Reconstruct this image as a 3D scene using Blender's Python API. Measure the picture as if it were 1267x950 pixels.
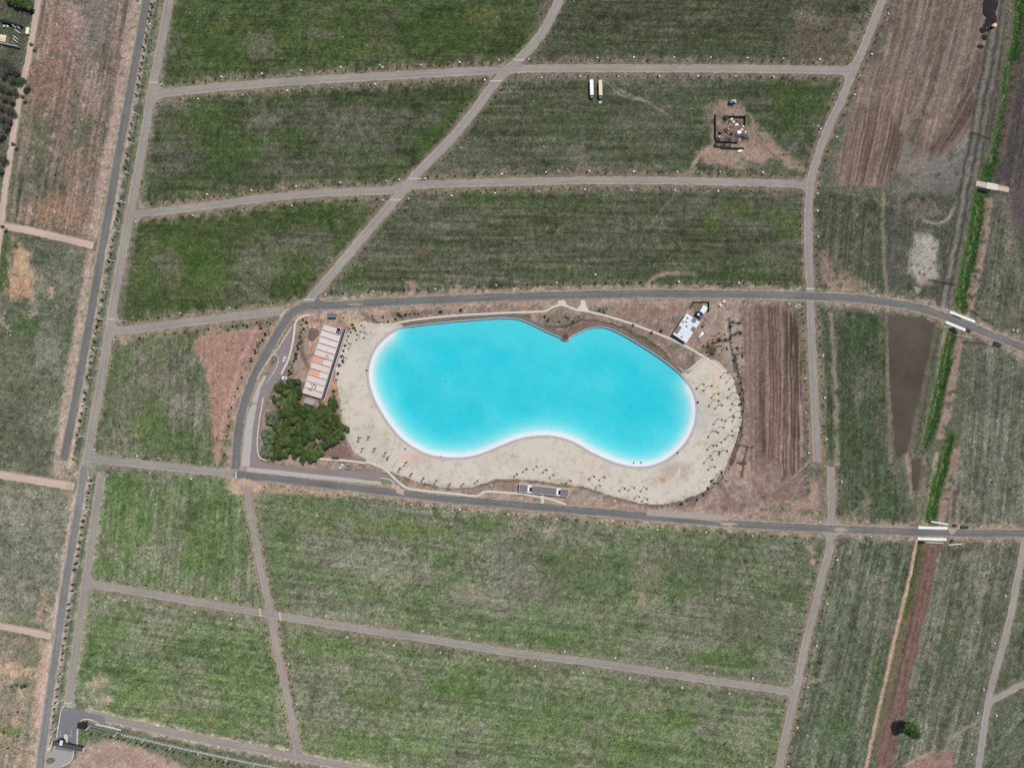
import bpy, bmesh, math, random
import numpy as np
from mathutils import Vector

# ------------------------------------------------------------------ scene, camera, light
scene = bpy.context.scene
for o in list(bpy.data.objects):
    bpy.data.objects.remove(o)
C = scene.collection
R = math.radians
S = 0.6            # metres on the ground per plan unit
H = 507.0          # flying height of the camera
CX, CY = 633.5, 475.0

cam_d = bpy.data.cameras.new('camera')
cam = bpy.data.objects.new('camera', cam_d)
C.objects.link(cam)
cam.location = (0, 0, H)
cam.rotation_euler = (0, 0, 0)
cam_d.sensor_fit = 'HORIZONTAL'
cam_d.angle = 2*math.atan(633.5*S/H)
cam_d.clip_start = 1.0
cam_d.clip_end = 20000
scene.camera = cam

SUN = Vector((0.27, 0.335, 1.0)).normalized()          # towards the sun
EL = math.asin(SUN.z)
AZ = math.atan2(SUN.x, SUN.y)
world = bpy.data.worlds.new('World')
scene.world = world
world.use_nodes = True
wn = world.node_tree
wn.nodes.clear()
wo = wn.nodes.new('ShaderNodeOutputWorld')
wb = wn.nodes.new('ShaderNodeBackground')
sky = wn.nodes.new('ShaderNodeTexSky')
sky.sky_type = 'NISHITA'
sky.sun_disc = False
sky.sun_elevation = EL
sky.sun_rotation = AZ
sky.air_density = 1.0
sky.dust_density = 1.0
wb.inputs['Strength'].default_value = 0.10
wn.links.new(sky.outputs[0], wb.inputs[0])
wn.links.new(wb.outputs[0], wo.inputs[0])
sun_d = bpy.data.lights.new('sun', 'SUN')
sun_d.energy = 3.6
sun_d.angle = R(0.5)
sun_d.color = (1.0, 0.96, 0.90)
sun = bpy.data.objects.new('sun', sun_d)
C.objects.link(sun)
sun.location = (200, 250, 600)
sun.rotation_euler = (-SUN).to_track_quat('-Z', 'Y').to_euler()
vs = scene.view_settings
vs.view_transform = 'Standard'
vs.look = 'None'
vs.exposure = 0.0
vs.gamma = 1.0
vs.use_curve_mapping = False
scene.render.engine = 'CYCLES'
scene.cycles.transparent_max_bounces = 16

rng = random.Random(7)
nrng = np.random.default_rng(11)

# ------------------------------------------------------------------ helpers
def P(px, py, z=0.0):
    return Vector(((px-CX)*S, -(py-CY)*S, z))

def under(px, py, h):
    """plan point of something whose top, h metres up, is seen at px, py"""
    k = (H-h)/H
    return (CX+(px-CX)*k, CY+(py-CY)*k)

KALB = 1.24
def lin(c):
    c = np.asarray(c, float)/255.0
    return np.where(c <= 0.04045, c/12.92, ((c+0.055)/1.055)**2.4)
def alb(c):
    return np.clip(lin(c)/KALB, 0.004, 0.86)

def nn(t, kind, **kw):
    n = t.nodes.new(kind)
    for k, v in kw.items():
        setattr(n, k, v)
    return n

MATS = {}
def mat(name, rgb, rough=0.85, var=0.18, scale=0.6, bump=0.0, metal=0.0, spec=0.3, attr=None, stretch=None):
    """procedural material: base colour broken up by two noises"""
    if name in MATS:
        return MATS[name]
    m = bpy.data.materials.new(name)
    m.use_nodes = True
    t = m.node_tree
    b = t.nodes['Principled BSDF']
    b.inputs['Roughness'].default_value = rough
    b.inputs['Metallic'].default_value = metal
    b.inputs['Specular IOR Level'].default_value = spec
    a = alb(rgb)
    tc = nn(t, 'ShaderNodeTexCoord')
    src = tc.outputs['Object']
    if stretch:
        mp = nn(t, 'ShaderNodeMapping')
        mp.inputs['Scale'].default_value = stretch
        t.links.new(tc.outputs['UV'], mp.inputs[0])
        src = mp.outputs[0]
    n1 = nn(t, 'ShaderNodeTexNoise')
    n1.inputs['Scale'].default_value = scale
    n1.inputs['Detail'].default_value = 5
    n1.inputs['Roughness'].default_value = 0.65
    t.links.new(src, n1.inputs['Vector'])
    mr = nn(t, 'ShaderNodeMapRange')
    mr.inputs['From Min'].default_value = 0.25
    mr.inputs['From Max'].default_value = 0.75
    mr.inputs['To Min'].default_value = 1-var
    mr.inputs['To Max'].default_value = 1+var
    t.links.new(n1.outputs['Fac'], mr.inputs['Value'])
    mx = nn(t, 'ShaderNodeMix', data_type='RGBA', blend_type='MULTIPLY')
    mx.inputs['Factor'].default_value = 1
    if attr:
        at = nn(t, 'ShaderNodeAttribute', attribute_name=attr)
        t.links.new(at.outputs['Color'], mx.inputs['A'])
    else:
        mx.inputs['A'].default_value = (a[0], a[1], a[2], 1)
    t.links.new(mr.outputs[0], mx.inputs['B'])
    t.links.new(mx.outputs['Result'], b.inputs['Base Color'])
    if bump:
        bp = nn(t, 'ShaderNodeBump')
        bp.inputs['Strength'].default_value = bump
        bp.inputs['Distance'].default_value = 0.2
        t.links.new(n1.outputs['Fac'], bp.inputs['Height'])
        t.links.new(bp.outputs[0], b.inputs['Normal'])
    MATS[name] = m
    return m

def tag(o, label=None, cat=None, group=None, kind=None):
    if label: o['label'] = label
    if cat: o['category'] = cat
    if group: o['group'] = group
    if kind: o['kind'] = kind
    return o

def link(name, me, m=None, parent=None):
    o = bpy.data.objects.new(name, me)
    C.objects.link(o)
    if m is not None and not me.materials:
        me.materials.append(m)
    if parent is not None:
        o.parent = parent
    return o

def empty(name, loc, rz=0.0, label=None, cat=None, group=None):
    o = bpy.data.objects.new(name, None)
    C.objects.link(o)
    o.empty_display_size = 0.5
    o.location = loc
    o.rotation_euler = (0, 0, rz)
    return tag(o, label, cat, group)

def copy_tree(o, parent=None):
    c = o.copy()
    C.objects.link(c)
    if parent is not None:
        c.parent = parent
    for ch in list(o.children):
        copy_tree(ch, c)
    return c

class MB:
    """collects simple solids into one mesh"""
    def __init__(s):
        s.v, s.f, s.mi = [], [], []
    def add(s, vs_, fs, mi=0):
        k = len(s.v)
        s.v += [tuple(v) for v in vs_]
        s.f += [tuple(i+k for i in f) for f in fs]
        s.mi += [mi]*len(fs)
        return s
    def box(s, c, d, rz=0.0, taper=1.0, mi=0):
        cx, cy, cz = c
        hx, hy, hz = d[0]/2, d[1]/2, d[2]/2
        co, si = math.cos(rz), math.sin(rz)
        vs_ = []
        for z, k in ((-hz, 1.0), (hz, taper)):
            for x, y in ((-hx, -hy), (hx, -hy), (hx, hy), (-hx, hy)):
                x *= k; y *= k
                vs_.append((cx+x*co-y*si, cy+x*si+y*co, cz+z))
        return s.add(vs_, [(3, 2, 1, 0), (4, 5, 6, 7), (0, 1, 5, 4), (1, 2, 6, 5), (2, 3, 7, 6), (3, 0, 4, 7)], mi)
    def tube(s, a, b, r0, r1=None, n=8, caps=True, mi=0):
        r1 = r0 if r1 is None else r1
        a, b = Vector(a), Vector(b)
        d = (b-a)
        q = d.to_track_quat('Z', 'Y')
        vs_ = []
        for p, r in ((a, r0), (b, r1)):
            for i in range(n):
                t = 2*math.pi*i/n
                vs_.append(p+q @ Vector((r*math.cos(t), r*math.sin(t), 0)))
        fs = [(i, (i+1) % n, n+(i+1) % n, n+i) for i in range(n)]
        if caps:
            fs += [tuple(range(n-1, -1, -1)), tuple(range(n, 2*n))]
        return s.add(vs_, fs, mi)
    def prism(s, poly, z0, z1, mi=0):
        n = len(poly)
        a = sum(poly[i][0]*poly[(i+1) % n][1]-poly[(i+1) % n][0]*poly[i][1] for i in range(n))
        if a < 0:
            poly = poly[::-1]
        vs_ = [(x, y, z0) for x, y in poly]+[(x, y, z1) for x, y in poly]
        fs = [tuple(range(n-1, -1, -1)), tuple(range(n, 2*n))]
        fs += [(i, (i+1) % n, n+(i+1) % n, n+i) for i in range(n)]
        return s.add(vs_, fs, mi)
    def blob(s, c, r, n=8, rings=5, jit=0.15, seed=0, mi=0):
        g = random.Random(seed)
        cx, cy, cz = c
        vs_ = [(cx, cy, cz-r[2])]
        for i in range(1, rings):
            ph = math.pi*i/rings-math.pi/2
            for j in range(n):
                t = 2*math.pi*j/n
                k = 1+g.uniform(-jit, jit)
                vs_.append((cx+r[0]*k*math.cos(ph)*math.cos(t), cy+r[1]*k*math.cos(ph)*math.sin(t), cz+r[2]*k*math.sin(ph)))
        vs_.append((cx, cy, cz+r[2]))
        fs = [(0, 1+(j+1) % n, 1+j) for j in range(n)]
        for i in range(rings-2):
            b0, b1 = 1+i*n, 1+(i+1)*n
            fs += [(b0+j, b0+(j+1) % n, b1+(j+1) % n, b1+j) for j in range(n)]
        b0 = 1+(rings-2)*n
        fs += [(b0+j, b0+(j+1) % n, len(vs_)-1) for j in range(n)]
        return s.add(vs_, fs, mi)
    def mesh(s, name, mats):
        me = bpy.data.meshes.new(name)
        me.from_pydata(s.v, [], s.f)
        if not isinstance(mats, (list, tuple)):
            mats = [mats]
        for m in mats:
            me.materials.append(m)
        if len(mats) > 1:
            me.polygons.foreach_set('material_index', s.mi)
        me.update()
        return me
    def build(s, name, mats, parent=None, smooth=False):
        me = s.mesh(name, mats)
        if smooth:
            me.polygons.foreach_set('use_smooth', [True]*len(me.polygons))
        return link(name, me, None, parent)

ONES = ['', 'first', 'second', 'third', 'fourth', 'fifth', 'sixth', 'seventh', 'eighth', 'ninth', 'tenth', 'eleventh', 'twelfth',
        'thirteenth', 'fourteenth', 'fifteenth', 'sixteenth', 'seventeenth', 'eighteenth', 'nineteenth']
TENS = ['', '', 'twenty', 'thirty', 'forty', 'fifty', 'sixty', 'seventy', 'eighty', 'ninety']
def ordw(n):
    if n < 20: return ONES[n]
    if n >= 100: return 'hundred-and-'+ordw(n-100) if n > 100 else 'hundredth'
    if n % 10 == 0: return TENS[n//10][:-1]+'ieth'
    return TENS[n//10]+'-'+ONES[n % 10]

# ---- plan geometry in numpy
def resample(pts, step=3.0):
    """smooth curve (Catmull-Rom) through plan points, at even steps"""
    p = np.array(pts, float)
    if len(p) == 2:
        q = np.linspace(p[0], p[1], 24)
    else:
        e = np.vstack([2*p[0]-p[1], p, 2*p[-1]-p[-2]])
        q = []
        for i in range(1, len(e)-2):
            a, b, c, d = e[i-1], e[i], e[i+1], e[i+2]
            n = max(4, int(np.linalg.norm(c-b)/2))
            for t in np.linspace(0, 1, n, endpoint=False):
                q.append(0.5*((2*b)+(c-a)*t+(2*a-5*b+4*c-d)*t*t+(-a+3*b-3*c+d)*t**3))
        q.append(e[-2])
        q = np.array(q)
    s = np.concatenate([[0], np.cumsum(np.linalg.norm(np.diff(q, axis=0), axis=1))])
    n = max(2, int(s[-1]/step)+1)
    u = np.linspace(0, s[-1], n)
    return np.stack([np.interp(u, s, q[:, k]) for k in range(q.shape[1])], 1)

def normals2(c):
    d = np.gradient(c[:, :2], axis=0)
    d /= np.linalg.norm(d, axis=1)[:, None]+1e-9
    return np.stack([-d[:, 1], d[:, 0]], 1)

def dist_line(x, y, pts, reach):
    """distance to a polyline (inf beyond reach), interpolated third column, along-parameter, side"""
    pts = np.asarray(pts, float)
    D = np.full(x.shape, 1e9)
    W = np.zeros(x.shape)
    T = np.zeros(x.shape)
    Sd = np.zeros(x.shape)
    s0 = 0.0
    for a, b in zip(pts[:-1], pts[1:]):
        L = math.hypot(b[0]-a[0], b[1]-a[1])
        lo0, hi0 = min(a[0], b[0])-reach, max(a[0], b[0])+reach
        lo1, hi1 = min(a[1], b[1])-reach, max(a[1], b[1])+reach
        m = np.nonzero((x > lo0) & (x < hi0) & (y > lo1) & (y < hi1))[0]
        if len(m) and L > 0:
            ux, uy = (b[0]-a[0])/L, (b[1]-a[1])/L
            rx, ry = x[m]-a[0], y[m]-a[1]
            t = np.clip(rx*ux+ry*uy, 0, L)
            ex, ey = rx-t*ux, ry-t*uy
            d = np.hypot(ex, ey)
            k = d < D[m]
            mk = m[k]
            D[mk] = d[k]
            T[mk] = s0+t[k]
            Sd[mk] = np.sign(ux*ry[k]-uy*rx[k])
            if pts.shape[1] > 2:
                W[mk] = a[2]+(b[2]-a[2])*t[k]/L
        s0 += L
    return D, W, T, Sd

def inside(x, y, poly):
    r = np.zeros(x.shape, bool)
    n = len(poly)
    for i in range(n):
        x0, y0 = poly[i][:2]
        x1, y1 = poly[(i+1) % n][:2]
        if y0 == y1: continue
        c = ((y0 > y) != (y1 > y)) & (x < (x1-x0)*(y-y0)/(y1-y0)+x0)
        r ^= c
    return r

def sdist(x, y, poly, reach):
    """signed distance, positive inside"""
    pl = [tuple(q[:2]) for q in poly]
    xs_, ys_ = [q[0] for q in pl], [q[1] for q in pl]
    out = np.full(x.shape, -1e9)
    m = np.nonzero((x > min(xs_)-reach) & (x < max(xs_)+reach) & (y > min(ys_)-reach) & (y < max(ys_)+reach))[0]
    if len(m):
        D = dist_line(x[m], y[m], pl+[pl[0]], 1e6)[0]
        ins = inside(x[m], y[m], pl)
        out[m] = np.where(ins, D, -D)
    return out

def sm(a):
    a = np.clip(a, 0, 1)
    return a*a*(3-2*a)

_lat = {}
def vnoise(x, y, seed):
    if seed not in _lat:
        _lat[seed] = np.random.default_rng(seed).random((256, 256))
    L = _lat[seed]
    xi, yi = np.floor(x).astype(int), np.floor(y).astype(int)
    fx, fy = x-xi, y-yi
    fx, fy = fx*fx*(3-2*fx), fy*fy*(3-2*fy)
    a, b = L[xi & 255, yi & 255], L[(xi+1) & 255, yi & 255]
    c, d = L[xi & 255, (yi+1) & 255], L[(xi+1) & 255, (yi+1) & 255]
    return (a*(1-fx)+b*fx)*(1-fy)+(c*(1-fx)+d*fx)*fy

def fbm(x, y, scale, seed, oct=3, ang=0.0, aniso=1.0, gain=0.55):
    """0..1 noise; features about `scale` across, stretched `aniso` times along angle ang (degrees, plan)"""
    co, si = math.cos(R(ang)), math.sin(R(ang))
    u, v = (x*co+y*si)/(scale*aniso), (-x*si+y*co)/scale
    o, a, tot = 0, 1.0, 0
    for i in range(oct):
        o = o+a*vnoise(u+17.3*i, v+9.1*i, seed+i)
        tot += a
        a *= gain
        u, v = u*2.07, v*2.07
    return np.clip((o/tot-0.5)*1.5+0.5, 0, 1)

# ------------------------------------------------------------------ plan data: roads, tracks, lagoon
DARK, MID, PALE, TRACK, WORN = 'dark', 'mid', 'pale', 'track', 'worn'
# name, look, width, verge colour, verge width, points
ROADS = [
 ('highway',        DARK, 12.5, (184, 160, 140), 9, [(186, -60), (181, 0), (160, 118), (138, 240), (118, 355), (97, 475), (88, 522), (79, 569)]),
 ('highway',        WORN, 11.0, (186, 164, 148), 9, [(104.5, 576), (95, 640), (83, 710), (70, 800), (57, 890), (49, 950), (42, 1010)]),
 ('inner_road',     MID, 10.5, (150, 134, 118), 6, [(217, -60), (209, 0), (199, 55), (188, 112), (178, 170), (165, 240), (150, 320), (137, 395), (124, 475), (114, 530), (106.5, 577)]),
 ('inner_road',     MID, 9.0, (158, 150, 132), 5, [(124.5, 590), (116, 650), (107, 712), (95, 795), (84, 872)]),
 ('cross_road_one', MID, 10.0, (146, 128, 110), 14, [(192, 117), (204, 116), (255, 110), (320, 104.5), (395, 99), (471, 95), (540, 91), (605, 88), (650, 85.5), (780, 85), (950, 86), (1055, 88)]),
 ('cross_road_two', MID, 9.5, (148, 128, 108), 13, [(166, 265), (176, 264), (240, 257), (316, 247), (390, 239.5), (478, 236), (508, 230), (630, 225.5), (780, 223.5), (950, 226.5), (1000, 229)]),
 ('cross_road_three', MID, 10.0, (150, 130, 110), 12, [(133, 404), (141, 407), (153, 409), (200, 403), (260, 395.5), (320, 388), (352, 384.5)]),
 ('diagonal_road',  PALE, 11.0, (140, 120, 102), 6, [(716, -60), (692, 0), (668, 45), (640, 76), (615, 100), (568, 161), (518, 213), (489, 247), (441, 303), (386, 369), (376, 382)]),
 ('field_road',     MID, 10.0, (158, 136, 116), 7, [(1116, -60), (1092, 0), (1072, 50), (1055, 90), (1040, 126), (1024, 160), (1011, 195), (1002, 232), (1000, 290), (1002, 360), (1004, 420), (1007, 480), (1009, 530), (1010.5, 571)]),
 ('field_road',     MID, 9.5, (158, 132, 112), 7, [(1027.5, 577), (1028.5, 610), (1028, 655), (1025, 685), (1017, 712), (1007, 755), (997, 795), (985, 851), (974, 900), (964, 948), (950, 1010)]),
 ('left_lane',      MID, 9.5, (140, 132, 112), 6, [(108, 567), (125, 569), (170, 573.5), (230, 580), (294, 587)]),
 ('lower_lane',     PALE, 7.5, (162, 138, 114), 7, [(305, 600), (309, 630), (315, 662), (323, 705), (333, 750), (343, 805), (353, 850), (362, 895), (368, 931)]),
 ('lower_cross_road', MID, 9.0, (136, 126, 102), 9, [(108, 721.5), (120, 723.5), (177, 733), (250, 745.5), (318, 757), (353, 763), (441, 777), (540, 792), (632, 807), (700, 815), (781, 826.5), (870, 840), (950, 851.5), (984, 857)]),
 ('entrance_road',  MID, 9.5, (190, 168, 148), 5, [(112, 883), (131, 888), (180, 899), (227, 909.5), (320, 927), (366, 936), (416, 945.5), (470, 955), (560, 970)]),
 ('far_right_lane', PALE, 8.5, (126, 120, 100), 5, [(1268, 660), (1266, 680), (1260, 710), (1247, 776), (1225, 857), (1211, 946), (1203, 1010)]),
 ('far_right_branch', PALE, 7.5, (126, 120, 100), 5, [(1221, 869), (1245, 857), (1270, 844), (1330, 818)]),
 ('north_lagoon_road', DARK, 12.5, (186, 160, 138), 8, [(372, 379), (400, 378.5), (440, 376.5), (477, 374), (555, 370.5), (632, 367.5), (705, 365.5), (781, 364), (870, 364), (950, 365), (1003, 367), (1040, 368.5), (1075, 371.5), (1110, 376), (1140, 382), (1175, 394), (1215, 410), (1267, 431), (1330, 456)]),
 ('west_lagoon_road', DARK, 13.0, (178, 150, 130), 7, [(379, 379), (366, 384), (352, 398), (340, 418), (328, 440), (316, 462), (307, 485), (299, 512), (294, 545), (291, 580)]),
 ('south_lagoon_road', DARK, 11.5, (180, 152, 132), 9, [(289, 586), (310, 589), (342, 592), (416, 601), (492, 609.5), (542, 616), (632, 624), (700, 630), (781, 637), (882, 646), (950, 650.5), (1028, 654), (1085, 656), (1138, 658.5), (1200, 659.5), (1267, 660), (1330, 661)]),
 ('dirt_track',     TRACK, 8.0, (130, 120, 100), 3, [(58, -60), (48, 0), (36.5, 68), (26, 114), (18, 162), (8, 225), (1, 283), (-8, 340)]),
 ('dirt_track',     TRACK, 9.5, (120, 108, 90), 4, [(2, 280), (30, 284), (70, 293), (116, 304)]),
 ('dirt_track',     TRACK, 10.5, (128, 116, 96), 4, [(-60, 576), (0, 587), (45, 594), (92, 602)]),
 ('dirt_track',     TRACK, 9.0, (128, 116, 96), 4, [(-60, 762), (0, 774), (32, 780), (64, 787)]),
]
ROADC = [resample(r[5], 3.0) for r in ROADS]

LAGOON = [(488,409.5),(497,405),(530,400.5),(560,397.5),(590,395),(618,393),(640,394),(655,399),(670,406.5),(684,413),(693,416.5),(695.5,419.5),(700,421),(704.5,419.5),(706.5,416),(716,411),(728,406),(742,404),(756,406.5),(775,416),(800,431),(820,444.5),(838,458.5),(848,470),(855,481),(860,494),(861.5,509),(859,526),(852,542),(841,556),(826,568),(809,575.5),(790,578),(769,575),(749,568),(730,559),(715,550),(700,543.5),(680,539.5),(660,540),(640,544),(622,551),(605,558),(590,563.5),(570,566.5),(550,566),(530,562.5),(512,554),(497,543),(484,528.5),(473,512.5),(463,494),(457,476),(455.5,460),(458.5,445),(465.5,430),(477,417.5)]
BEACH = [(497,401),(470,400),(452,398),(438,402),(430,412),(421,428),(416,445),(416,465),(419,490),(423,515),(430,540),(437,555),(452,569),(468,578),(500,590),(540,601),(572,603),(600,597),(625,592),(672,596),(720,602),(760,614),(795,622.5),(830,622),(860,613),(880,600),(893,585),(905,562),(913,540),(917,515),(914,490),(906,467),(893,451),(880,444),(868,443),(850,463)]
LG = resample(LAGOON+[LAGOON[0]], 4.0)

# ------------------------------------------------------------------ the ground: one sheet, fine under the picture, coarse to the horizon
def axis(lo, hi, step):
    a = list(np.arange(lo, hi, step))
    d, x = step, a[-1]
    out = []
    while x < hi+14000:
        d *= 1.35; x += d; out.append(x)
    d, x = step, lo
    pre = []
    while x > lo-14000:
        d *= 1.35; x -= d; pre.append(x)
    return np.array(pre[::-1]+a+out)
ax, ay = axis(-56, 1324, 1.6), axis(-56, 1008, 1.6)
GX, GY = np.meshgrid(ax, ay)
X, Y = GX.ravel(), GY.ravel()
N = len(X)
col = np.zeros((N, 3))
Z = np.zeros(N)
veg = np.full(N, 0.8)

# warped coordinates give ragged edges to every patch
WX = X+(fbm(X, Y, 9, 301, 3)-0.5)*9
WY = Y+(fbm(X, Y, 9, 311, 3)-0.5)*9

ROWX, ROWY = ax, ay
def window(x0, x1, y0, y1):
    """indices of the ground points inside a plan rectangle"""
    i0, i1 = np.searchsorted(ax, x0), np.searchsorted(ax, x1)
    j0, j1 = np.searchsorted(ay, y0), np.searchsorted(ay, y1)
    if i1 <= i0 or j1 <= j0:
        return np.zeros(0, int)
    return (np.arange(j0, j1)[:, None]*len(ax)+np.arange(i0, i1)[None, :]).ravel()

def lay(al, c, v=None, m=None):
    al = np.clip(al, 0, 1)
    if m is None:
        m = slice(None)
    col[m] = col[m]*(1-al[:, None])+np.asarray(c, float)*al[:, None]
    if v is not None:
        veg[m] = veg[m]*(1-al)+v*al

def bbox(pts, pad):
    q_ = np.asarray([p[:2] for p in pts], float)
    return window(q_[:, 0].min()-pad, q_[:, 0].max()+pad, q_[:, 1].min()-pad, q_[:, 1].max()+pad)

def patch(poly, c, feather=6, strength=1.0, v=None, br=0.0, bs=8, seed=5, ang=0, an=1.0, warp=True):
    m = bbox(poly, feather+8)
    x, y = (WX[m], WY[m]) if warp else (X[m], Y[m])
    al = sm(sdist(x, y, poly, feather+2)/feather*0.5+0.5)*strength
    if br > 0:
        al = al*sm((fbm(X[m], Y[m], bs, seed, 3, ang, an)-br*0.6)/0.25)
    lay(al, c, v, m)

def blot(cx, cy, rx, ry, c, strength=1.0, ang=0, v=None, br=0.35, bs=7, seed=9):
    rr = max(rx, ry)*1.3+6
    m = window(cx-rr, cx+rr, cy-rr, cy+rr)
    if not len(m): return
    co, si = math.cos(R(ang)), math.sin(R(ang))
    dx, dy = WX[m]-cx, WY[m]-cy
    u, w = (dx*co+dy*si)/rx, (-dx*si+dy*co)/ry
    e = 1.25-np.hypot(u, w)
    if br > 0:
        e = e+(fbm(X[m], Y[m], bs*.8, seed, 4, gain=.7)-.5)*1.5-br*.35
        al = sm(e*1.6)*strength*.9
    else:
        al = sm(e)*strength
    lay(al, c, v, m)

def stripe(pts, c, width=None, feather=1.5, strength=1.0, v=None, br=0.0, bs=6, seed=21, warp=0.3):
    pts = np.asarray(pts, float)
    if pts.shape[1] == 2:
        pts = np.column_stack([pts, np.full(len(pts), width)])
    pts = resample(pts, 6)
    reach = pts[:, 2].max()/2+feather+3
    m = bbox(pts, reach+4)
    if not len(m): return
    x, y = X[m]+(WX[m]-X[m])*warp, Y[m]+(WY[m]-Y[m])*warp
    D, W, T, _ = dist_line(x, y, pts, reach)
    k = D < 1e8
    m, D, W = m[k], D[k], W[k]
    al = sm((W/2-D)/feather*0.5+0.5)*strength
    if br > 0:
        al = al*sm((fbm(X[m], Y[m], bs, seed, 3)-br*0.6)/0.25)
    lay(al, c, v, m)

# ---- base: rough dry grass
n0 = fbm(X, Y, 60, 41, 4)
lay(np.ones(N), (104, 108, 86), 0.8)
lay(sm(n0*2-0.6)*0.7, (92, 104, 72))

# ---- fields: polygon, green, dry, share of dry, patch size, streak angle, streak strength, veg
FIELDS = [  # lower fields painted brighter, upper darker: sun backscatter put into their colours
 ([(-60,-60),(46,-60),(40,60),(20,150),(0,280),(-60,280)], (80,92,62), (104,100,84), .45, 16, 100, .2, .8),
 ([(60,-60),(170,-60),(165,60),(112,300),(12,280),(40,70)], (98,98,80), (158,132,116), .66, 22, 100, .45, .6),
 ([(-60,290),(14,286),(112,306),(80,575),(70,590),(-60,575)], (86,98,70), (118,120,98), .45, 34, 8, .15, .8),
 ([(-60,598),(86,606),(62,775),(-60,765)], (106,112,90), (138,136,116), .6, 30, 8, .15, .8),
 ([(-60,782),(62,792),(44,1010),(-60,1010)], (112,112,86), (166,144,124), .7, 16, 100, .2, .55),
 ([(212,-60),(690,-60),(645,72),(600,80),(205,106)], (66,92,38), (98,102,76), .32, 42, 2, .3, .9),
 ([(715,-60),(1096,-60),(1050,82),(650,78)], (76,90,54), (98,100,78), .5, 34, 2, .3, .85),
 ([(196,122),(600,98),(512,222),(180,256)], (64,86,42), (102,104,82), .45, 34, 1, .3, .9),
 ([(540,222),(622,102),(1040,94),(1000,222)], (80,96,60), (104,106,84), .45, 30, 0, .35, .85),
 ([(172,270),(470,242),(380,372),(152,400)], (64,90,36), (102,104,80), .42, 34, 4, .3, .9),
 ([(410,366),(500,242),(995,236),(995,358)], (80,94,58), (104,106,84), .45, 30, 1, .4, .85),
 ([(1006,236),(1096,242),(1096,364),(1006,364)], (80,92,62), (104,106,86), .5, 18, 96, .4, .8),
 ([(1096,200),(1195,215),(1168,390),(1096,370)], (82,90,66), (106,102,92), .5, 18, 95, .2, .7),
 ([(140,412),(340,394),(285,582),(112,566)], (84,104,60), (122,120,100), .42, 26, 92, .25, .85),
 ([(124,584),(300,594),(330,760),(108,722)], (86,118,58), (124,130,100), .45, 34, 95, .3, .9),
 ([(102,730),(330,766),(362,926),(130,884),(92,872)], (90,120,62), (126,130,102), .45, 36, 8, .3, .9),
 ([(312,608),(632,634),(1016,664),(976,848),(632,800),(345,754)], (92,118,66), (126,128,104), .5, 44, 7, .25, .85),
 ([(355,772),(632,816),(980,864),(945,1010),(560,1010),(372,936)], (92,120,64), (122,128,98), .42, 44, 7, .25, .88),
 ([(1015,384),(1098,388),(1108,600),(1125,650),(1034,650),(1018,575)], (74,94,58), (112,110,92), .42, 14, 92, .3, .85),
 ([(1036,664),(1140,664),(1062,1010),(960,1010),(1000,830)], (88,104,74), (122,124,102), .4, 24, 103, .4, .85),
 ([(1155,668),(1262,668),(1200,940),(1090,1010),(1120,870)], (92,104,78), (124,124,104), .5, 22, 103, .4, .8),
 ([(1210,420),(1330,470),(1330,650),(1170,650)], (106,112,90), (130,128,112), .5, 26, 95, .35, .8),
 ([(1215,240),(1330,240),(1330,440),(1195,385)], (100,106,84), (120,118,100), .5, 24, 98, .3, .75),
 ([(1230,-60),(1330,-60),(1330,240),(1222,238)], (90,84,76), (102,90,86), .55, 18, 100, .4, .4),
 ([(1220,900),(1330,840),(1330,1010),(1200,1010)], (92,112,76), (108,114,92), .5, 26, 130, .3, .85),
 ([(1268,700),(1330,700),(1330,820),(1232,850)], (84,104,66), (104,110,86), .5, 26, 100, .3, .85),
]
for i, (poly, g, d_, bal, sc, ang, st, v) in enumerate(FIELDS):
    m = bbox(poly, 6)
    al_ = sm(sdist(X[m], Y[m], poly, 5)/3*0.5+0.5)
    m, al_ = m[al_ > 0], al_[al_ > 0]
    x, y = X[m], Y[m]
    t = sm((fbm(x, y, sc, 500+i*7, 4, ang, 1.6)-(1-bal))*1.9+0.5)
    f2 = fbm(x, y, sc*0.28, 900+i*5, 3, ang, 1.5)
    t = np.clip(.12+.72*t+(f2-0.5)*0.42, 0, 1)
    d_ = tuple(v_*.95 for v_ in d_)
    c = np.array(g)*(1-t[:, None])+np.array(d_)*t[:, None]
    k = 1+.95*st*(fbm(x, y, 2.4, 1200+i*3, 2, ang, 26)-0.5)+0.16*(fbm(x, y, 4, 1300+i*3, 3)-0.5)
    # darker rank grass
    dk = sm((fbm(x, y, sc*0.3, 1500+i*3, 4)-0.6)*5)*0.14*v
    c = c*(k*(1-dk))[:, None]
    lay(al_, c, v, m)

# ---- patches inside the fields
PINK, RED, TAN, SAND = (172, 140, 122), (160, 118, 100), (164, 148, 126), (190, 176, 152)
LUSH, LIME, GREY, RANK = (62, 96, 30), (84, 110, 38), (134, 126, 118), (52, 78, 34)
# upper left
blot(80, 45, 22, 60, (160,124,106), .75, 10, .4, .4); blot(118, 30, 26, 55, GREY, .8, 14, .4, .35)
blot(92, 20, 16, 22, (168,140,136), .7, 0, .3); blot(60, 110, 30, 45, (160,120,100), .7, 12, .4); blot(112, 112, 16, 32, (166,140,126), .8, 12, .35)
blot(75, 260, 40, 26, (164,124,100), .75, 5, .4); blot(95, 195, 26, 40, (154,124,104), .6, 10, .4, .45); blot(45, 160, 22, 40, (100,104,78), .5, 10)
blot(50, 195, 14, 50, (78,92,58), .6, 10); blot(100, 160, 14, 26, (86,98,66), .7, 10)
for k in range(16):
    stripe([(66+k*6.2, 60), (22+k*6.2, 280)], (96,96,76), 2.2, 1.6, .55, br=.55, bs=9, seed=60+k)
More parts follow.
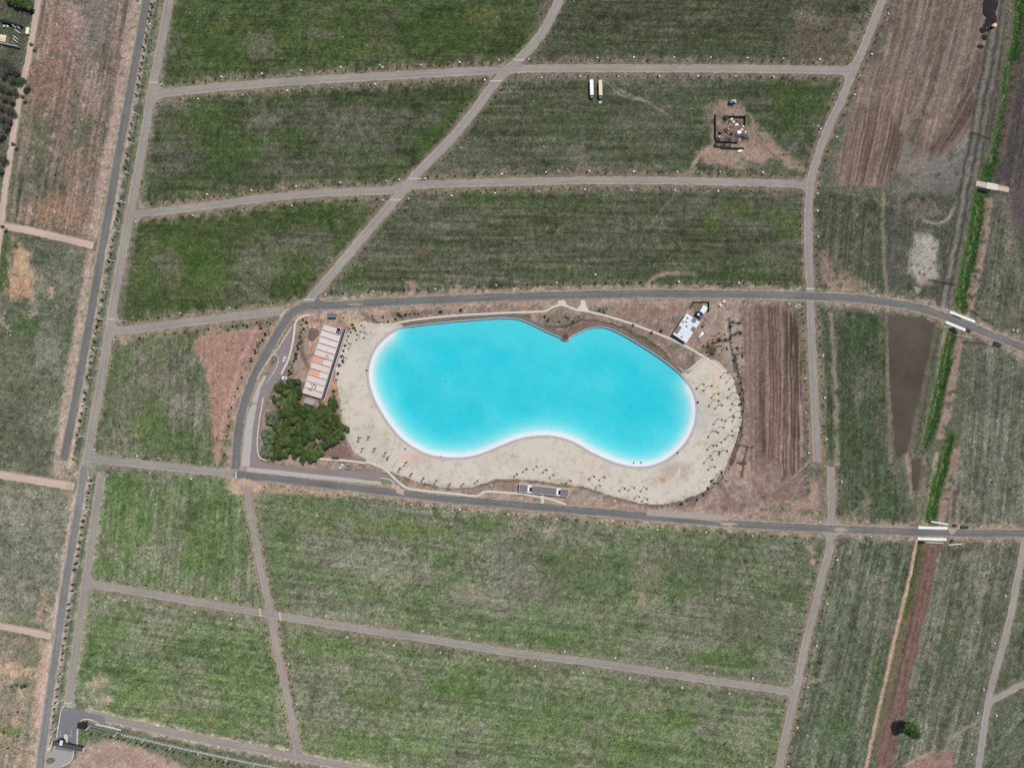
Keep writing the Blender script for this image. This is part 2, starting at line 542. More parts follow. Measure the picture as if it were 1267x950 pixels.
# left middle
patch([(16,292),(28,300),(40,330),(46,350),(40,365),(12,370),(6,360),(10,330)], (182,142,112), 6, .95, .2, .25, 5); blot(30, 330, 9, 16, (190,170,112), .7, 0, .3)
blot(66, 362, 6, 8, (184,150,128), .9, 0, .2, .2); blot(40, 380, 8, 20, (164,146,134), .8, 0, .3, .3); blot(50, 345, 12, 14, (146,134,118), .7); blot(5, 400, 5, 14, (180,150,136), .9)
blot(30, 405, 36, 18, (66,96,46), .8, 0, .9, .5, 5); blot(3, 320, 8, 45, LUSH, .9); blot(20, 440, 40, 22, (98,112,74), .6); blot(110, 60, 1, 1, GREY)
blot(60, 430, 16, 30, (142,138,122), .6); blot(35, 480, 30, 14, (82,106,54), .6); blot(60, 520, 28, 18, (144,142,120), .5); blot(70, 290, 40, 5, (84,98,66), .6, 12)
blot(20, 640, 20, 20, (156,148,128), .6); blot(55, 620, 20, 16, (120,124,98), .6); blot(40, 660, 16, 18, (88,110,70), .5)
blot(53, 755, 8, 16, (176,140,118), .85, 10, .2, .3); blot(20, 765, 22, 6, (88,114,58), .7, 10); blot(15, 800, 40, 8, (104,116,84), .7, 5); blot(40, 815, 12, 14, (90,112,66), .6)
patch([(46,830),(62,795),(70,800),(58,840),(52,900),(42,900)], (186,150,132), 5, .85, .15, .25)
blot(15, 828, 24, 10, (194,158,128), .8, 0, .2, .3); blot(25, 848, 10, 4, (66,94,48), .9, 0, .9, .6, 3); blot(5, 900, 10, 10, (88,120,52), .7); blot(22, 905, 14, 8, (84,116,50), .7, 0, .9, .5, 4)
stripe([(38,850),(34,900),(30,950)], (118,118,90), 6, 3, .6)
# upper fields
blot(270, 55, 50, 30, LUSH, .7, 0, .9, .4, 12); blot(560, 40, 70, 26, LUSH, .65, 0, .9, .4, 14); blot(450, 62, 40, 14, (84,108,40), .7, 0, .9, .4, 10); blot(400, 40, 60, 24, (78,104,38), .6)
blot(320, 55, 26, 20, (112,110,88), .8, 0, .7, .45); blot(400, 12, 26, 10, (104,104,84), .6); blot(600, 20, 24, 14, (98,112,40), .7); blot(650, 30, 10, 20, LIME, .5)
blot(290, 28, 30, 10, (104,116,52), .5); blot(395, 42, 24, 10, (116,112,96), .55); blot(530, 22, 16, 8, RANK, .8)
blot(811, 35, 6, 5, (60,104,28), .95, 0, .9, .1); blot(860, 22, 24, 4, (128,118,100), .5); blot(730, 60, 40, 14, (66,88,46), .5); blot(880, 55, 50, 14, (74,92,50), .5)
patch([(985,20),(1050,18),(1062,40),(1045,80),(1000,78),(968,70),(975,45)], (118,102,90), 8, .8, .4, .3, 5); blot(1000, 20, 22, 12, (138,124,116), .7, 0, .4, .45, 5); blot(1060, 40, 8, 22, (158,136,116), .8, 18, .3)
for k in range(8):
    stripe([(992, 42+k*4.5), (1038, 42+k*4.5)], (104,88,76), 1.6, 1.4, .5, br=.35, seed=80+k)
blot(290, 180, 60, 18, LUSH, .75, 0, .9, .4, 12); blot(240, 150, 40, 20, (70,98,36), .7, 0, .9); blot(360, 120, 60, 8, RANK, .6, -3); blot(545, 160, 9, 60, LUSH, .75, 40); blot(580, 125, 16, 20, (70,96,40), .7, 30)
blot(430, 170, 50, 26, (112,110,92), .6, 0, .8, .45, 6); blot(350, 170, 24, 14, (62,92,36), .5); blot(330, 150, 26, 10, (120,116,96), .6, 0, .7, .5, 5); blot(380, 225, 60, 8, (84,108,44), .5); blot(500, 215, 20, 7, LUSH, .6)
blot(270, 215, 60, 18, (58,84,36), .6)
blot(720, 150, 60, 24, (76,98,52), .5); blot(860, 120, 70, 12, (78,98,54), .5); blot(985, 115, 40, 20, LUSH, .8, 0, .9, .35, 12); blot(975, 150, 34, 18, (68,98,36), .75, 0, .9, .3); blot(1010, 130, 24, 20, (72,104,40), .6)
blot(715, 190, 14, 20, (132,124,104), .7, 0, .5, .45, 5); blot(790, 150, 40, 20, (112,108,90), .5); blot(600, 190, 40, 16, (104,108,84), .5); blot(800, 180, 50, 18, (86,102,60), .5); blot(985, 180, 20, 8, (112,110,96), .6)
blot(755, 210, 60, 4, (134,120,98), .6)
blot(240, 320, 30, 40, LUSH, .75, 0, .9, .4, 12); blot(180, 340, 16, 26, (74,102,42), .8); blot(260, 350, 18, 30, (74,106,38), .7, 10); blot(215, 335, 12, 24, (112,108,84), .7, 10, .7, .4); blot(400, 265, 50, 10, (58,88,30), .8, -6); blot(300, 275, 50, 14, (64,92,38), .6)
blot(330, 325, 50, 24, (112,114,90), .55, -25, .8, .5, 6); blot(310, 365, 26, 9, (116,116,98), .55); blot(430, 290, 12, 30, LUSH, .6, 35)
blot(520, 309, 8, 7, (116,92,74), .8, 0, .3, .3, 4); blot(510, 353, 10, 8, (158,134,116), .9, 0, .2, .3, 4); blot(440, 345, 30, 14, (70,102,42), .6); blot(600, 245, 60, 6, (64,94,34), .7); blot(720, 248, 90, 6, (68,96,38), .7)
blot(920, 260, 50, 16, (76,100,38), .6); blot(900, 340, 90, 9, (60,92,36), .8); blot(880, 280, 14, 10, (84,112,40), .6); blot(660, 310, 30, 14, (124,118,104), .5, 0, .7, .5, 5); blot(975, 280, 20, 20, (86,112,44), .6); blot(770, 300, 60, 16, (104,102,82), .45)
blot(690, 338, 90, 9, (70,96,48), .5); blot(960, 320, 30, 20, (112,116,88), .5)
stripe([(840,236),(818,262),(806,280)], (130,128,104), 3, 2, .7); stripe([(800,353),(815,341),(840,338)], (168,144,122), 5, 2, .9, .1); stripe([(845,337),(862,340)], (160,140,118), 4, 3, .7, .1)
# compound in the upper right field
patch([(880,132),(892,126),(915,128),(930,140),(940,158),(955,172),(985,200),(1000,212),(1000,224),(985,214),(960,196),(930,196),(900,205),(880,196),(862,190),(880,178)], (170,142,122), 5, .95, .05, .2, 6)
patch([(872,132),(890,128),(884,150),(874,152)], (166,136,118), 6, .7, .1, .2)
patch([(862,190),(885,176),(935,180),(952,200),(940,210),(875,205)], (172,146,124), 5, .95, .05)
patch([(886,140),(920,146),(922,180),(885,172)], (146,122,104), 4, .9, .05)
stripe([(846,222),(858,205),(866,192),(880,184)], (176,150,126), 5, 2, .95, .05); stripe([(852,222),(862,208)], (182,156,128), 3, 1.5, .9, .05)
stripe([(741,93),(758,110),(775,121),(800,126),(830,146)], (160,144,122), 2.2, 1.2, .9); stripe([(745,92),(762,108),(778,118),(806,126)], (156,140,118), 2.0, 1.2, .8); stripe([(839,92),(850,104)], (150,134,110), 1.6, 1.2, .8)
stripe([(936,172),(950,186),(968,200)], (120,98,84), 1.6, 1.2, .8, .05); blot(925, 150, 5, 10, (66,96,44), .8); blot(945, 206, 30, 6, (88,104,66), .7, 8)
blot(735, 112, 16, 16, (92,92,68), .7)
# right fields
patch([(1015,305),(1025,312),(1032,330),(1060,340),(1075,356),(1015,358)], (162,136,114), 6, .85, .3, .3, 5); blot(1055, 355, 22, 8, (150,128,106), .7); stripe([(1030,236),(1050,240),(1090,248)], (150,138,116), 2.5, 1.5, .7, br=.3)
stripe([(1093,240),(1092,285),(1096,362)], (152,134,118), 5, 1.6, .9, .2); stripe([(1088,250),(1089,300),(1092,358)], (66,94,44), 5, 3, .6)
blot(1130, 255, 28, 8, (138,120,112), .8, 0, .2); blot(1150, 265, 22, 6, (146,128,120), .7, 0, .2); stripe([(1143,274),(1160,277),(1172,272),(1180,258)], (164,154,142), 4, 2, .9, .05); blot(1160, 240, 18, 6, (80,92,62), .8)
patch([(1130,292),(1140,288),(1152,288),(1160,300),(1161,318),(1160,342),(1152,350),(1143,353),(1134,350),(1124,336),(1122,320),(1128,305)], (176,168,154), 5, 1.0, .05, .05, 4)
blot(1146, 346, 8, 7, (176,152,134), .8, 0, .05, .2); blot(1135, 320, 6, 12, (164,158,148), .6, 0, .05, .2, 4); blot(1132, 359, 4, 5, (184,168,120), .9, 0, .2, .1)
blot(1060, 420, 40, 30, (62,90,46), .65, 0, .9); blot(1050, 540, 40, 40, (66,92,50), .5, 0, .9, .5, 6); stripe([(1027,385),(1031,430),(1034,500),(1036,575)], (152,136,118), 6, 2.5, .9, .2, .15); stripe([(1097,385),(1099,450),(1102,570)], (144,128,112), 5, 2, .85, .2); blot(1072, 622, 8, 14, (158,134,116), .85, 0, .2); blot(1055, 640, 14, 8, (150,130,110), .6)
blot(1090, 620, 22, 20, (66,96,50), .6); blot(1035, 620, 6, 22, (88,104,72), .7)
patch([(910,600),(1016,592),(1016,640),(1000,646),(900,636)], (172,142,124), 6, .95, .1, .1); blot(965, 630, 14, 8, (116,114,88), .8, 0, .6, .45, 4); blot(1000, 632, 12, 6, (112,112,86), .8, 0, .6, .4, 4); stripe([(950,644),(1020,648)], (118,116,86), 6, 3, .7)
stripe([(1013,385),(1018,470),(1021,570),(1022,640)], (124,120,88), 6, 2, .8, .5); stripe([(1000,380),(1003,560)], (132,122,92), 5, 2, .7, .5)
blot(1005, 690, 6, 18, (178,144,122), .9, 0, .1, .2); blot(1000, 840, 20, 6, (172,150,126), .7); blot(1030, 750, 4, 14, (142,130,112), .6); blot(1080, 850, 10, 40, (80,110,56), .6, 12); blot(1030, 900, 24, 40, (74,110,54), .6, 10); blot(1060, 930, 6, 26, (78,104,62), .6, 12)
stripe([(1100,680),(1085,780),(1068,870),(1060,940)], (136,136,112), 5, 3, .6, br=.2); stripe([(1112,690),(1094,790),(1075,880)], (70,88,66), 2, 2, .5)
blot(1198, 690, 14, 8, (150,136,118), .6); blot(1220, 730, 10, 10, (150,140,120), .5, 0, .7, .5, 4); blot(1175, 800, 12, 50, (72,100,52), .5, 12); stripe([(1212,890),(1190,905),(1175,915)], (160,142,120), 4, 2, .85, .1)
patch([(1184,924),(1150,930),(1115,950),(1110,1010),(1180,1010)], (158,122,108), 5, .9, .1, .1); stripe([(1120,945),(1150,932)], (186,160,134), 3, 2, .8, .05)
blot(1255, 390, 12, 14, (140,116,104), .6); blot(1250, 300, 8, 30, (146,128,112), .5); blot(1250, 460, 14, 8, (134,122,108), .6); stripe([(1240,240),(1256,300),(1262,380)], (138,128,112), 4, 3, .6, br=.2); blot(1200, 620, 18, 14, (150,140,118), .5)
stripe([(1266,600),(1250,650)], (150,140,120), 3, 2, .5); blot(1150, 690, 1, 1, TAN)
# left middle fields
patch([(243,420),(262,408),(330,402),(318,436),(300,475),(284,520),(272,575),(264,560),(262,500),(250,450),(240,436)], (170,132,116), 4, .98, .05, .1, 6)
for k in range(9):
    stripe([(252+k*9, 412), (262+k*3.0, 570)], (152,114,100), 1.8, 1.4, .5, br=.3, bs=12, seed=140+k)
stripe([(316,404),(296,455),(276,520),(268,575)], (184,150,132), 4, 2, .6, br=.1); stripe([(340,408),(318,450),(302,484),(294,520),(288,570)], (112,112,80), 6, 2.5, .85, .6, .2)
blot(180, 520, 26, 30, (82,110,46), .7, 0, .9, .35); blot(220, 545, 30, 12, (80,112,46), .7); blot(150, 450, 16, 34, (84,112,54), .5); blot(225, 500, 22, 16, (136,130,112), .6); blot(190, 430, 30, 14, (112,120,86), .5); blot(136, 490, 8, 50, (78,104,56), .5, 4); blot(150, 420, 8, 6, (176,156,130), .9, 40, .1); blot(155, 562, 40, 5, (126,120,108), .7, 3)
# lower fields
blot(170, 640, 26, 50, (84,122,50), .6, 5, .9, .4, 14); blot(145, 600, 30, 12, (76,112,50), .7); blot(270, 610, 30, 14, (88,112,62), .6); blot(240, 680, 20, 30, (92,124,56), .6); blot(190, 690, 24, 22, (136,140,112), .5); blot(130, 700, 16, 16, (82,120,48), .7); blot(250, 735, 40, 6, (84,116,52), .7, 8); blot(215, 605, 12, 26, (128,132,106), .5)
blot(160, 800, 20, 16, (130,130,110), .5); blot(145, 770, 24, 20, (84,118,54), .6); blot(180, 860, 40, 14, (96,128,52), .7); blot(260, 890, 70, 14, (88,120,54), .6, 10); blot(290, 820, 24, 24, (92,122,62), .5); blot(120, 845, 16, 10, (168,146,124), .85, -30, .3, .4, 5); blot(128, 868, 12, 7, (166,144,124), .85, -20, .2, .3, 5); blot(112, 810, 6, 40, (66,104,50), .8, 6)
blot(215, 770, 30, 16, (126,124,104), .5); blot(345, 870, 8, 30, (132,142,114), .5)
blot(410, 640, 60, 22, (86,118,52), .6, 6, .9, .45, 12); blot(520, 655, 60, 14, (94,122,48), .65, 6); blot(600, 650, 60, 14, (84,112,54), .6, 6); blot(480, 710, 40, 18, (142,140,118), .55, 0, .8, .4); blot(440, 690, 30, 12, (140,140,116), .5); blot(560, 720, 24, 12, (76,118,48), .7); blot(530, 740, 30, 14, (84,118,58), .6); blot(590, 735, 40, 16, (146,136,118), .6, 5, .6, .4, 6); blot(480, 735, 18, 10, (132,132,110), .5)
blot(640, 650, 22, 14, (150,134,114), .7, 0, .4, .45, 5); blot(680, 655, 14, 10, (164,140,120), .6, 0, .4, .4, 5); blot(800, 710, 20, 40, (136,124,102), .7, 5, .5, .45, 6); blot(795, 742, 6, 8, (168,146,124), .8, 0, .3, .3, 4); blot(815, 742, 6, 7, (164,142,120), .8, 0, .3, .3, 4)
blot(720, 700, 60, 34, (84,104,62), .6); blot(870, 700, 70, 30, (78,96,58), .55, 5); blot(930, 770, 50, 40, (82,98,62), .55, 5); blot(900, 815, 60, 9, (72,106,42), .8, 6, .9, .35); blot(670, 790, 24, 5, (64,108,36), .8, 6); blot(680, 730, 30, 16, (112,110,92), .5); blot(740, 760, 30, 14, (126,120,100), .5); blot(620, 700, 30, 30, (128,128,108), .5); blot(990, 690, 12, 40, (92,104,72), .6)
blot(900, 660, 90, 9, (88,106,64), .6, 4); blot(760, 655, 40, 8, (150,138,116), .5, 4)
blot(560, 850, 40, 14, (74,110,44), .75, 6, .9, .35); blot(470, 870, 40, 16, (78,112,48), .7, 6, .9, .35); blot(400, 800, 60, 14, (86,120,52), .7, 8); blot(440, 920, 60, 16, (84,116,50), .7, 8); blot(420, 830, 24, 14, (134,136,108), .5); blot(640, 830, 40, 9, (94,112,72), .5); blot(690, 870, 30, 16, (80,112,54), .6); blot(660, 900, 40, 24, (98,126,60), .6); blot(740, 895, 30, 9, (128,126,108), .6); blot(800, 870, 24, 8, (146,128,108), .65, 0, .5, .4, 5); blot(840, 890, 30, 14, (74,108,40), .7); blot(780, 930, 40, 14, (86,120,50), .6); blot(930, 900, 24, 40, (134,134,112), .5, 0, .8, .5, 5); blot(910, 870, 16, 8, (76,118,44), .7); blot(560, 900, 40, 20, (120,128,96), .4); blot(880, 930, 24, 18, (98,110,78), .5)
# upper right: bare and ploughed soil
patch([(1110,-60),(1240,-60),(1236,0),(1225,70),(1210,140),(1196,165),(1180,190),(1140,200),(1110,205),(1092,232),(1032,228),(1034,205),(1052,130),(1068,90),(1090,40)], (142,121,106), 6, 1.0, .05, 0)
SITE = [(376,390),(500,378),(640,374),(780,370),(905,371),(918,380),(922,470),(926,560),(930,600),(944,622),(960,640),(880,640),(800,632),(700,624),(630,618),(560,610),(510,602),(480,585),(430,580),(400,582),(330,572),(318,555),(326,500),(352,470),(364,430),(366,400)]
def mottle(poly, tones, sc, seed, amount=.8):
    m = bbox(poly, 6)
    al = sm(sdist(X[m], Y[m], poly, 4)/3+.5)
    for k, c in enumerate(tones):
        n_ = fbm(X[m], Y[m], sc, seed+11*k, 4)
        lay(al*sm((n_-.52)*5)*amount, c, None, m)
mottle([(1110,-60),(1240,-60),(1225,70),(1196,165),(1140,200),(1092,232),(1032,228),(1052,130),(1090,40)], [(154,134,116), (124,104,92), (148,124,108)], 14, 2400, .6)
m = bbox([(1030,-56),(1240,240)], 2)
stk = fbm(X[m], Y[m], 2.2, 2810, 3, 105, 22)-.5
stk2 = fbm(X[m], Y[m], 5, 2820, 2, 104, 16)-.5
al = np.where(veg[m] < .12, 1, 0)
col[m] = col[m]*(1+al*(.34*stk+.22*stk2))[:, None]
patch([(1084,30),(1100,0),(1112,-30),(1125,-30),(1110,20),(1078,86),(1068,100)], (104,98,80), 5, .7, .4, .3)
blot(1160, 20, 12, 40, (128,118,94), .6, 12, .3, .4); blot(1135, 60, 16, 50, (152,126,118), .5, 15, .05); blot(1190, 60, 14, 60, (154,130,122), .5, 12, .05); blot(1150, 75, 8, 8, (104,108,76), .6); blot(1180, 110, 20, 30, (150,128,112), .6, 20, .05); blot(1125, 110, 20, 14, (150,128,104), .5, 0, .05); blot(1100, 95, 18, 12, (146,122,100), .6, 0, .05)
for k in range(24):
    x0 = 1112+k*5.4
    stripe([(x0, -20), (x0-18, 60), (x0-44, 140)], (108,90,80) if k % 3 else (172,150,132), 1.5, 1.2, .65, .05, .3, 14, 160+k, .15)
stripe([(1166,60),(1155,105),(1140,145),(1128,175),(1118,200),(1108,238)], (92,88,74), 4, 2.5, .8, .3, .1); stripe([(1188,0),(1178,25),(1164,60)], (98,84,78), 4, 3, .6, .1, .2)
patch([(1092,195),(1122,178),(1150,196),(1190,190),(1196,170),(1204,158),(1200,215),(1180,240),(1100,242)], (138,130,122), 7, .9, .1, .1); blot(1135, 210, 22, 12, (150,138,126), .6, 0, .05); blot(1190, 175, 8, 14, (156,150,142), .8, 30, .05, .1); blot(1120, 185, 10, 9, (144,136,108), .7); blot(1110, 225, 20, 10, (106,104,82), .7, 0, .4); blot(1170, 232, 26, 10, (104,102,92), .6)
PLOUGH = [
 ([(1052,152),(1062,150),(1076,132),(1096,112),(1100,120),(1106,146),(1120,172),(1112,205),(1096,228),(1033,228),(1040,196)], (-22, 100), 4.6, (112,91,80), (154,128,112)),
 ([(1148,186),(1172,160),(1186,128),(1200,106),(1207,122),(1206,150),(1196,160),(1186,174),(1170,190),(1156,189)], (-50, 85), 4.2, (102,83,73), (144,120,106)),
 ([(1190,90),(1206,76),(1214,64),(1218,70),(1210,108),(1200,106),(1188,120)], (-22, 90), 4.0, (104,88,80), (140,118,106)),
 ([(938,390),(942,378),(962,376),(985,392),(991,420),(990,520),(990,585),(970,590),(962,570),(940,560)], (0, 100), 4.4, (106,85,73), (148,121,106)),
]
patch([(912,376),(966,373),(985,385),(993,402),(994,600),(1000,615),(940,622),(930,600),(918,540),(914,470)], (142,116,104), 4, .95, .05, .1)
mottle([(912,376),(966,373),(993,402),(1000,615),(940,622),(914,470)], [(160,132,118), (126,104,94)], 12, 2500, .5)
blot(925, 470, 8, 80, (160,128,114), .6, 0, .05); blot(955, 590, 20, 24, (164,134,118), .6, 0, .05)
for k in range(7):
    stripe([(918+k*3.2, 385), (921+k*3.0, 590)], (120,96,84) if k % 2 else (168,138,122), 1.5, 1.2, .6, .05, .25, 14, 280+k, .15)
for poly, dr, sp, cd, cl in PLOUGH:
    L = math.hypot(*dr); ux, uy = dr[0]/L, dr[1]/L
    m = bbox(poly, 8)
    x, y = X[m], Y[m]
    al = sm(sdist(WX[m]*0.4+x*0.6, WY[m]*0.4+y*0.6, poly, 6)/3*0.5+0.5)
    wob = (fbm(x, y, 30, 77, 2)-0.5)*3
    s = np.sin(2*math.pi*(-x*uy+y*ux+wob)/sp)
    big = fbm(x, y, 14, 88, 3, math.degrees(math.atan2(uy, ux)), 5)
    per = (-x*uy+y*ux+wob)/sp
    rowt = fbm(per*7.0, (x*ux+y*uy)*.02, 3.0, 2600+int(sp*10), 2)-.5
    c = np.array(cd)+(np.array(cl)-np.array(cd))*(np.clip(0.45+0.3*s+(big-.5)*1.2+rowt*1.5, -.1, 1.15))[:, None]
    if poly[0][0] == 938:
        pu = sm((x-962)/8)[:, None]
        c = c*(1-pu)+(c*np.array([.97, .98, 1.0])+np.array([12, 10, 12])*(rowt[:, None]*3+.1))*pu
    lay(al, c, .02, m)
    Z[m] += al*0.16*s
stripe([(982,590),(1000,572),(1008,560)], (168,142,124), 3, 1.5, .9, .05); stripe([(988,597),(1004,582)], (166,140,122), 2, 1.5, .8, .05); stripe([(990,500),(992,560)], (170,142,122), 4, 1.5, .9, .05); stripe([(1176,-10),(1150,80)], (120,100,92), 3, 2, .5, .05)
stripe([(917,382),(919,470),(922,530),(926,560)], (96,78,68), 1.6, 1.2, .8, .05)
patch([(1217,-30),(1237,-30),(1235,5),(1232,25),(1229,36),(1224,40),(1218,34),(1221,22),(1217,14),(1219,2)], (46,42,42), 2, 1.0, .05, 0)
# canal corridor
stripe([(1241,-40,26),(1236,20,22),(1226,80,22),(1216,130,22),(1208,180,24),(1198,230,22),(1190,280,22),(1180,330,22),(1170,380,20)], (112,108,98), None, 3, .9, .2, .08)
for dx, c, w in ((-9, (84,80,74), 2.2), (-4, (140,132,120), 3), (1, (82,78,72), 2.2), (6, (134,124,110), 2.6), (10, (92,86,74), 2)):
    stripe([(1241+dx,-40),(1236+dx,20),(1226+dx,80),(1216+dx,130),(1208+dx,180),(1198+dx,230),(1190+dx,280),(1180+dx,330),(1170+dx,380)], c, w*1.25, 1.3, .95, .15, .1, 12, 200+int(dx+20))
stripe([(1252,-40,10),(1246,60,9),(1238,120,8),(1228,180,8),(1218,230,6)], (124,120,88), None, 2, .8, .4, .15)
stripe([(1150,410,14),(1140,470,12),(1128,530,9),(1120,575,6)], (132,112,102), None, 2, .85, .1); stripe([(1160,420),(1150,470),(1140,520),(1132,560)], (96,80,74), 3, 1.5, .7, .1, .1); stripe([(1155,410),(1146,460),(1136,510)], (118,104,92), 3, 1.5, .6, .1, .2)
stripe([(1168,412),(1162,450),(1152,500),(1142,545)], (184,156,130), 4.5, 1.6, .95, .05, .1)
stripe([(1143,570),(1141,600),(1136,645)], (138,120,104), 7, 2, .8, .15, .2); stripe([(1159,560),(1154,590),(1147,625),(1142,652)], (186,160,130), 4.5, 1.5, .95, .05, .1); stripe([(1120,560),(1126,590),(1129,614)], (170,142,124), 6, 2, .95, .05)
GREEN = [[(1266,-40,12),(1262,10,12),(1257,50,10),(1248,100,15),(1242,140,10),(1232,185,12),(1223,212,14)],
         [(1214,244,18),(1205,300,18),(1197,340,18),(1188,384,17)],
         [(1178,412,11),(1170,450,13),(1162,490,14),(1152,530,12),(1145,552,8)],
         [(1175,540,8),(1166,580,14),(1158,612,14),(1150,648,13)],
         [(1139,670,7),(1130,720,6),(1120,765,5)], [(1222,210,12),(1214,250,14)]]
for g_ in GREEN:
    stripe([(a, b, w+7) for a, b, w in g_], (84,98,58), None, 2.5, .7, .6, .25)
    stripe(g_, (60,102,36), None, 1.8, 1.0, 1.0, .18, 5, 33, .6)
    stripe([(a+w*.1, b, w*.7) for a, b, w in g_], (74,96,50), None, 2, .8, .9, .75, 4, 36, .7)
    stripe([(a-w*.1, b, 2.0) for a, b, w in g_], (152,158,118), None, 1.2, .7, .8, .5, 7, 34, .5)
    stripe([(a+w*.25, b, w*.4) for a, b, w in g_], (38,72,28), None, 1.4, .75, 1.0, .3, 4, 35, .6)
stripe([(1258,80,10),(1250,130,12),(1240,190,10)], (124,98,92), None, 3, .8, .1, .1); stripe([(1262,100,6),(1250,180,6),(1244,220,6)], (76,74,76), None, 3, .7, .1, .1)
patch([(1246,232),(1330,232),(1330,290),(1262,290),(1250,270)], (112,94,92), 4, .9, .05); [stripe([(1250,238+k*4.2),(1330,240+k*4.2)], (86,72,72), 1.6, 1.2, .6, .05) for k in range(12)]
stripe([(1224,248,8),(1221,280,9),(1214,320,10),(1206,352,11),(1201,384,9)], (172,142,124), None, 2, .9, .05, .3); stripe([(1230,250),(1226,290),(1218,330),(1212,370)], (92,94,84), 3, 2, .6, .4)
stripe([(1188,420,8),(1180,460,10),(1174,500,11),(1163,540,9)], (172,140,122), None, 2, .9, .05, .32); stripe([(1184,556,11),(1178,590,12),(1168,625,12),(1165,645,9)], (168,136,118), None, 2, .9, .05, .32); stripe([(1186,600),(1178,640)], (104,76,64), 4, 2, .8, .05)
stripe([(1134,670,5),(1126,712,5),(1116,752,5),(1108,786,5),(1100,822,5),(1093,851,4.5),(1082,900,4.5),(1072,945,4.5),(1060,1000,4.5)], (190,158,130), None, 1.2, 1.0, .05, warp=.12)
stripe([(1131,672),(1121,720),(1105,786),(1090,851),(1069,945)], (96,76,58), 2, 1.2, .5, .1); stripe([(1141,672),(1133,720),(1117,786),(1101,851),(1085,930)], (126,98,74), 9, 2, .8, .2, .15); stripe([(1137,690),(1114,790),(1097,860),(1080,940)], (104,106,62), 3, 1.8, .6, .6, .35)
stripe([(1147,680),(1139,725),(1124,786),(1108,855),(1092,930)], (84,62,52), 4, 1.6, .75, .05); stripe([(1154,676,15),(1146,722,17),(1132,786,16),(1114,866,18),(1098,932,20),(1084,1000,20)], (126,96,84), None, 2, .95, .03, .05)
for dx in (-5, -1, 3, 6):
    stripe([(1154+dx,676),(1146+dx,722),(1132+dx,786),(1114+dx,866),(1098+dx,932),(1084+dx,1000)], (104,76,66) if dx in (-1, 6) else (150,112,98), 2, 1.3, .6, .03, .35, 6, 260+dx, .5); stripe([(1160,700),(1150,750),(1140,790),(1126,850)], (128,122,98), 3, 2, .6, .3)
stripe([(1165,676),(1175,678),(1182,684)], (112,84,66), 9, 3, .85, .05, .2); stripe([(1190,664),(1262,662)], (156,130,110), 5, 2, .7, .1)
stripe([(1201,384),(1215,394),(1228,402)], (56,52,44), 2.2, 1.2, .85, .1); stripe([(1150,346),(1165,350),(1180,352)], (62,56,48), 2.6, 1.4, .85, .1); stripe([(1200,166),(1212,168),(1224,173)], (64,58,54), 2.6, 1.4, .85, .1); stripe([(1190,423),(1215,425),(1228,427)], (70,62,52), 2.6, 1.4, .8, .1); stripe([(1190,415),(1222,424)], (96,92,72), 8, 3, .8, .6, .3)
stripe([(1180,645),(1267,646)], (70,80,56), 2, 1.4, .7, .5, .2)
# land round the lagoon
patch([(376,390),(500,378),(640,374),(780,370),(905,371),(918,380),(922,470),(926,560),(930,600),(944,622),(960,640),(880,640),(800,632),(700,624),(630,618),(560,610),(510,602),(480,585),(430,580),(400,582),(330,572),(318,555),(326,500),(352,470),(364,430),(366,400)], (148,124,108), 3, 1.0, .1, 0)
mottle(SITE, [(182,156,140), (124,104,92), (172,144,126), (140,122,104), (164,142,128)], 9, 2300)
blot(395, 430, 16, 36, (196,154,124), .8, 12, .05, .25); blot(386, 462, 14, 20, (182,142,122), .7, 12, .05); blot(432, 398, 12, 9, (206,176,132), .9, 20, .05, .2); blot(412, 480, 8, 24, (190,142,112), .9, 12, .05, .2); blot(424, 425, 4, 34, (168,136,104), .8, 20, .1)
stripe([(372,415),(374,440),(384,458)], (112,92,82), 4, 2, .8, .05); stripe([(446,385),(460,395),(478,403)], (96,80,72), 4, 1.6, .85, .05); blot(470, 390, 20, 9, (178,150,134), .7, 20, .05, .3); blot(500, 384, 16, 8, (112,104,84), .8, 0, .4, .3); blot(520, 386, 40, 6, (124,104,90), .7, 0, .2, .3); blot(600, 380, 60, 6, (140,112,98), .6, 0, .1)
stripe([(497,400),(560,393.5),(620,389.5),(655,393)], (110,100,76), 5, 1.8, .9, .4, .15); blot(690, 398, 30, 14, (114,108,84), .7, 10, .5, .4, 5); blot(760, 385, 40, 9, (160,126,110), .7, 5, .1, .3); blot(740, 384, 14, 7, (106,112,80), .8, 0, .6, .4, 4); blot(800, 385, 40, 9, (158,122,104), .7, 0, .1, .3)
stripe([(664,402),(676,405),(690,405),(704,402),(716,397),(732,396),(750,400),(775,408),(800,421),(822,436),(830,448),(838,458)], (78,64,56), 2.2, 1.2, .9, .05); stripe([(660,400),(680,410),(695,413),(712,406),(730,401),(755,404)], (132,98,84), 5, 2, .85, .05); stripe([(756,405),(780,414),(805,430),(825,447)], (98,102,62), 7, 2.5, .85, .6, .2); stripe([(800,436),(826,454)], (128,102,70), 3, 1.5, .7, .2); stripe([(835,428),(855,440),(848,458)], (120,112,98), 10, 3, .7, .3, .2)
patch([(846,470),(836,459),(842,452),(852,462)], (176,170,140), 2, .8, .05)
patch([(875,372),(900,372),(898,400),(902,425),(890,440),(868,436),(860,420),(872,395)], (172,144,124), 6, .9, .05, .15); stripe([(882,376),(882,395),(881,405),(886,414)], (164,156,150), 4, 2, .8, .05); stripe([(886,380),(886,396)], (196,178,158), 1.2, 1, .8, .05)
patch([(896,385),(916,383),(919,440),(921,500),(914,480),(905,455),(895,440)], (176,160,148), 4, .85, .05, .15, 4); patch([(918,520),(926,560),(934,605),(905,600),(890,595),(905,570)], (176,148,132), 5, .85, .05, .1)
TR = [(80,66,58), 2.2, 1.1, .92, .05]
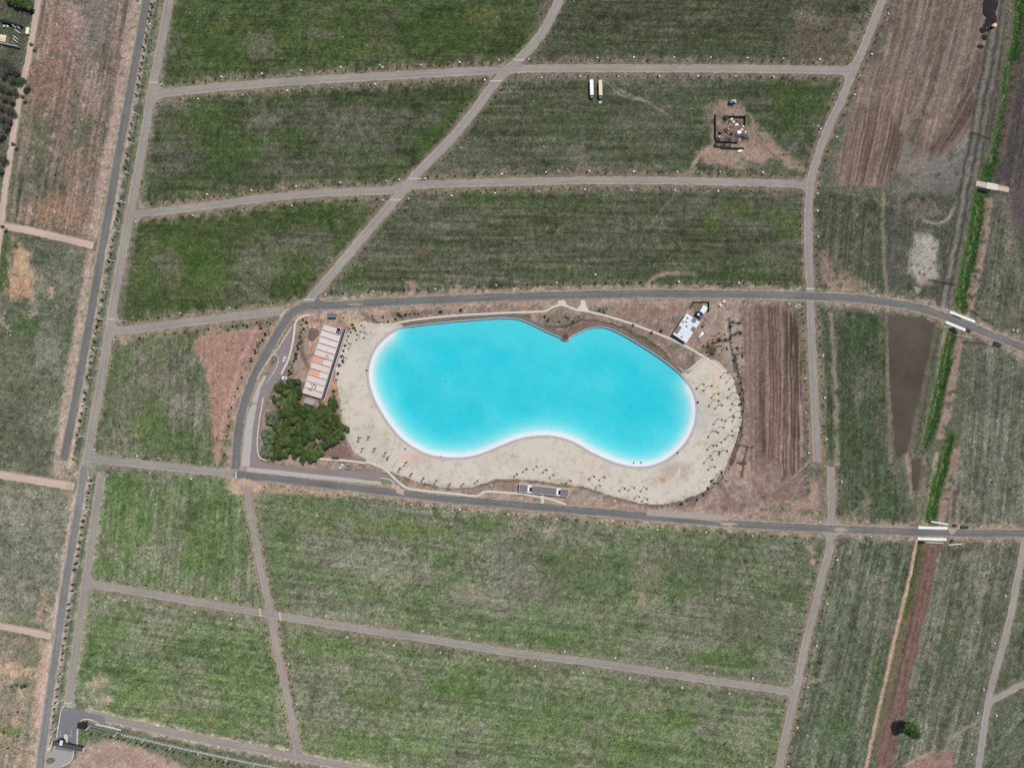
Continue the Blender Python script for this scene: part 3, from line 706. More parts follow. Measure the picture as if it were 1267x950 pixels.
for pl_ in ([(903,394),(904,420),(907,440),(910,460)], [(904,399),(917,400)], [(880,424),(905,420)], [(905,415),(914,411)], [(907,438),(920,438)], [(909,440),(916,470),(920,500),(918,520),(911,545),(903,575)], [(918,528),(914,550),(905,575)], [(924,552),(918,590)], [(911,552),(932,553)], [(912,572),(924,574)]):
    stripe(pl_, *TR)
blot(880, 430, 8, 6, (70,66,50), .8, 0, .4, .4, 3); blot(915, 480, 6, 26, (112,98,86), .7, 8, .2, .4, 3); blot(885, 590, 12, 9, (150,134,118), .7, 0, .2, .3, 3); stripe([(740,606),(790,620),(840,626)], (130,110,98), 7, 2.5, .8, .1, .2); stripe([(860,618),(885,604)], (116,96,86), 5, 3, .7, .1, .3); blot(905, 625, 20, 9, (130,106,90), .7, 0, .1, .3)
patch([(643,596),(712,602),(712,606),(643,600)], (190,158,136), 2, .9, .05); patch([(712,605),(740,606),(760,616),(740,622),(706,618)], (164,150,134), 4, .8, .1, .2); blot(640, 618, 20, 4, (130,116,92), .8, 5); blot(672, 620, 12, 3, (126,112,90), .8); blot(580, 605, 30, 5, (142,122,104), .6, 5)
patch([(800,628),(902,638),(900,645),(800,636)], (164,150,140), 2, .95, .05); blot(790, 630, 12, 4, (120,98,80), .9, -5, .1, .1)
patch([(425,535),(433,552),(440,565),(450,573),(420,572),(395,566),(400,552)], (132,104,92), 3, .9, .05, .1)
stripe([(424,510),(427,530),(434,548),(445,562),(455,570)], (196,184,164), 3.2, 1.2, .95, .05); stripe([(427,528),(437,548),(450,566),(462,573)], (92,80,62), 1.5, 1, .8, .2)
stripe([(500,592),(540,603),(572,605),(600,599),(625,594),(672,598),(720,604),(760,616),(795,624)], (84,88,58), 1.6, 1, .8, .5); stripe([(830,623),(860,615),(882,602)], (88,84,60), 1.8, 1, .8, .5)
# west corner and service lane surroundings
patch([(312,470),(326,440),(336,438),(340,450),(336,470),(326,490),(320,500)], (116,114,80), 3, .9, .5, .1); stripe([(309,490),(302,520),(299,560),(297,578)], (124,112,76), 3, 1.2, .9, .4); patch([(470,592),(488,596),(490,600),(484,601),(466,599)], (98,112,70), 2, .95, .8, 0)
patch([(284,592),(320,594),(330,606),(300,612),(280,604)], (190,160,136), 4, .9, .05, .1); stripe([(296,606),(340,606),(420,612)], (186,150,126), 8, 3, .7, .05, .1)
blot(493, 606, 7, 9, (196,166,142), .9, 30, .05, .2)
# entrance
patch([(96,896),(104,893),(140,902),(230,926),(320,944),(350,952),(350,1010),(230,1010),(200,945),(160,920),(110,918),(97,925)], (96,106,72), 3, .95, .7, .05)
patch([(106,922),(130,916),(165,920),(205,936),(240,955),(240,1010),(90,1010),(86,950),(100,930)], (164,138,122), 4, .98, .05, 0)
for k in range(5):
    stripe([(104+k*4, 950), (128+k*6, 930+k*2), (160, 928+k*4), (196-k*4, 948+k*2)], (140,114,100), 2, 1.4, .5, .05)
patch([(96,900),(104,903),(108,914),(104,922),(96,920)], (78,112,54), 2, .9, .9, 0)
patch([(50,952),(56,926),(64,915),(72,912),(66,930),(60,945)], (178,150,134), 3, .8, .05)
# perimeter strips beside the highway
PER = [[(200,-60),(194,0),(175,100),(152,240),(134,340),(112,462),(100,535),(93,577)], [(116,584),(106,640),(95,710),(82,800),(71,876),(65,915)]]
for pl_ in PER:
    stripe(pl_, (80,98,70), 12, 2, .92, .8, .08, 6, 45)
    stripe([(a+6.5, b) for a, b in pl_], (112,114,56), 3.5, 1.2, .85, .7, .1)
    stripe([(a-7.5, b) for a, b in pl_], (198,182,156), 3.5, 1.5, .9, .05)
stripe([(104,896),(160,909),(230,925),(330,944)], (88,100,78), 10, 2, .6, .8, .1)
stripe([(70,580),(78,590),(82,600)], (184,150,130), 14, 6, .85, .05, .1)
stripe([(172,-60),(166,0),(146,118),(124,240),(104,355),(84,475),(72,560)], (176,152,136), 9, 3, .85, .1, .15)
stripe([(96,600),(80,700),(62,800),(48,900)], (186,158,142), 5, 2, .7, .1, .1)

# ---- verges: bare earth either side of the roads, ragged
roadD = np.full(N, 99.0)
vD = np.full(N, 1e9)
for (name, look, w, vc, vw, _), c in zip(ROADS, ROADC):
    vw = vw+(3 if look in (DARK, WORN) else 1.5)
    reach = w/2+vw+8
    roots = []
    for k0 in range(0, len(c)-1, 12):
        sub = c[k0:k0+13]
        m = bbox(sub, reach)
        if not len(m): continue
        D = dist_line(X[m], Y[m], sub, reach)[0]
        m, D = m[D < reach], D[D < reach]
        best = vD[m]
        new_ = D < best
        vD[m[new_]] = D[new_]
        roots.append(m)
    m = np.unique(np.concatenate(roots))
    x, y = X[m], Y[m]
    e = vD[m]-w/2
    vD[m] = 1e9
    roadD[m] = np.minimum(roadD[m], e)
    rag = (fbm(x, y, 7, 400+len(name), 3)-0.5)*vw*1.1
    al = sm((vw*1.0-e+rag)/(vw*0.55+1))*(0.55+0.45*sm((vw*0.5-e+rag*.5)/3))
    al *= 0.45+0.55*sm((fbm(x, y, 3.4, 420, 3)-0.32)*3)
    lay(al*0.95, vc, 0.25, m)
    # a line of red spoil at the kerb
    if name.startswith(('cross', 'field', 'lower_lane', 'south', 'west', 'diag', 'north')):
        al = sm((2.6-np.abs(e-1.0))/1.6)*sm((fbm(x, y, 16, 430, 3)-0.38)*4)
        lay(al*0.5, (150, 124, 108), 0.05, m)

# ---- relief
grain = fbm(X, Y, 3.2, 71, 2)-0.5
near = sm((roadD-1)/6)
Z = Z*1.0+grain*0.42*veg*near+(fbm(X, Y, 8, 73, 3)-0.5)*0.35*near*(0.3+0.7*veg)
fl = np.zeros(N)
built = [[(390,380),(440,380),(440,510),(360,510)], [(825,370),(905,370),(905,435),(825,435)], [(630,590),(715,590),(715,622),(630,622)],
         [(55,890),(115,890),(115,945),(55,945)], [(875,120),(930,120),(930,195),(875,195)], BEACH]
for bpoly in built:
    m = bbox(bpoly, 10)
    fl[m] = np.maximum(fl[m], sm(sdist(X[m], Y[m], bpoly, 8)/8+0.5))
Z *= 1-fl
# ditch of the canal
for g_ in GREEN:
    m = bbox(g_, 20)
    D, W, _, _ = dist_line(X[m], Y[m], resample(np.array(g_, float), 6), 20)
    Z[m] -= np.where(D < 1e8, sm((W/2+2-D)/4)*1.1*sm((roadD[m]+2)/6), 0)
# muddy pond
POND = [(1098,390),(1112,391),(1135,393),(1157,397),(1152,424),(1142,475),(1132,515),(1122,558),(1116,566),(1107,567),(1103,500),(1100,440)]
POND2 = [(1127,570),(1139,567),(1137,590),(1131,610),(1128,606)]
for pp in (POND, POND2):
    m = bbox(pp, 10)
    d = sdist(X[m]+(WX[m]-X[m])*.45, Y[m]+(WY[m]-Y[m])*.45, pp, 10)
    Z[m] -= sm((d+2.5)/7)*0.95
    lay(sm(d/2*0.5+0.5), (96, 84, 70), 0.02, m)
    lay(sm((4-np.abs(d+2))/4)*0.7*sm((fbm(X[m], Y[m], 5, 2911, 3)-.3)*3), (118, 100, 86), 0.05, m)
Z = np.clip(Z, -2.0, 0.6)
Z -= np.where((roadD < 2.0), 0.05, 0)
# the ground drops out of the way below the lagoon
m = bbox(LG, 12)
dL = sdist(X[m], Y[m], LG[:-1], 12)
Z[m] = np.where(dL > -2.2, -4.2, Z[m])
far = np.maximum(np.maximum(-56-X, X-1324), np.maximum(-56-Y, Y-1008))
Z = np.where(far > 0, Z*np.clip(1-far/8, 0, 1), Z)

me = bpy.data.meshes.new('ground')
ny, nx = GX.shape
me.vertices.add(N)
co = np.empty((N, 3), np.float32)
co[:, 0] = (X-CX)*S; co[:, 1] = -(Y-CY)*S; co[:, 2] = Z
me.vertices.foreach_set('co', co.ravel())
idx = np.arange(N).reshape(ny, nx)
q = np.stack([idx[1:, :-1], idx[1:, 1:], idx[:-1, 1:], idx[:-1, :-1]], -1).reshape(-1, 4)
me.loops.add(q.size)
me.loops.foreach_set('vertex_index', q.ravel().astype(np.int32))
me.polygons.add(len(q))
me.polygons.foreach_set('loop_start', np.arange(0, q.size, 4, dtype=np.int32))
me.polygons.foreach_set('use_smooth', np.ones(len(q), bool))
me.update()
ca = me.attributes.new('soil', 'FLOAT_COLOR', 'POINT')
# fine speckle of tufts, stalks and clods, one value per ground point
sp1 = nrng.normal(size=N); sp2 = fbm(X, Y, 3.0, 2711, 2)-.5; sp3 = fbm(X, Y, 6.5, 2721, 3)-.5
spk = 1.03+veg*(.10*sp1+.15*sp2+.08*sp3)+(1-veg)*(.05*sp1+.11*sp2+.10*sp3)
col = col*np.clip(spk, .45, 1.7)[:, None]
dry = np.clip(sp3*1.4+sp1*.12, -.5, .5)*veg
col = col+dry[:, None]*np.array([14, 7, 10])
lum = col @ np.array([.3, .59, .11])
gg = np.clip((col[:, 1]-col[:, [0, 2]].mean(1))/14, 0, 1)*np.where(veg > .94, .15, 1)
rr_ = np.clip((col[:, 0]-col[:, 2])/30, 0, 1)*(1-gg)
col = lum[:, None]+(col-lum[:, None])*(1-.38*gg-.17*rr_)[:, None]
col = col+gg[:, None]*np.array([2.5, .5, -2])
col = col*(1-.015*rr_)[:, None]
fa = sm(np.clip(far/30, 0, 1))[:, None]
col = col*(1-fa)+np.array([98., 104., 82.])*fa
lc = np.clip(lin(np.clip(col, 6, 250))/1.10, .004, .86)
ca.data.foreach_set('color', np.column_stack([lc, np.ones(N)]).astype(np.float32).ravel())
va = me.attributes.new('veg', 'FLOAT', 'POINT')
va.data.foreach_set('value', np.clip(veg, 0, 1).astype(np.float32))

def ground_material():
    m = bpy.data.materials.new('ground_soil_and_grass')
    m.use_nodes = True
    t = m.node_tree
    b = t.nodes['Principled BSDF']
    b.inputs['Roughness'].default_value = 0.95
    b.inputs['Specular IOR Level'].default_value = 0.08
    b.inputs['Diffuse Roughness'].default_value = 1.0
    tc = nn(t, 'ShaderNodeTexCoord')
    at = nn(t, 'ShaderNodeAttribute', attribute_name='soil')
    vg = nn(t, 'ShaderNodeAttribute', attribute_name='veg')
    def noise(sc, det, ro):
        n = nn(t, 'ShaderNodeTexNoise')
        n.inputs['Scale'].default_value = sc
        n.inputs['Detail'].default_value = det
        n.inputs['Roughness'].default_value = ro
        t.links.new(tc.outputs['Object'], n.inputs['Vector'])
        return n
    def rng_(src, a, b_, c, d):
        r = nn(t, 'ShaderNodeMapRange')
        for k, v in zip(('From Min', 'From Max', 'To Min', 'To Max'), (a, b_, c, d)):
            r.inputs[k].default_value = v
        t.links.new(src, r.inputs['Value'])
        return r.outputs[0]
    n1, n2, n3 = noise(0.8, 5, 0.75), noise(0.22, 4, 0.6), noise(1.3, 3, 0.7)
    # tufts: darker and greener against paler, drier
    tuft = rng_(n1.outputs['Fac'], 0.36, 0.64, 0, 1)
    gr = nn(t, 'ShaderNodeMix', data_type='RGBA', blend_type='MIX')
    gr.inputs['A'].default_value = (0.66, 0.70, 0.63, 1)
    gr.inputs['B'].default_value = (1.36, 1.31, 1.34, 1)
    t.links.new(tuft, gr.inputs['Factor'])
    so = nn(t, 'ShaderNodeMix', data_type='RGBA', blend_type='MIX')
    so.inputs['A'].default_value = (0.78, 0.77, 0.76, 1)
    so.inputs['B'].default_value = (1.22, 1.22, 1.22, 1)
    t.links.new(tuft, so.inputs['Factor'])
    sel = nn(t, 'ShaderNodeMix', data_type='RGBA', blend_type='MIX')
    t.links.new(vg.outputs['Fac'], sel.inputs['Factor'])
    t.links.new(so.outputs['Result'], sel.inputs['A'])
    t.links.new(gr.outputs['Result'], sel.inputs['B'])
    m1 = nn(t, 'ShaderNodeMix', data_type='RGBA', blend_type='MULTIPLY')
    m1.inputs['Factor'].default_value = 1
    t.links.new(at.outputs['Color'], m1.inputs['A'])
    t.links.new(sel.outputs['Result'], m1.inputs['B'])
    big = rng_(n2.outputs['Fac'], 0.3, 0.7, 0.90, 1.10)
    m2 = nn(t, 'ShaderNodeMix', data_type='RGBA', blend_type='MULTIPLY')
    m2.inputs['Factor'].default_value = 1
    t.links.new(m1.outputs['Result'], m2.inputs['A'])
    t.links.new(big, m2.inputs['B'])
    t.links.new(m2.outputs['Result'], b.inputs['Base Color'])
    bp = nn(t, 'ShaderNodeBump')
    bp.inputs['Strength'].default_value = 0.45
    bp.inputs['Distance'].default_value = 0.5
    t.links.new(n3.outputs['Fac'], bp.inputs['Height'])
    t.links.new(bp.outputs[0], b.inputs['Normal'])
    return m
me.materials.append(ground_material())
ground = link('ground', me)
tag(ground, kind='structure')

def gz(px, py):
    """height of the ground under a plan point"""
    i = int(np.clip(np.searchsorted(ax, px), 1, nx-1)); j = int(np.clip(np.searchsorted(ay, py), 1, ny-1))
    return float(min(Z[j*nx+i], Z[j*nx+i-1], Z[(j-1)*nx+i], Z[(j-1)*nx+i-1]))

# ------------------------------------------------------------------ roads
def road_material(name, base, edge, var, streak):
    m = bpy.data.materials.new(name)
    m.use_nodes = True
    t = m.node_tree
    b = t.nodes['Principled BSDF']
    b.inputs['Roughness'].default_value = 0.9
    b.inputs['Specular IOR Level'].default_value = 0.15
    uv = nn(t, 'ShaderNodeUVMap')
    tc = nn(t, 'ShaderNodeTexCoord')
    sep = nn(t, 'ShaderNodeSeparateXYZ')
    t.links.new(uv.outputs[0], sep.inputs[0])
    mp = nn(t, 'ShaderNodeMapping')
    mp.inputs['Scale'].default_value = (7, 0.035, 1)
    t.links.new(uv.outputs[0], mp.inputs[0])
    ns = nn(t, 'ShaderNodeTexNoise'); ns.inputs['Scale'].default_value = 1; ns.inputs['Detail'].default_value = 4
    t.links.new(mp.outputs[0], ns.inputs['Vector'])
    ng = nn(t, 'ShaderNodeTexNoise'); ng.inputs['Scale'].default_value = 0.30; ng.inputs['Detail'].default_value = 6; ng.inputs['Roughness'].default_value = 0.7
    t.links.new(tc.outputs['Object'], ng.inputs['Vector'])
    nl = nn(t, 'ShaderNodeTexNoise'); nl.inputs['Scale'].default_value = 0.035; nl.inputs['Detail'].default_value = 2
    t.links.new(tc.outputs['Object'], nl.inputs['Vector'])
    # wheel tracks: two paler bands, U runs 0..1 across
    wv = nn(t, 'ShaderNodeMath', operation='SINE')
    mu = nn(t, 'ShaderNodeMath', operation='MULTIPLY'); mu.inputs[1].default_value = 4*math.pi
    t.links.new(sep.outputs['X'], mu.inputs[0]); t.links.new(mu.outputs[0], wv.inputs[0])
    def mrange(src, a, b_, c, d):
        r = nn(t, 'ShaderNodeMapRange')
        for k, v in zip(('From Min', 'From Max', 'To Min', 'To Max'), (a, b_, c, d)):
            r.inputs[k].default_value = v
        t.links.new(src, r.inputs['Value']); return r.outputs[0]
    def mul(a, b_):
        r = nn(t, 'ShaderNodeMath', operation='MULTIPLY'); t.links.new(a, r.inputs[0]); t.links.new(b_, r.inputs[1]); return r.outputs[0]
    k = mul(mul(mrange(ns.outputs['Fac'], .25, .75, 1-streak, 1+streak), mrange(ng.outputs['Fac'], .25, .75, 1-var, 1+var)),
            mul(mrange(nl.outputs['Fac'], .3, .7, 1-var*.8, 1+var*.8), mrange(wv.outputs[0], -1, 1, 1.05, .95)))
    # dust at the edges
    ab = nn(t, 'ShaderNodeMath', operation='SUBTRACT'); ab.inputs[1].default_value = 0.5
    t.links.new(sep.outputs['X'], ab.inputs[0])
    aa = nn(t, 'ShaderNodeMath', operation='ABSOLUTE'); t.links.new(ab.outputs[0], aa.inputs[0])
    ad = nn(t, 'ShaderNodeMath', operation='ADD'); t.links.new(aa.outputs[0], ad.inputs[0])
    t.links.new(mrange(ng.outputs['Fac'], .3, .7, -.07, .07), ad.inputs[1])
    ef = mrange(ad.outputs[0], .32, .5, 0, .95)
    mx = nn(t, 'ShaderNodeMix', data_type='RGBA')
    a0, a1 = alb(base), alb(edge)
    mx.inputs['A'].default_value = (*a0, 1); mx.inputs['B'].default_value = (*a1, 1)
    t.links.new(ef, mx.inputs['Factor'])
    m2 = nn(t, 'ShaderNodeMix', data_type='RGBA', blend_type='MULTIPLY'); m2.inputs['Factor'].default_value = 1
    t.links.new(mx.outputs['Result'], m2.inputs['A']); t.links.new(k, m2.inputs['B'])
    t.links.new(m2.outputs['Result'], b.inputs['Base Color'])
    return m
RM = {WORN: road_material('worn_dark_asphalt', (128, 127, 126), (172, 158, 146), .13, .18),
      DARK: road_material('dark_asphalt', (114, 112, 109), (174, 156, 140), .13, .18),
      MID: road_material('grey_asphalt', (150, 143, 136), (170, 152, 134), .10, .10),
      PALE: road_material('pale_asphalt', (153, 146, 139), (168, 150, 134), .10, .10),
      TRACK: road_material('dirt_track_soil', (192, 170, 154), (164, 146, 128), .10, .12)}
road_count = [0]
def ribbon(name, pts, w, m, z=None, kind='structure', rag=0.4, step=3.0, parent=None, skirt=0.35):
    c = resample(np.asarray(pts, float), step)
    ww = c[:, 2] if c.shape[1] > 2 else np.full(len(c), float(w))
    nrm = normals2(c)
    if z is None:
        road_count[0] += 1
        z = 0.11+0.006*road_count[0]
    L = np.concatenate([[0], np.cumsum(np.linalg.norm(np.diff(c[:, :2], axis=0), axis=1))])*S
    g = np.random.default_rng(abs(len(c)+int(c[0, 0])))
    U = [0.0, 0.0, 0.25, 0.5, 0.75, 1.0, 1.0]
    vs_, uvs = [], []
    for i in range(len(c)):
        jl, jr = g.normal(0, rag), g.normal(0, rag)
        for k, u in enumerate(U):
            off = (u-0.5)*ww[i]+(jl if u == 0 else jr if u == 1 else 0)
            if k == 0: off -= 0.3
            if k == 6: off += 0.3
            p = c[i, :2]+nrm[i]*off
            crown = 0.03*(1-abs(u-.5)*2)
            vs_.append(((p[0]-CX)*S, -(p[1]-CY)*S, z-skirt if k in (0, 6) else z+crown))
            uvs.append((u, L[i]))
    K = len(U)
    fs = []
    for i in range(len(c)-1):
        for k in range(K-1):
            a = i*K+k
            fs.append((a, a+1, a+K+1, a+K))
    me_ = bpy.data.meshes.new(name)
    me_.from_pydata(vs_, [], fs)
    uvl = me_.uv_layers.new(name='UVMap')
    li = np.empty(len(me_.loops), np.int32)
    me_.loops.foreach_get('vertex_index', li)
    uvl.data.foreach_set('uv', np.array(uvs, np.float32)[li].ravel())
    me_.update()
    # face up
    if me_.polygons[2].normal.z < 0:
        me_.flip_normals()
    o = link(name, me_, m, parent)
    if kind and parent is None: tag(o, kind=kind)
    return o

road_objs = []
for (name, look, w, vc, vw, pts) in ROADS:
    o = ribbon('road' if look != TRACK else 'dirt_road', pts, w, RM[look])
    road_objs.append(o)

def sheet(name, poly, z, m, kind='structure', parent=None, depth=0.4, smooth=0):
    pl = poly
    if smooth:
        pl = [tuple(q_) for q_ in resample(list(poly)+[poly[0]], smooth)[:-1]]
    b = MB().prism([tuple(P(a, c_)[:2]) for a, c_ in pl], z-depth, z)
    me_ = b.mesh(name, m)
    uvl = me_.uv_layers.new(name='UVMap')
    vv = np.empty(len(me_.vertices)*3, np.float32); me_.vertices.foreach_get('co', vv); vv = vv.reshape(-1, 3)
    li = np.empty(len(me_.loops), np.int32); me_.loops.foreach_get('vertex_index', li)
    u_ = np.column_stack([np.full(len(vv), .5), vv[:, 1]])
    uvl.data.foreach_set('uv', u_[li].astype(np.float32).ravel())
    o = link(name, me_, None, parent)
    if kind and parent is None: tag(o, kind=kind)
    return o

# rounded corners where two roads meet: junction point, directions (plan) of the two arms, half widths, radius
def corner(J, d1, d2, w1, w2, r, m, z):
    a = np.array(J, float)
    d1 = np.array(d1, float)/np.linalg.norm(d1); d2 = np.array(d2, float)/np.linalg.norm(d2)
    # point where the near edges cross
    n1 = np.array([-d1[1], d1[0]]); n1 *= np.sign(n1 @ d2)
    n2 = np.array([-d2[1], d2[0]]); n2 *= np.sign(n2 @ d1)
    A = np.column_stack([d1, -d2])
    t = np.linalg.solve(A, n2*w2-n1*w1)
    X0 = a+n1*w1+d1*t[0]
    pts = [X0-(n1+n2)*.4]
    p0, p2 = X0+d1*r, X0+d2*r
    pts += [p0-n1*0.3]
    for s_ in np.linspace(0, 1, 7):
        pts.append((1-s_)**2*p0+2*s_*(1-s_)*X0+s_**2*p2)
    pts += [p2-n2*0.3]
    return sheet('road_corner', [tuple(q_) for q_ in pts], z, m)
cz = [0.26]
def corners(J, dirs, ws, r, look):
    for i in range(len(dirs)):
        j = (i+1) % len(dirs)
        a, b = np.array(dirs[i], float), np.array(dirs[j], float)
        cr = abs(a[0]*b[1]-a[1]*b[0])/(np.linalg.norm(a)*np.linalg.norm(b))
        if cr < 0.3: continue
        cz[0] += 0.004
        corner(J, dirs[i], dirs[j], ws[i]/2, ws[j]/2, r, RM[look], cz[0])
corners((188, 117), [(8, -45), (60, -5), (-8, 45)], [10.5, 10, 10.5], 15, MID)
corners((166, 264), [(6, -40), (60, -7), (-6, 40)], [10.5, 9.5, 10.5], 15, MID)
corners((136, 405), [(6, -40), (60, -8), (-6, 40)], [10.5, 10, 10.5], 17, MID)
corners((107, 566), [(8, -40), (60, 5)], [10.5, 9.5], 15, MID)
corners((624, 87), [(30, -33), (60, -1), (-30, 33), (-60, 4)], [11, 10, 11, 10], 13, MID)
corners((500, 232), [(30, -34), (60, -2), (-34, 40), (-60, 3)], [11, 9.5, 11, 9.5], 13, MID)
corners((1055.5, 88), [(16, -40), (-14, 34), (-60, -1)], [10, 10, 10], 13, MID)
corners((1002, 229), [(4, -30), (-1, 40), (-60, -1)], [10, 10, 9.5], 11, MID)
corners((1002.5, 367), [(-1, -40), (60, 2), (1, 40), (-60, -1)], [10, 12.5, 10, 12.5], 13, DARK)
corners((1028, 654), [(0, -40), (60, 2), (-3, 30), (-60, -2)], [9.5, 11.5, 9.5, 11.5], 13, MID)
corners((984, 856), [(6, -30), (-6, 30), (-60, -8)], [9.5, 9.5, 9], 11, MID)
corners((337, 761), [(-5, -30), (60, 9), (6, 30), (-60, -10)], [7.5, 9, 7.5, 9], 9, MID)
corners((366, 936), [(-8, -40), (60, 11), (-60, -12)], [7.5, 9.5, 9.5], 9, MID)
corners((107, 721), [(5, -40), (60, 9), (-5, 40)], [9, 9, 9], 11, MID)
corners((1221.5, 869), [(8, -30), (40, -20), (-6, 40)], [8.5, 7.5, 8.5], 7, PALE)
corners((376, 380), [(30, -36), (60, -2)], [11, 12.5], 15, DARK)

LANE = road_material('service_lane_asphalt', (140, 127, 126), (150, 138, 134), .07, .06)
CONC = mat('pale_concrete', (206, 198, 186), .9, .08, .5)
CONC2 = mat('grey_concrete_paving', (178, 172, 164), .9, .08, .4)
sheet('road', [(362,405),(365,404),(364,420),(360,436),(353,455),(346,470),(338,480),(330,497),(325,515),(321,535),(320,560),(323,570),(332,574),(380,579),(440,582),(470,584),(484,589),(494,597),(500,606),(490,606),(488,598),(478,594),(440,592),(380,586),(330,580),(307,576),(310,550),(314,515),(320,490),(330,465),(340,448),(345,446),(341,437)], 0.305, LANE)
sheet('median_pavement', [(312,500),(318,500),(313,530),(309,577),(299,577),(302,540),(306,515)], 0.31, CONC2)
sheet('median_pavement', [(306,577.5),(330,580),(380,585.5),(440,592),(472,596),(472,599.5),(420,595),(360,589),(306,583)], 0.33, CONC2)
sheet('median_pavement', [(318,499),(323,480),(330,466),(327,464),(321,474),(313,492),(312,499)], 0.31, CONC2)
sheet('lay_by', [(800,629.5),(860,633.5),(902,638.5),(900,646),(850,641),(800,637.5)], 0.3, mat('lay_by_gravel', (166, 152, 144), .95, .12, .3))
sheet('road', [(80,874),(90,876),(108,881),(130,886.5),(130,894.5),(112,889),(104,888.5),(99,891),(97,896),(94,925),(90,940),(83,945),(70,955),(52,957),(54,940),(62,930),(68,915),(73,890),(76,878)], 0.325, road_material('entrance_asphalt', (122, 121, 124), (134, 132, 132), .08, .08))
sheet('road', [(56,935),(68,926),(92,930),(89,940),(82,946),(66,953),(54,953)], 0.335, mat('worn_forecourt_asphalt', (160, 156, 152), .9, .08, .25))
sheet('grass_island', [(57,941),(60,937),(65,936.5),(69,939),(66,943),(60,944.5)], 0.42, mat('island_grass', (112, 112, 78), .95, .3, .7), smooth=1.5)

# kerbs, paths and walls of pale concrete
def strip(name, pts, w, m, z0=0.33, **k):
    return ribbon(name, pts, w, m, z=z0, rag=0.08, step=2.0, **k)
strip('footpath', [(383,389.5),(377,390.5),(370,394),(366,399),(364.8,404),(363,420),(360,434),(356,447),(351,457),(348.5,463)], 2.2, CONC, .42)
strip('kerb', [(361,404),(353,417),(345,430),(339,437)], 0.9, CONC, .40)
strip('kerb', [(339,437),(332,446),(325,457),(318,470)], 0.8, CONC, .40)
strip('kerb', [(340,437),(344,443),(344,450),(338,462),(330,474)], 0.7, CONC, .41)
strip('kerb', [(326,492),(321,520),(318.5,545),(319,558),(322,566),(330,569.5)], 1.2, CONC, .41)
strip('footpath', [(395,567.5),(420,569),(440,571),(452,573)], 2.2, CONC, .40)
strip('footpath', [(452,571),(470,577),(481,585),(494,597),(505,604),(530,607.5),(560,610.5),(586,613.5),(592,613),(598,608.5),(606,608),(630,609.5),(648,611),(668,615),(680,617),(700,624)], 2.4, CONC, .40)
strip('footpath', [(671,612),(671,622.5)], 3.6, CONC, .43)
strip('kerb', [(470,591),(480,592.5),(485,595),(488,600),(485,602.5)], 0.8, CONC, .41)
strip('footpath', [(485,402),(500,398),(520,395),(560,391),(620,387.5),(660,386),(674,385.2),(684,380),(692,377.5)], 2.2, CONC, .40)
strip('footpath', [(696,377.5),(704,380),(713,383.3),(726,385.4),(750,391),(781,400.5),(806,410),(832,420.5),(853,431),(872,442.5),(888,454),(898,464)], 2.4, CONC, .41)
sheet('footpath', [(691,371.8),(699,371.8),(700,376),(705,379.5),(696,378.6),(688,379.5),(690,376)], .44, CONC)
sheet('footpath', [(718.5,371.5),(723.5,371.5),(725,378),(729,385),(721,384),(713.5,382.8),(718,378)], .445, CONC)
strip('footpath', [(868,443.5),(858,453),(850,459)], 1.6, CONC, .40)
strip('kerb', [(150,908.5),(180,915),(214,923),(260,933),(310,943.5),(350,951)], 1.4, CONC, .40)
strip('kerb', [(118,895.5),(135,899),(150,903)], 1.4, CONC, .41)
strip('kerb', [(95.5,922),(96.2,905),(97.5,897),(101,891),(107,889),(115,890.5)], 1.2, CONC, .42)
strip('kerb', [(80.5,872),(76,878),(74,890),(71,908),(69.5,917)], 1.0, CONC, .42)
strip('kerb', [(91.5,928),(90,938),(84,944),(76,948)], 0.9, CONC, .42)
strip('kerb', [(69,922),(66,927)], 0.9, CONC, .42)
sheet('traffic_island', [(79.5,908),(83,907.5),(84.5,910),(84,919),(80.5,919)], .46, CONC)
# pale concrete strips laid across the roads at the junctions
for n_, (a, b) in enumerate((((186,102.5),(195,103)), ((606,101.2),(622,100.6)), ((506,221.8),(521,221.5)), ((482,248),(496,248)), ((376,371),(389,371)), ((346.5,392.5),(355,382.5)), ((997,357.5),(1008,357.5)),
               ((133,395),(142,395.5)), ((346,756.5),(347,766.5)), ((321,752),(322.5,762)), ((292,582.5),(292,592)), ((80,869.5),(90,869.5)), ((636,75),(649,75)))):
    strip('concrete_strip', [a, b], 1.6, mat('strip_concrete', (192, 184, 172), .9, .08), .47+.004*n_)

# sand and earth carried onto the asphalt
def spill(cx, cy, rx, ry, ang, c, seed, z):
    g_ = random.Random(seed)
    pl = []
    for j in range(26):
        t = 2*math.pi*j/26
        k_ = g_.uniform(.6, 1.15)
        u_, v_ = rx*k_*math.cos(t), ry*k_*math.sin(t)
        pl.append((cx+u_*math.cos(R(ang))-v_*math.sin(R(ang)), cy+u_*math.sin(R(ang))+v_*math.cos(R(ang))))
    sheet('earth_spill', pl, z, mat('spilled_earth_%d' % seed, c, .95, .14, .5), depth=.02)
spill(494, 606, 9, 4.5, 40, (186, 162, 142), 1, .345); spill(900, 647.5, 11, 3.2, 5, (176, 154, 136), 2, .30); spill(303, 597, 10, 6, 0, (184, 160, 140), 3, .35); spill(1178, 657, 6, 3.6, 0, (172, 152, 132), 4, .30)
spill(86, 601, 5, 5, 0, (186, 160, 142), 5, .29); spill(1040, 655, 9, 3.0, 2, (168, 152, 138), 6, .30); spill(440, 377, 12, 2.0, -2, (150, 140, 130), 7, .30)

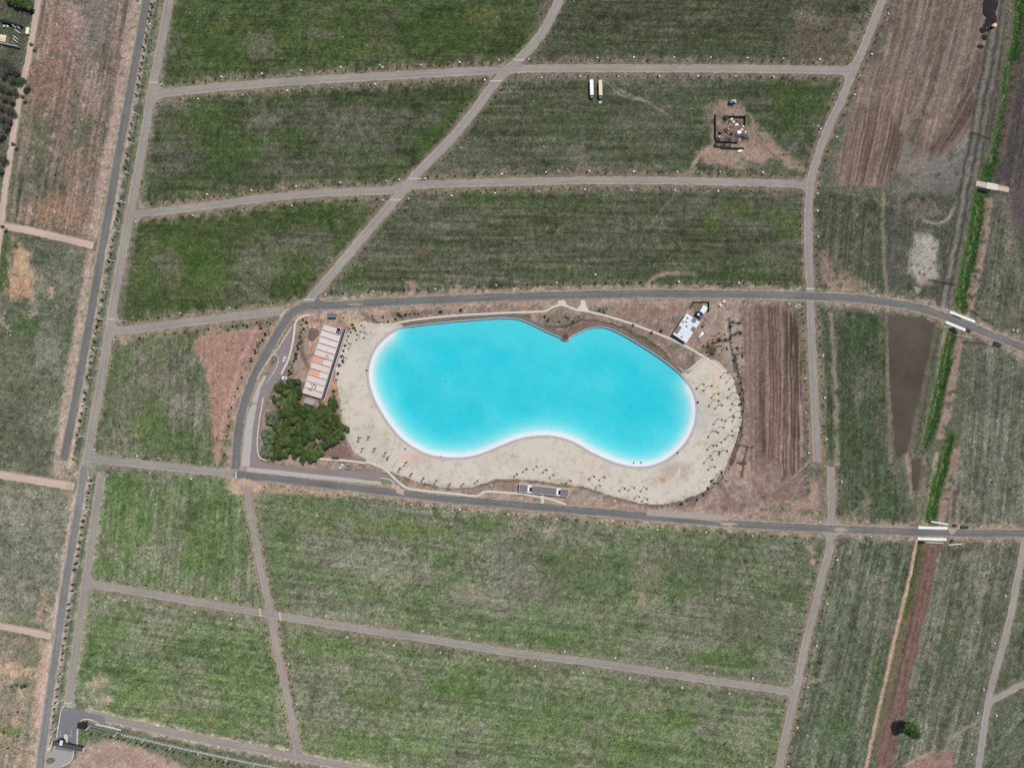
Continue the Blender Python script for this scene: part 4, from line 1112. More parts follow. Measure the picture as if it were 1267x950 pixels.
# ------------------------------------------------------------------ lagoon: lined basin, water, rim, beach
wallf = np.zeros(len(LG))
def is_wall(p):
    x, y = p
    return 1.0 if (y < 395+0.0 or (494 < x < 850 and y < 475 and not (x > 845 and y > 468))) else 0.0
wallf = np.array([is_wall(p) for p in LG])
kk = np.ones(7)/7
wallf = np.convolve(np.concatenate([wallf[-4:-1], wallf, wallf[1:4]]), kk, 'valid')
bx, by = np.meshgrid(np.arange(448, 870, 1.3), np.arange(386, 584, 1.3))
BXf, BYf = bx.ravel(), by.ravel()
dI = sdist(BXf, BYf, LG[:-1], 1e5)
_, wl, _, _ = dist_line(BXf, BYf, np.column_stack([LG, wallf]), 1e5)
d_ = np.maximum(dI, -2)
beachz = np.interp(d_, [-3, 0, 4, 8, 13, 20, 30, 45, 70], [.10, .06, -.24, -.74, -1.25, -1.85, -2.3, -2.5, -2.6])
wallz = np.interp(d_, [-3, 0, 1.0, 3, 10, 30, 60], [.05, .02, -1.55, -1.9, -2.2, -2.4, -2.55])
bz = beachz*(1-wl)+wallz*wl+(fbm(BXf, BYf, 34, 610, 4)-.5)*0.9*sm((dI-14)/20)+(fbm(BXf, BYf, 4, 615, 2)-.5)*0.10*sm((dI-10)/20)
bz = np.where(dI < 0, np.minimum(bz, 0.02), bz)
keep = dI > -2.6
bi = np.arange(len(BXf)).reshape(bx.shape)
bq = np.stack([bi[1:, :-1], bi[1:, 1:], bi[:-1, 1:], bi[:-1, :-1]], -1).reshape(-1, 4)
bq = bq[keep[bq].all(1)]
used = np.unique(bq)
remap = -np.ones(len(BXf), int); remap[used] = np.arange(len(used))
me = bpy.data.meshes.new('lagoon_basin')
me.from_pydata([((BXf[i]-CX)*S, -(BYf[i]-CY)*S, bz[i]) for i in used], [], remap[bq].tolist())
me.polygons.foreach_set('use_smooth', [True]*len(me.polygons))
tag(link('lagoon_basin', me, mat('white_lagoon_liner', (222, 224, 226), .7, .03, .2)), kind='structure')

def water_material(name, absorb, dens, rough):
    m = bpy.data.materials.new(name)
    m.use_nodes = True
    t = m.node_tree
    t.nodes.remove(t.nodes['Principled BSDF'])
    out = [n for n in t.nodes if n.type == 'OUTPUT_MATERIAL'][0]
    tr = nn(t, 'ShaderNodeBsdfTransparent')
    gl = nn(t, 'ShaderNodeBsdfGlossy'); gl.inputs['Roughness'].default_value = rough
    fr = nn(t, 'ShaderNodeFresnel'); fr.inputs['IOR'].default_value = 1.33
    tc = nn(t, 'ShaderNodeTexCoord')
    nz = nn(t, 'ShaderNodeTexNoise'); nz.inputs['Scale'].default_value = 0.5; nz.inputs['Detail'].default_value = 3
    t.links.new(tc.outputs['Object'], nz.inputs['Vector'])
    bp = nn(t, 'ShaderNodeBump'); bp.inputs['Strength'].default_value = 0.12; bp.inputs['Distance'].default_value = 0.15
    t.links.new(nz.outputs['Fac'], bp.inputs['Height'])
    for n in (gl, fr): t.links.new(bp.outputs[0], n.inputs['Normal'])
    mx = nn(t, 'ShaderNodeMixShader')
    t.links.new(fr.outputs[0], mx.inputs[0]); t.links.new(tr.outputs[0], mx.inputs[1]); t.links.new(gl.outputs[0], mx.inputs[2])
    t.links.new(mx.outputs[0], out.inputs['Surface'])
    va_ = nn(t, 'ShaderNodeVolumeAbsorption')
    va_.inputs['Color'].default_value = (*absorb, 1)
    va_.inputs['Density'].default_value = dens
    t.links.new(va_.outputs[0], out.inputs['Volume'])
    return m
nL = normals2(LG)
ctr = LG.mean(0)
if ((LG-ctr)*nL).sum() < 0: nL = -nL
wp = LG[:-1]+nL[:-1]*1.4
b = MB().prism([tuple(P(a, c_)[:2]) for a, c_ in wp], -3.6, -0.24)
water = b.build('lagoon_water', water_material('clear_lagoon_water', (0.045, 0.918, 0.963), 0.60, 0.06))
tag(water, kind='structure')

# rim band round the basin
vs_, fs = [], []
n = len(LG)-1
prof = [(-0.9, .075), (0.5, .16), (2.6, .17), (4.4, -.25)]
for i in range(n):
    for off, z in prof:
        p = LG[i]+nL[i]*off
        if wallf[i] > .5 and off < 0: z = -.02
        vs_.append(tuple(P(p[0], p[1], z)))
k = len(prof)
for i in range(n):
    for j in range(k-1):
        a, b_ = i*k+j, ((i+1) % n)*k+j
        fs.append((a, b_, b_+1, a+1))
me = bpy.data.meshes.new('lagoon_rim'); me.from_pydata(vs_, [], fs); me.update()
if me.polygons[1].normal.z < 0: me.flip_normals()
tag(link('lagoon_rim', me, mat('rim_concrete', (178, 172, 170), .85, .10, .5)), kind='structure')
# darker retaining wall along the deep northern edge
wi = [i for i in range(n) if wallf[i] > .6]
seg = [LG[i]+nL[i]*0.9 for i in sorted(wi, key=lambda i: (i-wi[0]) % n)]
run = []
order = [i for i in range(n) if wallf[i] > .6]
ribbon('retaining_wall', [tuple(LG[i]+nL[i]*1.3) for i in order], 1.1, mat('retaining_wall_stone', (78, 92, 96), .9, .2, .6), z=.34, rag=.1)
ribbon('retaining_wall_coping', [tuple(LG[i]+nL[i]*2.7) for i in order], 1.4, mat('bank_edge_soil', (128, 116, 102), .9, .2, .6), z=.30, rag=.12)
# little round jetty
jt = MB().prism([tuple(P(699.5+4.2*math.cos(t), 417+3.8*math.sin(t))[:2]) for t in np.linspace(0, 2*math.pi, 20, endpoint=False)], -1.2, .42)
jo = empty('viewing_jetty', P(699.5, 417, 0), label='small round stone jetty pushing into the lagoon from the upper bank', cat='jetty')
o = jt.build('platform', mat('jetty_deck', (92, 72, 58), .9, .2, .8)); o.parent = jo; o.matrix_parent_inverse = jo.matrix_basis.inverted()
rg = MB()
for i in range(26):
    t0, t1 = 2*math.pi*i/26, 2*math.pi*(i+1)/26
    if 3.6 < (t0+t1)/2 < 5.8: continue
    a, b_ = P(699.5+4.4*math.cos(t0), 417+4.0*math.sin(t0), .55), P(699.5+4.4*math.cos(t1), 417+4.0*math.sin(t1), .55)
    rg.tube(a, b_, .22, n=6)
o = rg.build('coping', mat('coping_concrete', (158, 152, 146))); o.parent = jo; o.matrix_parent_inverse = jo.matrix_basis.inverted()

# beach: sand between the rim and its outer edge, gently mounded
BC = [tuple(q_) for q_ in resample(BEACH, 3.0)]
bx, by = np.meshgrid(np.arange(410, 924, 1.5), np.arange(392, 630, 1.5))
u, v = bx.ravel(), by.ravel()
wu, wv_ = u+(fbm(u, v, 8, 301, 3)-.5)*3.0, v+(fbm(u, v, 8, 311, 3)-.5)*3.0
dOut = sdist(wu, wv_, BC, 1e5)
dIn = sdist(u, v, LG[:-1], 1e5)
wl2 = dist_line(u, v, np.column_stack([LG, wallf]), 1e5)[1]
keep = (dOut > -1.6) & (dIn < 1.0) & ~((v < 470) & (u > 500) & (u < 845) & (v < 400+(u-500)*.2+30) & (dIn < -1))
bzz = .155+.10*sm(dOut/10)*sm(-dIn/12)+(fbm(u, v, 10, 633, 3)-.5)*.18*sm(-dIn/8)*sm(dOut/6)
bzz = np.where(dOut < 0, -.15, bzz); bzz = np.where(dIn > -1.6, .10, bzz)
bi = np.arange(len(u)).reshape(bx.shape)
bq = np.stack([bi[1:, :-1], bi[1:, 1:], bi[:-1, 1:], bi[:-1, :-1]], -1).reshape(-1, 4)
bq = bq[keep[bq].all(1)]
used = np.unique(bq); remap = -np.ones(len(u), int); remap[used] = np.arange(len(used))
sc_ = np.tile(np.array([205., 195., 181.]), (len(u), 1))
def bl(al, c):
    al = np.clip(al, 0, 1)[:, None]
    sc_[:] = sc_*(1-al)+np.array(c, float)*al
bl(sm((fbm(u, v, 26, 640, 4)-.45)*2.4)*.75, (190, 182, 168)); bl(sm((fbm(u, v, 18, 650, 4)-.58)*4)*.6, (212, 194, 184)); bl(sm((fbm(u, v, 9, 655, 3)-.62)*4)*.45, (176, 170, 142))
bl(sm(1.2-np.hypot((u-835)/26, (v-583)/14))*.8*sm((fbm(u, v, 8, 656, 3)-.3)*4), (176, 162, 144)); bl(sm(1.2-np.hypot((u-820)/14, (v-594)/5))*.8*sm((fbm(u, v, 5, 657, 3)-.35)*4), (178, 142, 106)); bl(sm(1.2-np.hypot((u-885)/12, (v-470)/34))*.5, (206, 188, 158))
bl(sm(1.2-np.hypot((u-520)/40, (v-566)/9))*.6, (206, 176, 156)); bl(sm(1.2-np.hypot((u-868)/12, (v-510)/34))*.55, (184, 178, 172)); bl(sm((4-np.abs(dOut-2))/4)*.35*sm((fbm(u, v, 9, 658, 3)-.4)*3), (150, 146, 112))
bl(sm(1.2-np.hypot((u-720)/40, (v-570)/20))*.4, (204, 190, 170)); bl(sm(1.2-np.hypot((u-640)/60, (v-580)/12))*.4, (204, 200, 180)); bl(sm((fbm(u, v, 3, 659, 2)-.72)*5)*.4, (158, 146, 122))
me = bpy.data.meshes.new('beach')
me.from_pydata([((u[i]-CX)*S, -(v[i]-CY)*S, bzz[i]) for i in used], [], remap[bq].tolist())
me.polygons.foreach_set('use_smooth', [True]*len(me.polygons))
at_ = me.attributes.new('soil', 'FLOAT_COLOR', 'POINT')
at_.data.foreach_set('color', np.column_stack([alb(sc_[used]), np.ones(len(used))]).astype(np.float32).ravel())
tag(link('beach', me, mat('beach_sand', (206, 197, 181), .95, .07, .8, .15, attr='soil')), kind='structure')
# pond water
for pp in (POND, POND2):
    q3 = resample(pp+[pp[0]], 3)
    n3_ = normals2(q3); n3_ *= np.sign(((q3-q3.mean(0))*n3_).sum())
    sheet('pond_water', [tuple(q_) for q_ in (q3+n3_*2.5)[:-1]], -0.46, mat('muddy_water', (77, 70, 59), .5, .42, .035, spec=.10), depth=.03)

# ------------------------------------------------------------------ shared pieces
def part(mb, name, m, root, smooth=False):
    """a part whose solids were given in world coordinates, hung under an unrotated root"""
    L = root.location
    mb.v = [(x-L.x, y-L.y, z-L.z) for x, y, z in mb.v]
    return mb.build(name, m, root, smooth)

def local(root_px, rz):
    ox, oy = root_px
    c, s_ = math.cos(rz), math.sin(rz)
    def f(px, py):
        x, y = (px-ox)*S, -(py-oy)*S
        return (x*c+y*s_, -x*s_+y*c)
    return f

WHITE = mat('white_paint', (236, 236, 232), .6, .05, .8)
STEEL = mat('grey_steel', (120, 124, 128), .5, .1, 1, metal=.3)
BLACK = mat('black_rubber', (34, 34, 36), .8, .1, 1)
DARKROOF = mat('dark_grey_roof', (74, 74, 78), .8, .12, .8)
GLASS = mat('dark_glass', (36, 42, 50), .12, .05, 1, spec=.6)
BARK = mat('bark', (104, 88, 72), .9, .25, 2)
GREYBARK = mat('bare_grey_bark', (122, 112, 104), .9, .2, 2)
def leaf_mat(name):
    m = bpy.data.materials.new(name)
    m.use_nodes = True
    t = m.node_tree
    b = t.nodes['Principled BSDF']
    b.inputs['Roughness'].default_value = .6
    b.inputs['Specular IOR Level'].default_value = .2
    at = nn(t, 'ShaderNodeAttribute', attribute_name='leaf')
    oi = nn(t, 'ShaderNodeObjectInfo')
    mr = nn(t, 'ShaderNodeMapRange')
    mr.inputs['To Min'].default_value = .8; mr.inputs['To Max'].default_value = 1.2
    t.links.new(oi.outputs['Random'], mr.inputs['Value'])
    mx = nn(t, 'ShaderNodeMix', data_type='RGBA', blend_type='MULTIPLY'); mx.inputs['Factor'].default_value = 1
    t.links.new(at.outputs['Color'], mx.inputs['A']); t.links.new(mr.outputs[0], mx.inputs['B'])
    t.links.new(mx.outputs['Result'], b.inputs['Base Color'])
    tl = nn(t, 'ShaderNodeBsdfTranslucent'); t.links.new(mx.outputs['Result'], tl.inputs['Color'])
    ms = nn(t, 'ShaderNodeMixShader'); ms.inputs[0].default_value = .2
    out = [n for n in t.nodes if n.type == 'OUTPUT_MATERIAL'][0]
    t.links.new(b.outputs[0], ms.inputs[1]); t.links.new(tl.outputs[0], ms.inputs[2]); t.links.new(ms.outputs[0], out.inputs['Surface'])
    return m
LEAF = leaf_mat('leaves')

def leaves(name, lobes, n, size, cols, seed, up=.5, fill=.55):
    """leaf-sized faces spread through the volume of some lobes (centre, radii)"""
    g = np.random.default_rng(seed)
    vol = np.array([l[1][0]*l[1][1]*l[1][2] for l in lobes]); vol = vol/vol.sum()
    li = g.choice(len(lobes), n, p=vol)
    d = g.normal(size=(n, 3)); d /= np.linalg.norm(d, axis=1)[:, None]
    r = fill+(1-fill)*g.random(n)**.6
    cen = np.array([l[0] for l in lobes])[li]; rad = np.array([l[1] for l in lobes])[li]
    p = cen+d*rad*r[:, None]
    nr = d+np.array([0, 0, up])+g.normal(size=(n, 3))*.45
    nr /= np.linalg.norm(nr, axis=1)[:, None]
    t = np.cross(nr, g.normal(size=(n, 3))); t /= np.linalg.norm(t, axis=1)[:, None]
    bt = np.cross(nr, t)
    sz = size*(.6+.8*g.random(n))[:, None]
    q_ = np.stack([p-t*sz, p-bt*sz*.55, p+t*sz, p+bt*sz*.55], 1).reshape(-1, 3)
    me_ = bpy.data.meshes.new(name)
    me_.vertices.add(4*n); me_.vertices.foreach_set('co', q_.astype(np.float32).ravel())
    me_.loops.add(4*n); me_.loops.foreach_set('vertex_index', np.arange(4*n, dtype=np.int32))
    me_.polygons.add(n); me_.polygons.foreach_set('loop_start', np.arange(0, 4*n, 4, dtype=np.int32))
    me_.update()
    cs = np.array([alb(c) for c in cols])
    lc_ = cs[g.integers(0, len(cs), n)]*(.75+.5*g.random(n))[:, None]
    # each lobe leans to one of the tones
    tone = np.array([cs[i % len(cs)] for i in range(len(lobes))])[li]
    lc_ = lc_*.55+tone*.45
    at = me_.attributes.new('leaf', 'FLOAT_COLOR', 'POINT')
    at.data.foreach_set('color', np.repeat(np.column_stack([lc_, np.ones(n)]), 4, 0).astype(np.float32).ravel())
    me_.materials.append(LEAF)
    return me_

def trunk_mesh(h, r, limbs, seed, m=None, n=7):
    g = random.Random(seed)
    b = MB()
    pts = [Vector((0, 0, -.3))]
    for i in range(1, 5):
        pts.append(Vector((g.uniform(-.03, .03)*h, g.uniform(-.03, .03)*h, h*i/4)))
    for i in range(4):
        b.tube(pts[i], pts[i+1], r*(1-.16*i), r*(1-.16*(i+1)), n)
    for k in range(limbs):
        t = 2*math.pi*k/limbs+g.uniform(-.4, .4)
        z = h*g.uniform(.55, .95)
        l = h*g.uniform(.4, .7)
        e = Vector((math.cos(t)*l, math.sin(t)*l, z+l*g.uniform(.4, .9)))
        mid = Vector((math.cos(t)*l*.45, math.sin(t)*l*.45, z+l*.35))
        b.tube((0, 0, z), mid, r*.5, r*.36, 5); b.tube(mid, e, r*.36, r*.12, 5)
    return b.mesh('trunk', m or BARK)

def plant(name, loc, rz, sc, meshes, label, cat, group):
    root = empty(name, loc, rz, label, cat, group)
    for nm, me_ in meshes:
        link(nm, me_, None, root)
    root.scale = (sc, sc, sc)
    return root

# ------------------------------------------------------------------ the unfinished long building left of the lagoon
def unfinished_building():
    hz = 4.0
    A, B_, D_ = under(401, 399.5, hz), under(374, 486, hz), under(424, 407.6, hz)
    dx, dy = B_[0]-A[0], B_[1]-A[1]
    Lp = math.hypot(dx, dy)*S
    rz = math.atan2(-dy, dx)
    root = empty('unfinished_building', P(A[0], A[1], 0), rz, 'long unfinished building of pink concrete bays between grove and beach', 'building')
    W = math.hypot(D_[0]-A[0], D_[1]-A[1])*S
    # local x runs down the building, local y points to the beach (left of x is +y)
    pink = mat('pink_concrete', (216, 196, 188), .9, .10, .5)
    grey = mat('pinkish_grey_concrete', (216, 204, 198), .9, .10, .5)
    terra = mat('terracotta_screed', (212, 164, 140), .9, .12, .6)
    wallm = mat('raw_wall_block', (222, 212, 206), .9, .10, .7)
    n = 11
    bay = Lp/n
    skip = 0
    for i in range(n):
        m_ = terra if i in (5, 7) else pink if i in (0, 4, 6, 8, 10) else grey
        x0, x1 = i*bay+.16, (i+1)*bay-.16
        # two roof slabs to a bay; the stair well of the first bay stays open
        for j, (y0, y1) in enumerate(((.35, W*.55), (W*.55+.05, W-.35))):
            if i == 0 and j == 1:
                MB().box(((x0+x1)/2, (y0+W*.72)/2, hz-.15), (x1-x0, W*.72-y0, .3)).build('roof_slab', m_, root)
                continue
            mm = m_ if not (m_ is terra and j == 1) else grey
            MB().box(((x0+x1)/2, (y0+y1)/2, hz-.15+.012*((i+j) % 3)), (x1-x0, y1-y0, .3)).build('roof_slab', mm, root)
    for i in range(n+1):
        x = min(max(i*bay, .12), Lp-.12)
        hh = hz+(1.5 if i < n else .15)
        MB().box((x, W/2, hh/2-.1), (.22, W-.5, hh+.2)).build('cross_wall', wallm, root)
    MB().box((Lp/2, .12, (hz+.1)/2-.1), (Lp, .24, hz+.1+.2)).build('front_wall', wallm, root)
    MB().box((Lp/2, W-.12, (hz+.5)/2-.1), (Lp, .24, hz+.5+.2)).build('back_wall', mat('white_render', (228, 224, 220), .8, .05), root)
    o = MB().box((Lp/2+.6, W+2.5, 2.0), (Lp+2.0, .3, 4.4)).build('outer_wall', mat('white_render', (228, 224, 220)), root)
    MB().box((Lp/2, W+1.2, .06), (Lp, 2.2, .25)).build('corridor_shade_strip', mat('dark_recess_floor', (60, 56, 54), .9), root)  # dark corridor floor, the outer wall's shade put into its colour
    # stair tower
    MB().box((bay*.5, W-1.0, hz+.9), (bay*.9, .22, 2.2)).box((.3, W-2.2, hz+.7), (.22, 2.6, 1.8)).build('stair_parapet', mat('white_render', (228, 224, 220)), root)
    MB().box((bay*.5, W*.86, .2), (bay, W*.25, .2)).build('stair_floor', DARKROOF, root)
    # material left on the roof
    g = random.Random(4)
    for (fx, fy) in ((4.62, .64), (4.72, .72), (5.02, .58), (5.10, .66), (9.3, .32), (9.35, .44), (9.4, .56), (9.75, .4), (9.8, .55), (10.2, .28), (10.25, .40)):
        b = MB().box((0, 0, .35), (g.uniform(.7, 1.3), g.uniform(.5, .9), .7), g.uniform(0, 3), .9)
        o = b.build('roof_opening', DARKROOF, root)
        o.location = (fx*bay, fy*W, hz+.02)
    # lean-to at the lower end
    p = under(383, 497, 2.4)
    r2 = empty('lean_to_shed', P(p[0], p[1], 0), rz, 'small grey lean-to shed below the unfinished building, half under trees', 'shed')
    for sx in (-1, 1):
        for sy in (-1, 1):
            MB().box((sx*1.5, sy*3.2, 1.15), (.15, .15, 2.3)).build('post', STEEL, r2)
    MB().box((0, 0, 2.4), (3.8, 7.4, .14)).build('roof', mat('grey_sheet_roof', (168, 166, 164), .7, .08, 1), r2)
    MB().box((-1.3, 0, 1.1), (.1, 6.6, 2.2)).build('wall', wallm, r2)
unfinished_building()

# ------------------------------------------------------------------ white roofed clubhouse right of the lagoon road
def clubhouse():
    hz = 4.6
    c0 = under(849.4, 406, hz)
    rz = math.atan2(-25.4, -16.9)
    loc = local(c0, rz)
    root = empty('clubhouse', P(c0[0], c0[1], 0), rz, 'white flat-roofed building with dark roof panels beside the path above the lagoon', 'building')
    L, W = 18.2, 11.6
    wl_ = mat('clubhouse_wall', (150, 158, 160), .8, .06)
    MB().box((0, 0, 2.1), (L-.8, W-.8, 4.6)).build('wall', wl_, root)
    MB().box((0, 0, 4.28), (L, W, .2)).build('roof_deck', STEEL, root)
    wr = [mat('white_roof_membrane', (224, 228, 234), .55, .04, .5), mat('white_roof_membrane_dull', (212, 217, 225), .6, .05, .5)]
    n = 12
    for i in range(n):
        x = -L/2+(i+.5)*L/n
        MB().box((x, 0, 4.44+.012*(i % 2)), (L/n-.09, W-.1, .14)).build('roof_sheet', wr[i % 2], root)
    for sx in (-1, 1):
        MB().box((sx*(L/2+.06), 0, 4.5), (.14, W+.3, .42)).build('parapet', WHITE, root)
    for sy in (-1, 1):
        MB().box((0, sy*(W/2+.08), 4.5), (L-.05, .14, .40)).build('parapet', WHITE, root)
    dk = mat('dark_solar_panel', (72, 80, 84), .35, .05, 1)
    def rp(px, py):
        q_ = under(px, py, hz)
        return loc(*q_)
    for (px, py, lx, ly) in ((838.9, 407.9, 6.2, 2.7), (858.6, 396.4, 3.6, 3.2), (857.8, 407.2, 3.4, 3.0)):
        x, y = rp(px, py)
        fr = MB().box((x, y, 4.64), (lx, ly, .16)).build('roof_panel', STEEL, root)
        k = int(lx/.9)
        for j in range(k):
            MB().box((x-lx/2+(j+.5)*lx/k, y, 4.75), (lx/k-.08, ly-.12, .06)).build('panel_module', dk, fr)
    for px, py in ((850.4, 393.8), (848.8, 398.5), (845, 398.2), (849.6, 403.8), (843.4, 416.7)):
        x, y = rp(px, py)
        fr = MB().box((x, y, 4.66), (1.15, 1.15, .34)).build('skylight', STEEL, root)
        MB().box((x, y, 4.85), (.95, .95, .06)).build('pane', GLASS, fr)
    for sy in (-1, 1):
        for i in range(4):
            f_ = MB().box((-L/2+2.6+i*4.2, sy*(W/2-.4), 1.9), (2.2, .14, 1.5)).build('window', WHITE, root)
            MB().box((-L/2+2.6+i*4.2, sy*(W/2-.32), 1.9), (1.95, .06, 1.25)).build('pane', GLASS, f_)
    MB().box((L/2-.38, -1, 1.1), (.12, 1.6, 2.3)).build('door', mat('door_paint', (90, 70, 60)), root)
    # shaded yard behind it
    rc = empty('canopy', P(869.6, 383.4, 0), rz, 'small white canopy beside the blue tarpaulin at the clubhouse yard', 'canopy')
    b = MB()
    for sx in (-1, 1):
        for sy in (-1, 1):
            b = MB().box((sx*2.3, sy*1.6, 1.2), (.12, .12, 2.5)).build('post', STEEL, rc)
    MB().box((0, 0, 2.55), (5.4, 3.8, .14)).build('roof', mat('white_roof_membrane', (232, 234, 238)), rc)
    rb = empty('tarpaulin_store', P(866.2, 392, 0), rz, 'blue tarpaulin covered store between white canopy and clubhouse', 'store')
    MB().box((0, 0, .9), (3.0, 2.6, 1.9), taper=.9).build('stack', BLACK, rb)
    MB().box((.1, 0, 1.92), (2.9, 2.5, .14)).build('tarpaulin', mat('blue_tarpaulin', (40, 66, 140), .5, .15, 1), rb)
    rb = empty('shadow_gap_block', P(862.2, 389, 0), rz, 'small black block standing for a shadowed gap, white box on top, beside the clubhouse corner', 'shed')  # black block added to paint the shadowed gap beside the building
    MB().box((0, .4, 1.1), (3.0, 3.6, 2.3)).build('wall', BLACK, rb)
    MB().box((0, .4, 2.3), (3.2, 3.8, .12)).build('roof', mat('black_roof_felt', (38, 40, 44), .9), rb)
    MB().box((0, .6, 2.6), (1.5, 1.5, .5)).build('box', WHITE, rb)
    net = mat('green_shade_net', (44, 66, 54), .9, .2, 2)
    rf = empty('net_fence', P(853, 383, 0), 0, 'dark green shade-net fence round the yard of the clubhouse', 'fence')
    for a, b_ in (((853, 383), (857, 373.8)), ((857, 373.8), (876.6, 373.8)), ((876.6, 373.8), (876.2, 386))):
        pa, pb = P(*a, 0), P(*b_, 0)
        mbx = MB(); mid = (pa+pb)/2; d = pb-pa
        mbx.box((mid.x, mid.y, 1.2), (d.length, .12, 2.6), math.atan2(d.y, d.x))
        part(mbx, 'net_panel', net, rf)
        for q_ in (pa, pb):
            mbx = MB().box((q_.x, q_.y, 1.3), (.16, .16, 3.0)); part(mbx, 'post', STEEL, rf)
clubhouse()

# ------------------------------------------------------------------ long grey pavilion below the lagoon
def pavilion():
    hz = 3.6
    c0 = under(673, 606.6, hz)
    rz = math.atan2(-6.2, 60)
    root = empty('pavilion', P(c0[0], c0[1], 0), rz, 'long low pavilion with grey roof and two light wells between beach and road', 'building')
    L, W = 36.4, 6.0
    gm = mat('grey_roof_paver', (124, 118, 122), .9, .08, .8)
    pale = mat('pavilion_edge', (206, 198, 192), .85, .06)
    wm = mat('pavilion_wall', (176, 168, 160), .85, .08)
    segs = [(-L/2, -L/2+6.0), (-L/2+9.2, L/2-9.0), (L/2-6.0, L/2)]
    wells = [(-L/2+6.0, -L/2+9.2), (L/2-9.0, L/2-6.0)]
    for a, b_ in segs:
        MB().box(((a+b_)/2, 0, 1.6), (b_-a-.3, W-.6, 3.5)).build('wall', wm, root)
        n = max(2, int((b_-a)/2.0))
        for i in range(n):
            MB().box((a+(i+.5)*(b_-a)/n, -.15, 3.5+.008*(i % 2)), ((b_-a)/n-.05, W-1.0, .16)).build('roof_slab', gm, root)
    for a, b_ in wells:
        fr = MB().box(((a+b_)/2, W/2-1.0, 3.4), (b_-a, 1.4, .3)).box((a+.8, -.4, 3.4), (1.4, W-2.2, .3)).build('well_frame', WHITE, root)
        MB().box(((a+b_)/2, 0, .25), (b_-a, W-.4, .2)).build('well_floor', mat('dark_recess_floor', (60, 56, 54)), root)
        MB().box(((a+b_)/2, -W/2+.5, 3.4), (b_-a, .9, .3)).build('well_frame', WHITE, root)
    MB().box((0, W/2-.12, 3.62), (L+.5, .5, .5)).build('roof_edge', pale, root)
    MB().box((0, -W/2+.12, 3.58), (L+.5, .3, .42)).build('roof_edge', pale, root)
    for sx in (-1, 1):
        MB().box((sx*(L/2+.1), .03, 3.6), (.3, W-.9, .46)).build('roof_edge', pale, root)
    for i in range(7):
        x = -L/2+2.5+i*5.2
        d_o = MB().box((x, -W/2+.26, 1.1), (1.0, .1, 2.2)).build('door', mat('door_paint', (90, 70, 60)), root)
        MB().box((x+.35, -W/2+.18, 1.05), (.08, .08, .2)).build('handle', STEEL, d_o)
pavilion()

# ------------------------------------------------------------------ entrance gate
def gate():
    hz = 5.2
    a, b_ = under(64.8, 918.8, hz), under(103, 927.2, hz)
    cx, cy = (a[0]+b_[0])/2, (a[1]+b_[1])/2
    rz = math.atan2(-(b_[1]-a[1]), b_[0]-a[0])
    L = math.hypot(b_[0]-a[0], b_[1]-a[1])*S
    root = empty('entrance_gate', P(cx, cy, 0), rz, 'entrance gate with long dark canopy spanning the road beside the highway', 'gate')
    MB().box((0, 0, 5.05), (L, 3.1, .5)).build('canopy', mat('dark_canopy', (78, 76, 76), .85, .1, .6), root)
    for s_ in (-1, 1):
        MB().box((s_*(L/2+.2), 0, 2.75), (.4, 3.4, 5.9)).build('end_pylon', WHITE, root)
    MB().box((-1.5, 0, 2.45), (.5, 2.2, 4.7)).build('pier', mat('pier_concrete', (120, 116, 112)), root)
    lf = local((cx, cy), rz)
    x, y = lf(77.5, 915.2)
    MB().box((x, y, 1.3), (2.6, 3.8, 2.7)).build('guard_booth', mat('booth_wall', (70, 72, 76), .7, .08), root)
    MB().box((x-.2, y, 2.75), (3.2, 4.4, .22)).build('booth_roof', mat('black_roof_felt', (38, 40, 44)), root)
    x, y = under(75.6, 918.7, 5.6); x, y = lf(x, y)
    MB().box((x, y, 5.45), (2.2, 3.6, .35)).build('canopy_skylight', mat('pale_blue_sheet', (206, 222, 228), .6, .05), root)
    # barrier arms
    for px in (75.5, 88.5):
        x, y = lf(px, 909)
        st = MB().box((x, y, .55), (.4, .4, 1.3)).build('barrier_post', WHITE, root)
        MB().box((x, y+2.2, 1.0), (.12, 4.6, .12)).build('barrier_arm', WHITE, st)
    c1 = under(100.6, 898, 3.4)
    r2 = empty('guardhouse', P(c1[0], c1[1], 0), R(-8), 'small guardhouse with black flat roof on the grass beside the entrance', 'guardhouse')
    MB().box((0, 0, 1.5), (5.0, 3.6, 3.2)).build('wall', mat('booth_wall', (70, 72, 76)), r2)
    MB().box((0, 0, 3.25), (6.2, 4.2, .3)).build('roof', mat('black_roof_felt', (38, 40, 44)), r2)
    MB().box((0, -1.82, 1.05), (1.0, .08, 2.1)).build('door', WHITE, r2)
    f_ = MB().box((1.6, -1.84, 1.5), (1.0, .1, 1.0)).build('window', WHITE, r2)
    MB().box((1.6, -1.9, 1.5), (.85, .05, .85)).build('pane', GLASS, f_)
gate()

